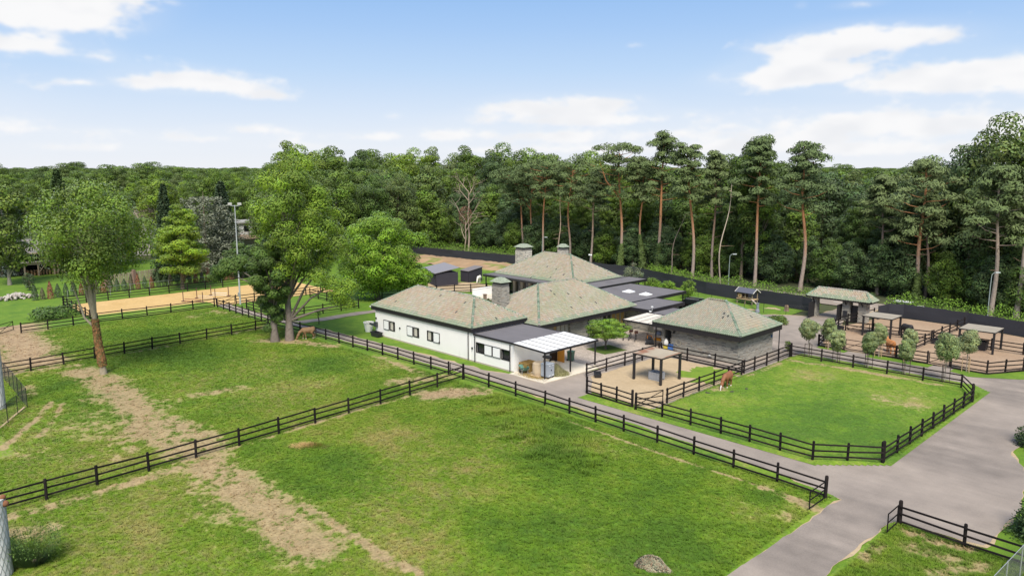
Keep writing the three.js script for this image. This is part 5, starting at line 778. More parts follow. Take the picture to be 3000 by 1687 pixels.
// young standards tied to stakes
{
  const stakeM = M({ color: [.42, .29, .17], roughness: .85 }), darkStake = M({ color: [.10, .075, .06], roughness: .85 }), om = leafMat([.27, .335, .14], { transmission: .25 }), om2 = leafMat([.21, .285, .10], { transmission: .25 });
  const who = ['at the far left of the front row', 'nearest the paddock corner, at the left of the back row', 'second from the left in the front row', 'third from the left in the front row', 'in front of the chestnut horse in the far paddock', 'fourth from the left in the front row', 'right of the chestnut horse in the far paddock', 'largest, near the field corner', 'with a pointed top at the right of the back row'];
  [[-33.73, 76.84, 3.9, .95], [-33.86, 82.27, 3.3, .78], [-30.59, 76.5, 3.5, .78], [-27.63, 77, 3.6, .78], [-28.56, 82.4, 3.5, .74], [-24.16, 77.1, 3.4, .72], [-25.63, 82.4, 3.4, .68], [-20.61, 76.9, 4.4, 1.12], [-20.25, 82.4, 4.1, .95]].map(q => [q[0], q[1], q[2], q[3] * .88]).forEach(([s, t, h, R], i) => {
    const g = thing('young_tree', `young grey-green staked tree ${who[i]}`, 'tree', s, t, i, 'young staked trees along the drive'), c = crown(950 + i, { y0: h - 2.15 * Math.max(.9, R), y1: h, r: R, lobes: 34, leaves: 8500, leaf: .18, lr: .46, flat: .95, fray: .15, core: 700, slim: .42, prof: i === 8 ? f => 1.15 - .6 * f : null });
    mesh('crown', c.geo, i % 2 ? om2 : om, g).userData.kind = 'stuff'; mesh('trunk', trunk(950 + i, { rad: .045, every: 6 }, c.tips, h - .9), barkGrey, g);
    for (const a of [.3, 2.4, 4.5]) mesh('stake', new GB().cyl(Math.cos(a) * .4, -.05, Math.sin(a) * .4, 1.55, .035, .035, 6).build(), t > 80 ? stakeM : darkStake, g);
    const q = [.3, 2.4, 4.5, .3].map(a => [Math.cos(a) * .4, 1.48, Math.sin(a) * .4]); mesh('tie', new GB().tube(q, .02, 4, false).build(), darkStake, g);
  });
}
// laurel hedges outside the boundary fence
function hedge(label, pts, h, w, seed, col = [.145, .275, .006], dens = 360, leafS = .24) {
  const g = thing('laurel_hedge', label, 'hedge', pts[0][0], pts[0][1]), r = rng(seed), b = new GB();
  for (let i = 0; i + 1 < pts.length; i++) { const a = pts[i], c = pts[i + 1], L = Math.hypot(c[0] - a[0], c[1] - a[1]); for (let k = 0; k < L * dens; k++) { const f = r(), s = lerp(a[0], c[0], f) - pts[0][0], t = lerp(a[1], c[1], f) - pts[0][1], hh = h * (.66 + .5 * fbm(s * .9 + seed, t * .9, 3)), q = Math.sqrt(r()), an = r() * Math.PI, y = Math.sin(an) * hh * q, o = Math.cos(an) * w * q, d = unit([0, Math.sin(an) + .3, -Math.cos(an)]), v = .65 + .6 * r(); leaf(b, [s + (r() - .5) * .3, Math.max(.05, y), -(t + o)], unit(add(d, dirr(r), .8)), leafS, [v, v, v * (.6 + r())], r, .5); } }
  mesh('foliage', b.build(), leafMat(col), g).userData.kind = 'stuff'; const tb = new GB(); for (let k = 0; k < 14; k++) { const f = k / 13 * (pts.length - 1), i = Math.min(pts.length - 2, Math.floor(f)), q = f - i; tb.cyl(lerp(pts[i][0], pts[i + 1][0], q) - pts[0][0], -.05, -(lerp(pts[i][1], pts[i + 1][1], q) - pts[0][1]), h * .6, .05, .03, 5); } mesh('stems', tb.build(), barkBrown, g); return g;
}
hedge('bright green laurel hedge above the earth bank fence', [[-139, 107], [-128, 107.8], [-112, 110.8]], 3.5, 1.2, 1);
hedge('bright green laurel hedge behind the fence, left of the gatehouse', [[-80, 112.6], [-71, 109.4], [-62, 106.3], [-47, 104.5], [-44.6, 103.6]], 3.3, 1.1, 2);
hedge('bright green laurel hedge behind the fence, right of the gatehouse', [[-36.4, 106.5], [-34, 108.6], [-26.6, 108.3], [-20, 106.6], [-9, 103.8]], 3.4, 1.2, 3);
// conifers planted in a row behind the arena, some browned
{
  const mk = (col) => { const r = rng(col[0] * 1e4 | 0), b = new GB(); for (let i = 0; i < 420; i++) { const y = Math.pow(r(), .8), R = .42 * Math.sin(Math.min(1, (1 - y) * 1.25 + .05) * 1.5) , a = r() * 6.283, c = .7 + .55 * r(); leaf(b, [Math.cos(a) * R * (.7 + .4 * r()), y * 2, Math.sin(a) * R * (.7 + .4 * r())], unit([Math.cos(a), .5, Math.sin(a)]), .22, [c, c, c], r, .45); } return b.build(); };
  const G1 = mk([.05, .09, .02]), green = leafMat([.045, .085, .018]), brown = leafMat([.22, .085, .035]), dull = leafMat([.10, .085, .04]), stemG = new GB().cyl(0, -.05, 0, .6, .04, .03, 5).build(), r = rng(8);
  for (let i = 0; i < 30; i++) { const t = 26.4 + i * 1.06, k = r(), m = k < .42 ? green : k < .72 ? brown : dull; const g = thing('thuja', `${k < .42 ? 'dark green' : k < .72 ? 'browned' : 'dull half-dead'} little conifer, number ${i + 1} from the left in the row behind the arena`, 'conifer', -131.6 + (r() - .5) * .5, t, r() * 6, 'row of small conifers behind the arena'), h = .85 + r() * .5; mesh('foliage', G1, m, g).userData.kind = 'stuff'; mesh('stem', stemG, barkBrown, g); g.scale.set(.9 + r() * .4, h, .9 + r() * .4); }
}
function shrub(label, s, t, h, R, col, seed, n = 1600, leafS = .2, name = 'shrub') { const g = thing(name, label, 'shrub', s, t), c = crown(seed, { y0: .05, y1: h, r: R, lobes: 18, leaves: n, leaf: leafS, lr: .4, fray: .3 }); mesh('foliage', c.geo, leafMat(col), g).userData.kind = 'stuff'; mesh('stems', trunk(seed, { rad: .05, every: 2 }, c.tips, h * .6), barkBrown, g); return g; }
shrub('bright round shrub on the lawn in front of the black fence', -62.9, 99.2, 2.7, 1.15, [.130, .230, .012], 31);
shrub('bright low shrub left of the round one before the black fence', -69.5, 103.5, 1.5, 1.2, [.135, .25, .012], 32);
shrub('bright low shrub beside the far flat roof', -73, 104, 1.4, 1.5, [.135, .25, .012], 33);
shrub('feathery grey-green shrub rising beside the rear roof', -72.2, 97.2, 4.6, 1.7, [.15, .19, .10], 34, 2600);
shrub('clipped low shrub at the edge of the drive behind the stone outbuilding', -44.3, 91.2, .8, 1.3, [.10, .17, .012], 35);
shrub('dark grassy tuft by the pool wall', -80.5, 73.5, .8, .7, [.10, .13, .02], 36, 500); shrub('second dark grassy tuft by the chimney', -76.5, 73.8, .8, .7, [.09, .12, .02], 37, 500);
shrub('rank green weeds left of the arena corner', -114.6, 24.9, .9, 2.6, [.06, .13, .008], 38, 2200, .3); 
shrub('thin young plant among the rubble lawn at left', -143.1, 28.1, 2.8, .9, [.07, .11, .04], 40, 500, .3); shrub('small pot plant by the stone outbuilding door side', -36.4, 77.7, 1.3, .35, [.11, .18, .02], 41, 300, .16);
{ // little bare-limbed tree on the lawn and the straw-coloured tussock
  const g = thing('crooked_sapling', 'crooked bare sapling on the lawn beside the curved path', 'tree', -85.8, 48.5), b = new GB(); b.col = [1, 1, 1]; b.tube([[0, -.05, 0], [.05, .5, 0], [-.05, .9, .05], [.1, 1.35, .1]], [.07, .06, .05, .02], 6, false).tube([[.02, .5, 0], [.5, .55, .3], [.75, .8, .5], [.7, 1.2, .55]], [.045, .04, .03, .015], 5, false).tube([[-.03, .85, 0], [-.2, .4, -.1], [-.3, .05, -.2]], [.04, .03, .02], 5, false); mesh('trunk', b.build(), bark([.10, .08, .06]), g); const lb = new GB(), r = rng(3); for (let i = 0; i < 90; i++) leaf(lb, [-.1 + (r() - .5) * .6, 1.3 + (r() - .5) * .5, (r() - .5) * .6], dirr(r), .16, [1, 1, 1], r); mesh('leaves', lb.build(), leafMat([.12, .22, .01]), g).userData.kind = 'stuff';
  const tu = thing('dry_tussock', 'straw-coloured tussock of dry grass in the front pasture', 'tussock', -47.4, 25.6), tb = new GB(); for (let i = 0; i < 900; i++) { const a = r() * 6.28, R = Math.sqrt(r()), x = Math.cos(a) * R * .55, z = Math.sin(a) * R * 1.15, h = (.45 - .3 * R) * (.6 + .6 * r()), w = .02, k = .75 + .5 * r(); tb.col = [k, k, k]; const d = [x * .5 + (r() - .5) * .3, 0, z * .5 + (r() - .5) * .3]; tb.tri([x - w, 0, z], [x + w, 0, z + w], [x + d[0], h, z + d[2]]); } tu.rotation.y = -.8; mesh('blades', tb.build(), leafMat([.46, .30, .115], { transmission: .1 }), tu).userData.kind = 'stuff';
}
{ const g = thing('broom_bush', 'wispy upright bush beside the pale column at the bottom left', 'shrub', -42.6, 7.3), b = new GB(), r = rng(81); for (let i = 0; i < 1100; i++) { const a = r() * 6.283, R = Math.sqrt(r()) * .55, x = Math.cos(a) * R, z = Math.sin(a) * R, l = .5 + r() * .9, h = 1.1 + r() * 1.3, k = .6 + .7 * r(); b.col = [k, k, k * .9]; b.tri([x - .012, .02, z], [x + .012, .02, z + .01], [x + Math.cos(a) * l, h, z + Math.sin(a) * l]); leaf(b, [x + Math.cos(a) * l * .7, h * .72, z + Math.sin(a) * l * .7], dirr(r), .14, [k, k, k], r, .25); } mesh('stems', b.build(), leafMat([.11, .20, .025]), g).userData.kind = 'stuff'; mesh('stump', new GB().lathe(0, 0, 0, [[.2, -.05], [.14, .2], [0, .25]], 8).build(), barkBrown, g); }
// tufts of longer grass over the pastures
{
  const b = new GB(), r0 = rng(12); for (let i = 0; i < 11; i++) { const a = r0() * 6.28, d = r0() * .09, x = Math.cos(a) * d, z = Math.sin(a) * d, h = .07 + .12 * r0(), l = .05 + .09 * r0(), w = .012; const px = -Math.sin(a) * w, pz = Math.cos(a) * w, k = .75 + .4 * r0(); b.col = [k, k, k]; b.tri([x - px, -.02, z - pz], [x + px, -.02, z + pz], [x + Math.cos(a) * l, h, z + Math.sin(a) * l], unit([-Math.cos(a) * .3, 1, -Math.sin(a) * .3])); }
  const geo = b.build(), r = rng(44), c0 = new THREE.Color(), sow = (name, label, N, s0, s1, t0, t1, ok, sz) => { const ms = [], cs = [], m4 = new THREE.Matrix4(), q = new THREE.Quaternion(), up = new THREE.Vector3(0, 1, 0); for (let i = 0; i < N; i++) { const s = lerp(s0, s1, r()), t = lerp(t0, t1, r()); if (!inView(s, t, 1) || !ok(s, t)) continue; const c = turf(s, t, .4); if (c[3] > .4 && r() < .9) continue; const k = sz(s, t) * (.6 + .8 * r()); q.setFromAxisAngle(up, r() * 6.28); m4.compose(new THREE.Vector3(s, bump(s, t), -t), q, new THREE.Vector3(k * 1.3, k, k * 1.3)); ms.push(m4.clone()); const f = (1.15 + .6 * r()); cs.push([c[0] * f * 1.06, c[1] * f, c[2] * f]); }
    const im = new THREE.InstancedMesh(geo, M({ color: [1, 1, 1], vertexColors: true, roughness: .9, side: THREE.DoubleSide }), ms.length); ms.forEach((m, i) => { im.setMatrixAt(i, m); im.setColorAt(i, c0.setRGB(...cs[i])); }); im.name = name; im.userData = { kind: 'stuff', label, category: 'grass' }; im.receiveShadow = im.castShadow = true; scene.add(im); };
  const long = (s, t) => { const d = segD([-45, 43], [-33, 38], s, t); return .62 + .9 * sstep(4, .5, d + (fbm(s * .8, t * .8, 2) - .5) * 5); };
  sow('pasture_grass', 'tufted grass growing over the left and front pastures', 190000, -60, -17.4, 4, 44.2, (s, t) => true, long);
  sow('pasture_grass_001', 'tufted grass growing over the middle and far left pastures', 90000, -106, -60, 10, 43.6, (s, t) => true, () => .7);
  sow('field_grass', 'short grass of the bright green field', 60000, -35, -17, 49.8, 75.4, (s, t) => (-s - 17) + (t - 49.8) > 4.4, () => .42);
  sow('corner_grass', 'tufted grass in the bottom right corner', 22000, -13.4, -6, 30, 43.4, (s, t) => true, () => .75);
}

// ---------- animals: one smooth body each, meshed from joints ----------
function bodyMesh(bones, lo, hi, res, colf) { // bones: [a, ra, b, rb]
  const mc = new MarchingCubes(res, new THREE.MeshBasicMaterial(), false, false, 90000); mc.isolation = 0; mc.reset();
  const c = lo.map((q, i) => (q + hi[i]) / 2), h = lo.map((q, i) => (hi[i] - q) / 2), k = 14;
  for (let z = 0; z < res; z++) for (let y = 0; y < res; y++) for (let x = 0; x < res; x++) {
    const p = [c[0] + (x - res / 2) / (res / 2) * h[0], c[1] + (y - res / 2) / (res / 2) * h[1], c[2] + (z - res / 2) / (res / 2) * h[2]]; let e = 0;
    for (const [a, ra, b, rb] of bones) { const ab = sub(b, a), ap = sub(p, a), t = clamp((ap[0] * ab[0] + ap[1] * ab[1] + ap[2] * ab[2]) / (ab[0] ** 2 + ab[1] ** 2 + ab[2] ** 2 + 1e-9)), d = dist(p, add(a, ab, t)) - lerp(ra, rb, t); if (d < .5) e += Math.exp(-k * d * 1.6); }
    mc.field[z * res * res + y * res + x] = e > 0 ? Math.log(e) / (k * 1.6) : -.5;
  }
  mc.update(); const n = mc.count, P = new Float32Array(n * 3), N = new Float32Array(n * 3), C = new Float32Array(n * 3);
  for (let i = 0; i < n; i++) { const p = [0, 1, 2].map(m => c[m] + mc.positionArray[i * 3 + m] * h[m]); let nn = unit([0, 1, 2].map(m => mc.normalArray[i * 3 + m] / h[m])); P.set(p, i * 3); N.set(nn, i * 3); C.set(colf(p), i * 3); }
  const g = new THREE.BufferGeometry(); g.setAttribute('position', new THREE.BufferAttribute(P, 3)); g.setAttribute('normal', new THREE.BufferAttribute(N, 3)); g.setAttribute('color', new THREE.BufferAttribute(C, 3)); g.computeVertexNormals(); return g;
}
const coat = M({ vertexColors: true, roughness: .7 });
function horse(name, label, s, t, turn, o) {
  const g = thing(name, label, o.category ?? 'horse', s, t, turn), B = [], up = o.up, w = .155, st = o.step ?? .12;
  B.push([[.42, 1.1, 0], .29, [0, 1.07, 0], .30], [[0, 1.07, 0], .30, [-.5, 1.17, 0], .27], [[.42, 1.32, 0], .15, [-.1, 1.27, 0], .16], [[-.1, 1.27, 0], .16, [-.58, 1.33, 0], .18], [[.55, 1.15, 0], .23, [.42, 1.1, 0], .27]);
  const nk = up ? [[.98, 1.55, 0], [1.14, 1.76, 0], [1.36, 1.58, 0], [1.58, 1.42, 0]] : [[1.0, .92, 0], [1.2, .56, 0], [1.32, .30, 0], [1.4, .1, 0]];
  B.push([[.6, 1.22, 0], .21, nk[0], .15], [nk[0], .15, nk[1], .115], [nk[1], .12, nk[2], .09], [nk[2], .088, nk[3], .065]);
  for (const z of [-1, 1]) { const d = z * st; B.push([[.46, .98, z * w], .13, [.44 + d * .3, .78, z * w], .09], [[.44 + d * .3, .78, z * w], .085, [.46 + d, .44, z * w], .052], [[.46 + d, .44, z * w], .05, [.46 + d * 1.2, .13, z * w], .038], [[.46 + d * 1.2, .13, z * w], .04, [.5 + d * 1.2, .03, z * w], .052]);
    B.push([[-.52, 1.1, z * w], .18, [-.40 - d * .5, .84, z * (w + .01)], .12], [[-.40 - d * .5, .84, z * w], .115, [-.66 - d, .50, z * w], .055], [[-.66 - d, .50, z * w], .052, [-.62 - d, .15, z * w], .038], [[-.62 - d, .15, z * w], .04, [-.57 - d, .03, z * w], .052]);
    B.push([add(nk[1], [-.02, .07, z * .06]), .035, add(nk[1], up ? [-.03, .2, z * .08] : [-.12, .06, z * .08]), .012]); }
  const lo = [-1.05, -.05, -.42], hi = [1.72, up ? 2.0 : 1.62, .42]; if (o.fluffy) for (const b of B) { b[1] *= 1.12; b[3] *= 1.12; }
  const body = mesh('body', bodyMesh(B, lo, hi, 72, o.col), coat, g);
  const tb = new GB(), tx = o.tail ?? [[-.74, 1.36, 0], [-.88, 1.1, .02], [-.86, .7, 0], [-.82, .4, .02]]; tb.tube(tx, [.05, .075, .08, .02], 7); mesh('tail', tb.build(), M({ color: o.hair }), g);
  const mb = new GB(), r = rng(5); for (let i = 0; i < 26; i++) { const f = i / 25, p = f < .5 ? [lerp(.55, nk[0][0], f * 2), lerp(1.42, nk[0][1] + .15, f * 2), 0] : [lerp(nk[0][0], nk[1][0], f * 2 - 1) , lerp(nk[0][1] + .15, nk[1][1] + .12, f * 2 - 1), 0]; mb.tube([p, add(p, [-.02, -.03, .1]), add(p, [-.05, -.22 - r() * .08, .17])], [.03, .03, .008], 4, false); } mesh('mane', mb.build(), M({ color: o.hair }), g);
  if (o.scale) g.scale.setScalar(o.scale); return g;
}
const sox = (c, sock, face) => p => p[1] < .2 && p[0] < .75 && p[0] > -.95 ? (p[1] < .06 ? [.07, .06, .05] : sock) : face && p[0] > 1.2 && p[1] < .55 && Math.abs(p[2]) < .055 ? face : c.map(q => q * (.9 + .2 * fbm(p[0] * 5, p[1] * 5 + p[2] * 3, 2)));
horse('chestnut_horse', 'chestnut horse with a white blaze and socks grazing in the bright green field', -34.0, 60.65, -Math.PI / 2 + .12, { col: sox([.215, .082, .034], [.60, .56, .50], [.68, .66, .62]), hair: [.15, .055, .024] });
horse('dun_horse', 'dun horse with dark mane grazing under the pair of trees', -78.6, 43.0, -Math.PI / 2 - .35, { col: sox([.215, .125, .058], [.5, .45, .37], null), hair: [.03, .024, .02] });
horse('sorrel_horse', 'orange-brown horse swishing its tail, seen from behind in the far paddock', -28.4, 85.2, 135 * Math.PI / 180, { up: true, col: p => [.42, .17, .05], hair: [.20, .09, .035], tail: [[-.74, 1.36, 0], [-.9, 1.2, -.3], [-.95, 1.25, -.65], [-.95, 1.45, -.95]] });
horse('black_horse', 'black horse with white socks half hidden behind the far paddock fence', -30.0, 95.3, 2.6, { up: false, col: sox([.018, .017, .019], [.6, .58, .55], null), hair: [.012, .011, .012] });
horse('white_grazing_animal', 'small white animal grazing beside the dark cube shed', -97.7, 86.9, -Math.PI / 2 + .5, { category: 'animal', scale: .8, fluffy: true, col: p => [.66, .63, .57], hair: [.6, .57, .5] });

// ---------- things under the canopy ----------
{
  const Y = .05;
  { const g = thing('wheelbarrow', 'green two-wheeled wheelbarrow under the white canopy', 'wheelbarrow', -50.35, 50.55, -.5, null, Y); const b = new GB(), T = [[-.55, .78, .42], [.62, .72, .42], [.62, .72, -.42], [-.55, .78, -.42]], L = [[-.25, .34, .24], [.3, .32, .24], [.3, .32, -.24], [-.25, .34, -.24]]; for (let i = 0; i < 4; i++) { const j = (i + 1) % 4; b.quad(L[i], L[j], T[j], T[i]); b.quad(T[i].map((q, m) => m === 1 ? q : q * .97), T[j].map((q, m) => m === 1 ? q : q * .97), L[j].map((q, m) => m === 1 ? q + .02 : q * .95), L[i].map((q, m) => m === 1 ? q + .02 : q * .95)); } b.quad(L[3], L[2], L[1], L[0]); mesh('tray', b.build(), M({ color: [.075, .205, .165], roughness: .5, side: THREE.DoubleSide }), g); for (const z of [-.3, .3]) { const w = new THREE.TorusGeometry(.16, .05, 8, 18); w.translate(-.3, .21, z); mesh('wheel', w, plastBlack, g); mesh('handle', new GB().tube([[-.35, .3, z], [.6, .5, z], [1.0, .72, z]], .022, 6).build(), greyMetal, g); mesh('leg', new GB().bar([.45, .45, z], [.52, .0, z], .03).build(), greyMetal, g); } }
  { const g = thing('hay_bale', 'golden square straw bale behind the wheelbarrow', 'bale', -50.75, 51.6, .06, null, Y), r = rng(4), b = new GB(); b.col = [1, 1, 1]; b.cb(0, .45, 0, 1.15, .9, 1.5); for (let i = 0; i < 1400; i++) { const f = (r() * 3) | 0, u = r() - .5, v = r(), p = f === 0 ? [u * 1.15, .91, (v - .5) * 1.5] : f === 1 ? [.58, v * .9, u * 1.5] : [u * 1.15, v * .9, .76], n = [[0, 1, 0], [1, 0, 0], [0, 0, 1]][f], k = .7 + .6 * r(); leaf(b, p, unit(add(n, dirr(r), .4)), .16, [k, k, k], r, .12); } mesh('straw', b.build(), M({ color: [.42, .27, .085], vertexColors: true, roughness: 1, side: THREE.DoubleSide }), g); mesh('twine', new GB().box(-.59, .59, .3, .33, -.77, -.755).build(), M({ color: [.55, .5, .05] }), g); mesh('bale_tag', new GB().cb(.0, .55, .79, .2, .1, .02).build(), M({ color: [.7, .55, .03] }), g); }
  { const g = thing('bulk_sack', 'large tan bulk sack beside the grey container', 'sack', -48.75, 50.95, 0, null, Y), b = new GB(); b.lathe(0, .12, 0, [[0, 0], [.5, .02], [.56, .3], [.57, .8], [.55, 1.15], [.42, 1.27], [0, 1.22]], 18); mesh('bag', b.build(), M({ color: [.50, .395, .27], roughness: .95 }), g); mesh('pallet', new GB().cb(0, .06, 0, 1.1, .12, 1.1).build(), woodPale, g); }
  { const g = thing('roll_container', 'grey cabinet on castors with white labels at the canopy corner', 'container', -47.75, 51.2, .1, null, Y); mesh('cabinet', new GB().cb(0, .78, 0, .9, 1.2, .95).build(), plastGrey, g); mesh('lid', new GB().cb(0, 1.40, 0, .96, .05, 1.0).build(), M({ color: [.42, .46, .50] }), g); for (const [y, z] of [[1.25, -.25], [1.25, .25], [.28, -.25], [.28, .25]]) mesh('label_plate', new GB().cb(.46, y, z, .015, .07, .2).build(), white, g); for (const x of [-.36, .36]) for (const z of [-.38, .38]) mesh('castor', new GB().cyl(x, 0, z, .18, .07, .05, 8).build(), plastBlack, g); mesh('handle', new GB().cb(.47, .8, 0, .03, .12, .1).build(), dark, g); }
  { const g = thing('hay_heap', 'loose grey-green hay spilling from a net beside the grey container', 'hay', -48.1, 52.9, 0, null, Y), r = rng(9), b = new GB(); for (let i = 0; i < 3600; i++) { const a = r() * 6.28, R = Math.pow(r(), .6), h = Math.pow(1 - R, 1.5) * 1.15, k = .7 + .6 * r(), x = Math.cos(a) * R * 1.05 + .3 * R, z = Math.sin(a) * R * 1.2; leaf(b, [x, h * r() + .03, z], unit([r() - .5, 1, r() - .5]), .2, [k, k, k * .9], r, .1); } mesh('stalks', b.build(), M({ color: [.30, .29, .15], vertexColors: true, roughness: 1, side: THREE.DoubleSide }), g).userData.kind = 'stuff'; mesh('mound', new GB().lathe(0, 0, 0, [[.95, 0], [.6, .3], [.3, .75], [0, 1.0]], 12).build(), M({ color: [.22, .20, .10], roughness: 1 }), g); }
  { const g = thing('straw_litter', 'scattered straw over the slab in front of the sack', 'straw', -49, 50.5, 0, null, Y + .004), r = rng(10), b = new GB(); for (let i = 0; i < 2200; i++) { const k = .7 + .6 * r(); leaf(b, [(r() + r() + r() - 1.5) * 1.5, .01 + r() * .05, (r() + r() - 1) * .9], unit([(r() - .5) * .4, 1, (r() - .5) * .4]), .17, [k, k, k], r, .1); } mesh('stalks', b.build(), M({ color: [.44, .32, .11], vertexColors: true, roughness: 1, side: THREE.DoubleSide }), g).userData.kind = 'stuff'; }
  for (const [s, t, h, l] of [[-49.3, 53.6, .9, 'tan paper sack stacked behind the hay'], [-49.9, 53.3, 1.1, 'taller tan sack leaning behind the hay']]) { const g = thing('feed_sack', l, 'sack', s, t, 1, null, Y); mesh('bag', new GB().lathe(0, 0, 0, [[0, 0], [.3, .03], [.34, h * .5], [.3, h * .9], [.12, h], [0, h]], 10).build(), M({ color: [.5, .41, .29], roughness: .95 }), g); }
  { const g = thing('black_bag', 'black sheet bundle on top of the sacks', 'bundle', -50.0, 53.5, .4, null, Y + 1.1); mesh('cloth', new GB().ball(0, .1, 0, .5, .18, .35).build(), plastBlack, g); }
  { const g = thing('wheelie_bin', 'green wheeled refuse bin at the courtyard end of the canopy', 'bin', -50.4, 57.6, .2, null, .03); const b = new GB(), q = (y, w) => [[-w, y, w], [w, y, w], [w, y, -w], [-w, y, -w]], A = q(.06, .24), B = q(.98, .3); for (let i = 0; i < 4; i++) b.quad(A[i], A[(i + 1) % 4], B[(i + 1) % 4], B[i]); b.quad(A[3], A[2], A[1], A[0]); mesh('tub', b.build(), M({ color: [.055, .135, .085], roughness: .5 }), g); mesh('lid', new GB().cb(0, 1.02, 0, .66, .07, .68).build(), M({ color: [.07, .17, .10], roughness: .5 }), g); for (const z of [-.24, .24]) mesh('wheel', new GB().tube([[-.28, .1, z - .03], [-.28, .1, z + .03]], .1, 12).build(), plastBlack, g); }
  { const g = thing('stable_door', 'orange-brown door standing open at the end of the white barn', 'door', -51.3, 56.5, 0, null, .05); mesh('leaf', new GB().box(.05, 1.0, .02, 2.1, -.05, .0).build(), M({ color: [.55, .235, .03], roughness: .6 }), g); mesh('opening', new GB().box(.0, .035, 0, 2.12, -1.3, -.05).build(), dark, g); mesh('door_frame', new GB().box(.0, .06, 0, 2.2, -1.38, -1.3).box(.0, .06, 0, 2.2, 0, .07).box(0, .06, 2.12, 2.2, -1.3, 0).build(), white, g); }
}
// ---------- bicycles, mower and crates by the outbuilding ----------
{
  const bike = (label, s, t, turn, col, crateC) => { const g = thing('bicycle', label, 'bicycle', s, t, turn, 'bicycles under the small canopy', .024), wm = M({ color: [.025, .025, .025], roughness: .6 }), fm = M({ color: col, roughness: .4 });
    for (const x of [-.52, .52]) { const w = new THREE.TorusGeometry(.33, .025, 6, 26); w.translate(x, .355, 0); const wh = mesh('wheel', w, wm, g); const sp = new GB(); for (let k = 0; k < 9; k++) { const a = k / 9 * Math.PI; sp.tube([[x - Math.cos(a) * .32, .355 - Math.sin(a) * .32, 0], [x + Math.cos(a) * .32, .355 + Math.sin(a) * .32, 0]], .004, 3, false); } mesh('spokes', sp.build(), greyMetal, wh); }
    mesh('frame', new GB().tube([[-.52, .355, 0], [-.08, .3, 0], [.36, .82, 0], [.40, .95, 0]], .02, 6).tube([[-.08, .3, 0], [-.2, .86, 0]], .02, 6).tube([[-.52, .355, 0], [-.18, .75, 0]], .014, 5).tube([[.38, .9, 0], [.52, .355, 0]], .018, 6).build(), fm, g);
    mesh('saddle', new GB().ball(-.22, .92, 0, .14, .05, .08, 6).build(), M({ color: [.15, .06, .03] }), g); mesh('handlebar', new GB().tube([[.25, 1.08, -.27], [.4, 1.05, -.1], [.4, 1.05, .1], [.25, 1.08, .27]], .016, 6).build(), greyMetal, g); if (crateC) mesh('basket', new GB().box(.45, .85, .78, 1.05, -.2, .2).build(), M({ color: crateC }), g); return g; };
  bike('bicycle with a brown front basket, outermost under the small canopy', -52.1, 70.0, 2.0, [.03, .03, .03], [.16, .06, .035]); bike('second bicycle with a reddish basket under the small canopy', -51.2, 69.9, 2.1, [.03, .025, .025], [.20, .075, .045]); bike('third dark bicycle leaning near the crates', -50.2, 70.8, 2.0, [.05, .05, .06]);
  { const g = thing('ride_on_mower', 'orange ride-on mower with black wheels under the small canopy', 'mower', -49.3, 70.0, 2.2, null, .024); mesh('hood', new GB().box(-.1, .75, .35, .78, -.28, .28).ball(.7, .56, 0, .18, .2, .27, 6).build(), M({ color: [.60, .20, .02], roughness: .4 }), g); mesh('chassis', new GB().box(-.8, .7, .22, .4, -.35, .35).box(-.85, -.2, .4, .6, -.38, .38).build(), plastBlack, g); mesh('seat', new GB().box(-.65, -.25, .6, .7, -.22, .22).box(-.72, -.64, .7, 1.0, -.22, .22).build(), plastBlack, g); for (const [x, z, R] of [[-.55, .42, .25], [-.55, -.42, .25], [.55, .36, .18], [.55, -.36, .18]]) mesh('wheel', new GB().tube([[x, R, z - .07], [x, R, z + .07]], R, 14).build(), plastBlack, g); mesh('steering_wheel', (() => { const q = new THREE.TorusGeometry(.16, .018, 5, 18); q.rotateX(1.1); q.translate(-.02, .95, 0); return q; })(), plastBlack, g); }
  { const g = thing('storage_rack', 'metal storage rack beside the outbuilding door', 'rack', -48.2, 70.2, 0, null, .024); for (const x of [-.6, .6]) for (const z of [-.25, .25]) mesh('upright', new GB().cb(x, 1, z, .05, 2, .05).build(), M({ color: [.36, .33, .28] }), g); for (const y of [.5, 1.15, 1.75]) mesh('shelf', new GB().cb(0, y, 0, 1.15, .04, .5).build(), M({ color: [.34, .31, .26] }), g); }
  const box = (label, s, t, y, w, h, d, c) => { const g = thing('crate', label, 'crate', s, t, .1, 'crates on the storage rack', y); const b = new GB(); b.box(-w / 2, w / 2, 0, .03, -d / 2, d / 2).box(-w / 2, -w / 2 + .03, .03, h, -d / 2, d / 2).box(w / 2 - .03, w / 2, .03, h, -d / 2, d / 2).box(-w / 2 + .03, w / 2 - .03, .03, h, -d / 2, -d / 2 + .03).box(-w / 2 + .03, w / 2 - .03, .03, h, d / 2 - .03, d / 2); mesh('tray', b.build(), M({ color: c }), g); for (const e of [-1, 1]) mesh('rim', boxG(-w / 2 - .02, w / 2 + .02, h, h + .03, e * d / 2 - .03, e * d / 2 + .03), M({ color: c.map(q => q * .8) }), g); };
  box('clear-looking grey crate on top of the storage rack, left', -48.5, 70.2, 1.80, .55, .4, .42, [.42, .40, .44]); box('white crate on top of the storage rack, right', -47.95, 70.2, 1.80, .5, .38, .42, [.62, .60, .56]); box('blue-grey crate on the middle shelf', -48.2, 70.2, 1.20, .7, .35, .42, [.16, .19, .28]); box('orange tray on the lower shelf of the rack', -48.2, 70.15, .55, .9, .22, .45, [.66, .27, .02]);
  box('yellow crate beside the outbuilding doorway', -46.0, 68.5, .02, .5, .55, .4, [.52, .40, .04]); box('blue crate beside the yellow one at the doorway', -45.45, 68.5, .02, .45, .75, .4, [.05, .13, .36]);
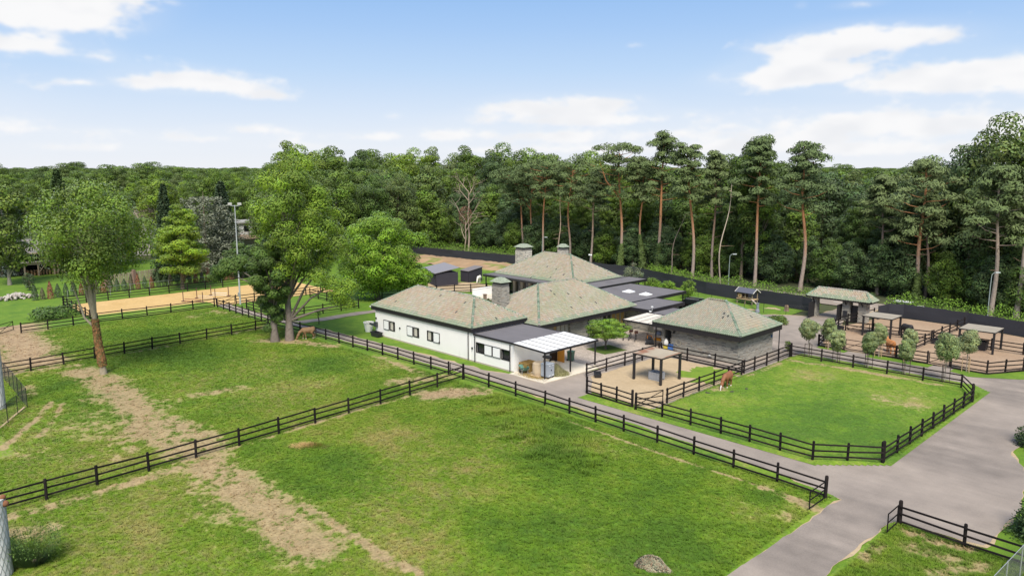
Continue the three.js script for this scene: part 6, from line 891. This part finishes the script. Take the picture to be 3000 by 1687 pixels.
  { const g = thing('white_sack', 'crumpled white sack in the outbuilding doorway', 'sack', -46.2, 68.75, 0, null, .6); mesh('bag', new GB().lathe(0, 0, 0, [[0, 0], [.24, .02], [.27, .25], [.2, .5], [.08, .62], [.12, .7], [0, .68]], 7).build(), M({ color: [.62, .60, .57] }), g); }
}
// ---------- tubs, boxes, troughs ----------
function tub(name, label, s, t, w, d, h, m, turn = 0, y = .03) { const g = thing(name, label, name.split('_').pop(), s, t, turn, null, y), b = new GB(), q = (yy, k) => [[-w / 2 * k, yy, d / 2 * k], [w / 2 * k, yy, d / 2 * k], [w / 2 * k, yy, -d / 2 * k], [-w / 2 * k, yy, -d / 2 * k]], A = q(.0, .84), B = q(h, 1), C = q(h, .9), D = q(.06, .76); for (let i = 0; i < 4; i++) { const j = (i + 1) % 4; b.quad(A[i], A[j], B[j], B[i]); b.quad(C[i], C[j], D[j], D[i].slice()); b.quad(B[i], B[j], C[j], C[i]); b.quad(D[j], D[i], C[i], C[j]); } b.quad(D[0], D[1], D[2], D[3]); mesh('basin', b.build(), m, g); for (const e of [-1, 1]) mesh('rim', boxG(-w / 2 - .03, w / 2 + .03, h - .05, h + .005, e * d / 2 - .015, e * d / 2 + .03), m, g); return g; }
tub('water_tub', 'low black water tub in the corner of the sand paddock', -44.6, 54.9, .7, 1.2, .38, plastBlack, .75, .04); tub('water_tub', 'black water tub by the gate near the gatehouse', -37.0, 92.6, .9, 1.1, .5, plastBlack, 0, .04); tub('water_tub', 'black water tub beside the crosswise paddock fence', -26.2, 93.4, .9, 1, .55, plastBlack, 0, .04); tub('feed_box', 'large black feed box under the right far shelter', -21.9, 93.9, 1.3, 1.1, 1.0, plastBlack, 0, .04);
tub('water_trough', 'black trough against the left end of the white barn', -74.3, 49.6, 1.6, .7, .55, plastBlack, 0, 0); tub('water_trough', 'grey plastic trough beside the path below the little paddock', -90.3, 47.3, 1.3, .6, .42, M({ color: [.10, .105, .13] }), .3, 0);
{ const g = thing('pallet_box', 'grey plastic pallet box under the rust-stained shelter', 'box', -40.05, 58.2, .05, null, .04); const m = M({ color: [.33, .345, .37], roughness: .6 }), w = 1.2, d = 1.0, h = .76; for (const [a, b, c, e] of [[-w / 2, w / 2, -d / 2, -d / 2 + .05], [-w / 2, w / 2, d / 2 - .05, d / 2], [-w / 2, -w / 2 + .05, -d / 2 + .05, d / 2 - .05], [w / 2 - .05, w / 2, -d / 2 + .05, d / 2 - .05]]) mesh('side_panel', boxG(a, b, .14, h, c, e), m, g); mesh('base', boxG(-w / 2 + .05, w / 2 - .05, .14, .2, -d / 2 + .05, d / 2 - .05), m, g); for (const z of [-.42, 0, .42]) mesh('skid', boxG(-w / 2, w / 2, 0, .13, z - .06, z + .06), m, g); for (let i = 0; i < 5; i++) mesh('rib', boxG(-w / 2 + .05 + i * .27, -w / 2 + .09 + i * .27, .16, h - .03, -d / 2 - .03, -d / 2 - .001), m, g); }
{ const g = thing('flower_pot', 'large white tapered planter on the lawn at the barn corner', 'planter', -77.3, 50.5); mesh('pot', new GB().lathe(0, 0, 0, [[0, 0], [.42, 0], [.62, 1.1], [.66, 1.1], [.66, 1.2], [.58, 1.2], [.55, 1.05], [0, 1.0]], 20).build(), M({ color: [.72, .71, .68], roughness: .7 }), g); mesh('soil', new GB().cyl(0, 1.0, 0, 1.06, .53, .53, 16).build(), M({ color: [.05, .04, .03] }), g); }
for (const [s, t, l] of [[-32.4, 61.3, 'rightmost dark dropping in the bright green field'], [-32.9, 59.6, 'dark dropping nearest the chestnut horse'], [-34.2, 57.7, 'dark dropping near the paddock gate']]) { const g = thing('dung_heap', l, 'droppings', s, t, s, null, .06); mesh('lump', new GB().ball(0, .02, 0, .28, .07, .16, 6).ball(.12, .05, .05, .12, .06, .1, 6).build(), M({ color: [.045, .045, .03], roughness: 1 }), g); }
// ---------- lamp mast and street lamps ----------
{
  const g = thing('floodlight_mast', 'tall galvanised floodlight mast at the near edge of the arena', 'lamp', -106.3, 47.3); mesh('pole', new GB().tube([[0, -.05, 0], [0, 7, 0], [0, 14.6, 0]], [.13, .1, .06], 10).build(), M({ color: [.48, .49, .50], roughness: .5, metalness: .3 }), g); mesh('crossbar', new GB().bar([-.5, 14.5, .5], [.5, 14.5, -.5], .09).build(), greyMetal, g); for (const k of [-.7, .7]) mesh('floodlight', new GB().box(k * .7 - .22, k * .7 + .22, 14.6, 14.95, k * .7 - .2, k * .7 + .2).build(), M({ color: [.55, .53, .48], roughness: .4 }), g); mesh('switch_box', new GB().box(-.12, .12, 1.2, 1.8, -.26, -.1).build(), greyMetal, g);
  const lamp = (label, s, t, h, turn) => { const g = thing('street_lamp', label, 'lamp', s, t, turn, 'street lamps along the road'); mesh('pole', new GB().tube([[0, -.05, 0], [0, h * .7, 0], [.05, h - .25, 0], [.35, h, 0], [.6, h, 0]], [.07, .055, .045, .04, .04], 7).build(), M({ color: [.24, .29, .28], roughness: .7 }), g); mesh('lamp_head', new GB().box(.5, 1.1, h - .04, h + .08, -.1, .1).build(), M({ color: [.5, .55, .55] }), g); };
  lamp('pale green street lamp before the wood at the right', -26.3, 114.5, 6.2, .8); lamp('street lamp post behind the hedge right of centre', -62.5, 110.4, 6, .8); lamp('street lamp behind the rear chimneys', -110.5, 116.5, 5.2, .8);
  { const c = thing('camera_mast', 'slim mast with white security cameras behind the rear roof', 'camera', -82.1, 98.5); mesh('pole', new GB().cyl(0, -.05, 0, 5.2, .05, .04, 8).build(), greyMetal, c); for (const x of [-.2, .2]) mesh('camera_dome', new GB().ball(x, 5.2, 0, .16, .16, .16, 6).build(), white, c); }
}
// ---------- jumps in the arena ----------
[[-114.7, 42.2, -111.6, 43.9, 'low jump with dark red poles nearest the arena gate', [.20, .07, .05]], [-116.1, 44.8, -113.3, 46.5, 'jump with a pale lower pole in the middle of the arena', [.55, .45, .35]], [-117.3, 47.5, -114.7, 49.2, 'farthest jump with white poles in the arena', [.66, .62, .55]]].forEach(([s, t, s2, t2, l, c]) => { const g = thing('jump', l, 'jump', s, t, 0, 'jumps in the arena'), dx = s2 - s, dz = -(t2 - t); for (const [x, z] of [[0, 0], [dx, dz]]) { const p = mesh('stand', new GB().cb(x, .8, z, .09, 1.6, .09).build(), M({ color: [.10, .045, .04] }), g); mesh('foot', new GB().cb(x, .04, z, .5, .07, .5).build(), M({ color: [.10, .045, .04] }), p); } for (const y of [.1, .42]) mesh('jump_pole', new GB().tube([[.1 * dx, y, .1 * dz + .09], [.95 * dx, y + .02, .95 * dz + .09]], .05, 8).build(), M({ color: c }), g); });
// ---------- sheds on the far lawn ----------
function boards(g, a, b, y0, y1a, y1b, m, n) { // lapped boards of a wall from a to b; top slopes from y1a to y1b
  const L = Math.hypot(b[0] - a[0], b[1] - a[1]), nx = (b[1] - a[1]) / L, nz = (b[0] - a[0]) / L; for (let i = 0; i < n; i++) { const f0 = i / n, f1 = (i + 1) / n, P = (p, y, o) => [p[0] + nx * o, y, -(p[1]) + nz * o], q = new GB(); q.quad(P(a, lerp(y0, y1a, f0), .05), P(b, lerp(y0, y1b, f0), .05), P(b, lerp(y0, y1b, f1), .015), P(a, lerp(y0, y1a, f1), .015)); q.quad(P(a, lerp(y0, y1a, f0), .0), P(b, lerp(y0, y1b, f0), .0), P(b, lerp(y0, y1b, f0), .05), P(a, lerp(y0, y1a, f0), .05)); mesh('board', q.build(), m, g); } }
{
  const m = M({ color: [.028, .026, .036], roughness: .75 }), m2 = M({ color: [.036, .033, .045], roughness: .75 });
  const g = thing('dark_shed', 'long dark boarded shed with a sloping grey roof behind the bright maple', 'shed', -99.6, 78.8); g.rotation.y = -.33;
  mesh('core', new GB().box(-7, -.03, -.02, 2.15, .03, 4).build(), m, g); boards(g, [-7, 0], [0, 0], 0, 2.2, 2.2, m2, 11); boards(g, [0, 0], [0, 4], 0, 2.2, 2.2, m, 11); const rf = new GB(); rf.quad([-7.3, 2.25, .3], [.25, 2.25, .3], [.25, 3.05, -4.2], [-7.3, 3.05, -4.2]).quad([-7.3, 2.15, .3], [-7.3, 2.25, .3], [-7.3, 3.05, -4.2], [-7.3, 2.95, -4.2]).quad([.25, 2.15, .3], [.25, 2.95, -4.2], [.25, 3.05, -4.2], [.25, 2.25, .3]).quad([-7.3, 2.15, .3], [.25, 2.15, .3], [.25, 2.25, .3], [-7.3, 2.25, .3]); mesh('roof', rf.build(), M({ color: [.22, .21, .225], roughness: .6 }), g); mesh('hatch', new GB().cb(-.8, 1.3, .06, .2, .28, .04).build(), dark, g);
  const c = thing('cube_shed', 'small dark cube shed with a sloping grey roof on the far lawn', 'shed', -101, 85.5); boards(c, [0, 0], [2.1, 0], 0, 2.0, 2.0, m2, 10); boards(c, [2.1, 0], [2.1, 3.2], 0, 2.0, 2.5, m, 10); mesh('core', new GB().box(.03, 2.07, -.02, 1.96, .03, 3.1).build(), m, c); mesh('roof', new GB().quad([-.1, 2.03, .15], [2.25, 2.03, .15], [2.25, 2.55, -3.35], [-.1, 2.55, -3.35]).quad([2.25, 1.95, .15], [2.25, 2.47, -3.35], [2.25, 2.55, -3.35], [2.25, 2.03, .15]).quad([-.1, 1.95, .15], [2.25, 1.95, .15], [2.25, 2.03, .15], [-.1, 2.03, .15]).build(), M({ color: [.17, .15, .15], roughness: .7 }), c);
  tag(mesh('pool_wall', new GB().box(-87.5, -87.2, 0, 1.15, 76.4, 80.4).box(-87.55, -87.15, 1.15, 1.2, 76.35, 80.45).build(), white), 'white low wall beside the terrace behind the front chimney', 'wall'); tag(mesh('timber_post', new GB().box(-76.6, -76.25, 0, 2.5, 68.9, 69.25).box(-76.65, -76.2, 2.5, 2.6, 68.85, 69.3).build(), M({ color: [.22, .15, .11] })), 'brown timber post beside the front chimney', 'post');
  // coop on legs
  const k = thing('coop_house', 'small dark hutch with pale trim on legs by the back fence', 'hutch', -55.8, 101.2, -.1), pale = M({ color: [.52, .38, .21] }), brown = M({ color: [.07, .04, .028] }), slate = M({ color: [.085, .088, .115], roughness: .6 });
  k.scale.y = .84; mesh('cabin', new GB().box(0, 1.0, .9, 2.1, 0, 1.4).build(), brown, k); mesh('floor', new GB().box(0, 2.7, .82, .9, -.1, 1.5).build(), pale, k); for (const [x, z] of [[.05, .05], [2.6, .05], [.05, 1.35], [2.6, 1.35], [1.4, .05]]) mesh('leg', new GB().box(x - .05, x + .05, -.05, 2.1, z - .05, z + .05).build(), M({ color: [.30, .23, .16] }), k); mesh('roof', new GB().quad([-.2, 2.05, .25], [2.9, 2.05, .25], [2.9, 2.75, -.7], [-.2, 2.75, -.7]).quad([2.9, 2.05, -1.65], [-.2, 2.05, -1.65], [-.2, 2.75, -.7], [2.9, 2.75, -.7]).quad([-.2, 1.98, .25], [-.2, 2.68, -.7], [2.9, 2.68, -.7], [2.9, 1.98, .25]).build(), slate, k); for (const x of [-.22, 2.92]) mesh('barge_board', new GB().bar([x, 2.05, .27], [x, 2.76, -.7], .05, .12).bar([x, 2.76, -.7], [x, 2.05, -1.67], .05, .12).build(), M({ color: [.62, .58, .54] }), k); const wd = mesh('window', new GB().box(.25, .8, 1.1, 1.75, -.04, -.001).build(), pale, k); mesh('pane', new GB().box(.4, .65, 1.25, 1.6, -.05, -.041).build(), M({ color: [.25, .12, .03] }), wd); mesh('railing', new GB().box(1.05, 2.6, 1.15, 1.2, 0, .05).build(), pale, k);
  const ra = thing('ramp', 'pale board ramp leading down from the hutch to a grey post', 'ramp', -53.2, 100.8); mesh('plank', new GB().bar([0, .9, 0], [3.2, .95, 4.2], .22, .05).build(), M({ color: [.46, .38, .30] }), ra); mesh('stand', new GB().lathe(3.3, 0, 4.4, [[.32, 0], [.28, .3], [.18, .5], [.18, 1.2], [.24, 1.3], [0, 1.35]], 10).build(), M({ color: [.20, .21, .25] }), ra);
  const st = thing('tree_stump', 'short brown tree stump on the back lawn', 'stump', -47.6, 100.4); mesh('wood', new GB().lathe(0, 0, 0, [[.42, -.05], [.32, .2], [.28, .7], [.1, .85], [0, .8]], 9).build(), bark([.20, .14, .10]), st); mesh('sapwood', new GB().cyl(0, .72, 0, .8, .2, .2, 9).build(), wood, st);
  for (const [s, t, w, l] of [[-49.8, 100.7, 1.1, 'pale sandy scrape left of the stump'], [-51.4, 97.6, .8, 'small pale sandy scrape beside the ramp stand'], [-56.2, 99.6, 1.5, 'pale sandy scrape below the hutch']]) struct('sand_scrape', sheet(rough([[s - w, t - .5], [s + w, t - .4], [s + w * .9, t + .45], [s - w * .8, t + .5]], .35, .4, 3), -.02), sandTan, l);
}
// ---------- vehicles ----------
function car(name, label, s, t, turn, paint, tall) {
  const g = thing(name, label, 'car', s, t, turn, null, .02), H = tall ? 1.72 : 1.46, pts = (q) => { const sh = new THREE.Shape(); q.forEach((p, i) => i ? sh.lineTo(...p) : sh.moveTo(...p)); const e = new THREE.ExtrudeGeometry(sh, { depth: 1.62, bevelEnabled: true, bevelSize: .09, bevelThickness: .1, bevelSegments: 3 }); e.translate(0, 0, -.81); return e; };
  mesh('body', pts([[-2.25, .38], [-2.28, .75], [-2.18, .98], [-.9, 1.02], [1.1, 1.0], [2.0, .9], [2.28, .72], [2.3, .4], [1.9, .32], [-1.9, .32]]), paint, g);
  const cab = mesh('cabin_glass', pts([[-2.0, 1.06], [-1.72, H - .12], [.35, H - .1], [1.15, 1.06]]), glass, g); mesh('roof_panel', new GB().box(-1.75, .45, H - .02, H + .05, -.72, .72).build(), paint, g); for (const z of [-.89, .89]) { mesh('roof_rail', new GB().tube([[-1.7, H + .04, z * .8], [.3, H + .04, z * .8]], .025, 5).build(), greyMetal, g); for (const x of [-1.42, 1.42]) { const w = mesh('wheel', new GB().tube([[x, .34, z - .1], [x, .34, z + .1]], .34, 16).build(), plastBlack, g); mesh('rim', new GB().tube([[x, .34, z - .11], [x, .34, z + .11]], .2, 12).build(), greyMetal, w); } mesh('pillar', new GB().bar([-.75, 1.02, z], [-.7, H - .05, z * .93], .06).build(), paint, g); }
  for (const z of [-.68, .68]) { mesh('tail_light', new GB().box(-2.4, -2.36, .78, .98, z - .14, z + .14).build(), M({ color: [.35, .02, .02], roughness: .3 }), g); mesh('headlight', new GB().box(2.36, 2.4, .62, .78, z - .18, z + .18).build(), M({ color: [.7, .7, .7], roughness: .2 }), g); } mesh('number_plate', new GB().box(-2.42, -2.38, .72, .84, -.26, .26).build(), white, g); return g;
}
car('parked_car', 'black estate car parked beyond the flat roof', -57.4, 91.0, Math.PI + .1, M({ color: [.010, .009, .012], roughness: .22, metalness: .2 }), true); car('parked_car', 'white car standing on the road behind the gatehouse pier', -35.2, 111.2, .02, M({ color: [.70, .70, .71], roughness: .25 }), false);
// ---------- camouflage net heap, columns ----------
{
  const g = thing('netted_heap', 'heap under a mottled camouflage net at the bottom edge', 'heap', -20.3, 29.6, .5), r = rng(21), b = new GB(), N = 26, K = 12, H = (a, f) => { const q = 1 + .25 * Math.sin(a * 2 + 1) + .12 * Math.sin(a * 5); return [Math.cos(a) * q * f * .82, (1 - f * f) * .62 + .07 * Math.sin(a * 4 + f * 6), Math.sin(a) * q * f * .62]; };
  for (let i = 0; i < N; i++) for (let k = 0; k < K; k++) b.quad(H((i + 1) / N * 6.283, k / K + .001), H(i / N * 6.283, k / K + .001), H(i / N * 6.283, (k + 1) / K), H((i + 1) / N * 6.283, (k + 1) / K)); mesh('cover', b.build(), M({ color: [.055, .055, .04], roughness: 1, side: THREE.DoubleSide }), g);
  const nb = new GB(); for (let i = 0; i < 2600; i++) { const a = r() * 6.283, f = Math.sqrt(r()), p = H(a, f), n = unit([p[0], .7, p[2]]), q = r(), c = q < .55 ? [.34, .30, .20] : q < .8 ? [.17, .19, .12] : [.22, .13, .08], k = .7 + .6 * r(); leaf(nb, add(p, n, .03), unit(add(n, dirr(r), .35)), .12, c.map(v => v * k), r, .35); } mesh('net', nb.build(), M({ color: [1, 1, 1], vertexColors: true, roughness: 1, side: THREE.DoubleSide }), g).userData.kind = 'stuff';
  const pale = M({ map: rep(tex(256, 256, (i, j) => { const x = i / 256, y = j / 256, n = fbm(x * 6, y * 3, 3), w = Math.sin((x * 26 + y * 38) * 6.283 / 2) * .5 + .5; const k = .55 + .35 * w + .3 * n; return [.60 * k, .60 * k, .60 * k]; }), 1), roughness: .8 });
  const col = (label, s, t, R, h) => { const c = thing('column', label, 'column', s, t), b = new GB(); b.cyl(0, -.1, 0, h, R, R, 18); mesh('shaft', b.build(), pale, c); const m = new GB(); for (let k = 0; k < 16; k++) for (const d of [1, -1]) { const p = []; for (let i = 0; i <= 20; i++) { const a = k / 16 * 6.283 + d * i * .12; p.push([Math.cos(a) * (R + .01), h * i / 20, Math.sin(a) * (R + .01)]); } m.tube(p, .012, 3, false); } mesh('wire_wrap', m.build(), greyMetal, c).userData.kind = 'stuff'; return c; };
  col('pale wire-wrapped column inside the chain-link enclosure at the left edge', -73.2, 11.3, .5, 7); const c2 = col('pale wire-wrapped column at the bottom left corner', -42.3, 5.85, .5, 4.05); mesh('rusty_knob', new GB().ball(.15, 4.1, -.4, .14).ball(.3, 3.8, -.45, .16).build(), M({ color: [.20, .085, .04], roughness: 1 }), c2);
}
// ---------- far left: dark barn, lean-to, villa, pickets, rubble ----------
{
  const g = thing('dark_barn', 'dark open-fronted barn with a grey roof among the trees at left', 'barn', -171, 30.5); mesh('wall', new GB().box(0, .2, 0, 4.2, 0, 9).box(.2, 8, 0, 4.2, 8.8, 9).box(.2, 8, 0, 4.2, 0, .2).build(), dark, g); mesh('roof', new GB().quad([8.8, 4.2, 1], [8.8, 4.2, -10], [3.2, 6.4, -8], [3.2, 6.4, -1]).quad([-1.5, 4.2, -10], [-1.5, 4.2, 1], [3.2, 6.4, -1], [3.2, 6.4, -8]).tri([-1.5, 4.2, 1], [8.8, 4.2, 1], [3.2, 6.4, -1]).tri([8.8, 4.2, -10], [-1.5, 4.2, -10], [3.2, 6.4, -8]).quad([-1.5, 4.19, -10], [8.8, 4.19, -10], [8.8, 4.19, 1], [-1.5, 4.19, 1]).build(), M({ color: [.20, .18, .165], roughness: .8 }), g); mesh('eave_board', new GB().bar([8.85, 4.15, 1], [8.85, 4.15, -10], .08, .2).build(), woodPale, g); for (const t of [.5, 4.5, 8.5]) mesh('post', new GB().cb(8, 2.1, -t, .2, 4.2, .2).build(), blackWood, g);
  const l = thing('log_store', 'open wooden lean-to with a pale beam, full of cut logs', 'lean-to', -161.5, 31); mesh('roof', new GB().box(-3, .4, 2.5, 2.62, -.3, 9).build(), M({ color: [.24, .21, .18] }), l); mesh('beam', new GB().box(.0, .2, 2.1, 2.48, -.3, 9).build(), woodPale, l); for (const t of [.2, 2.4, 5, 5.6, 8.7]) mesh('post', new GB().cb(.1, 1.05, -t, .22, 2.1, .22).build(), M({ color: [.33, .25, .17] }), l); for (const t of [2.4, 5.6]) mesh('brace', new GB().bar([.1, .5, -t], [.1, 2.1, -t - 1.2], .12).build(), M({ color: [.33, .25, .17] }), l); const r = rng(71), cut = new GB().tube([[0, 0, 0], [.6, 0, 0]], .14, 7).build(); for (let i = 0; i < 60; i++) { const lg = mesh('log', cut, r() < .5 ? wood : M({ color: [.26, .15, .08] }), l); lg.position.set(-.9 - r() * .2, .14 + Math.floor(i / 15) * .26, -(.8 + (i % 15) * .5 + r() * .1)); }
  const v = thing('white_villa', 'white two-storey house with dark windows behind the floodlight mast', 'house', -190, 79); mesh('wall', new GB().box(0, 9, 0, 6.2, 0, 11).build(), white, v); mesh('roof', new GB().box(-.5, 9.5, 6.2, 6.5, -.5, 11.5).build(), M({ color: [.30, .29, .27] }), v); mesh('lower_roof', new GB().quad([12, 2.6, .5], [12, 2.6, -12], [9.02, 3.4, -12], [9.02, 3.4, .5]).quad([9.02, 3.2, .5], [9.02, 3.2, -12], [12, 2.5, -12], [12, 2.5, .5]).build(), M({ color: [.25, .18, .13] }), v); for (let i = 0; i < 4; i++) { const w = mesh('window', new GB().box(9.0, 9.05, 4.1, 5.6, .8 + i * 2.6, 2.4 + i * 2.6).build(), M({ color: [.70, .69, .68] }), v); mesh('pane', new GB().box(9.05, 9.08, 4.2, 5.5, .95 + i * 2.6, 2.25 + i * 2.6).build(), glass, w); } mesh('chimney', new GB().box(3, 4.6, 6.5, 8.6, 8, 9.6).build(), M({ color: [.34, .28, .24] }), v);
  const h = thing('roof_house', 'house with a broad stone chimney among the trees at left', 'house', -192, 58); mesh('wall', new GB().box(0, 10, 0, 8.6, 0, 12).build(), M({ color: [.45, .42, .38] }), h); mesh('roof', new GB().quad([10.5, 8.5, .5], [10.5, 8.5, -12.5], [5, 11.2, -12.5], [5, 11.2, .5]).quad([-.5, 8.5, -12.5], [-.5, 8.5, .5], [5, 11.2, .5], [5, 11.2, -12.5]).tri([-.5, 8.5, .5], [10.5, 8.5, .5], [5, 11.2, .5]).tri([10.5, 8.5, -12.5], [-.5, 8.5, -12.5], [5, 11.2, -12.5]).build(), M({ color: [.22, .17, .14] }), h); mesh('chimney', new GB().box(5.7, 7.1, 9, 12.3, 3.5, 4.9).build(), M({ color: [.36, .33, .30] }), h); mesh('chimney_top', new GB().box(5.6, 7.2, 12.3, 12.6, 3.4, 5.0).build(), M({ color: [.5, .42, .32] }), h);
  const p = thing('picket_fence', 'wooden paling fence with brick piers behind the small conifers', 'fence', -137, 38), slat = new GB().box(-.04, .04, .25, 2.1, 0, .2).build(), wa = M({ color: [.33, .26, .19] }), wb = M({ color: [.40, .33, .25] }), len2 = Math.hypot(6, 20), an = Math.atan2(20, -6); p.rotation.y = an - Math.PI / 2; for (let i = 0; i < 62; i++) mesh('paling', slat, i % 3 ? wa : wb, p).position.set(0, (i % 2) * .03, -(.1 + i * .335)); for (let i = 0; i < 5; i++) mesh('pier', new GB().box(-.3, .3, -.05, 2.45, i * 5.1 - .3, i * 5.1 + .2).build(), M({ color: [.24, .145, .115], roughness: .9 }), p); for (const y of [.6, 1.7]) mesh('rail', new GB().box(-.1, -.045, y, y + .1, 0, 20.6).build(), wa, p);
  const ru = thing('rubble_heap', 'heap of pale broken stones at the left edge', 'rubble', -135, 24.6), rr = rng(55), rk = new THREE.IcosahedronGeometry(.28, 0); for (let i = 0; i < 90; i++) { const m = mesh('stone', rk, i % 3 ? M({ color: [.42, .38, .33] }) : M({ color: [.28, .24, .21] }), ru), d = rr(), a = rr() * 6.28; m.position.set(Math.cos(a) * d * 1.4, (1 - d) * .7 + .1, Math.sin(a) * d * 3); m.rotation.set(rr() * 6, rr() * 6, 0); m.scale.set(.5 + rr(), .4 + rr() * .7, .5 + rr()); }
}

renderer.render(scene, camera);
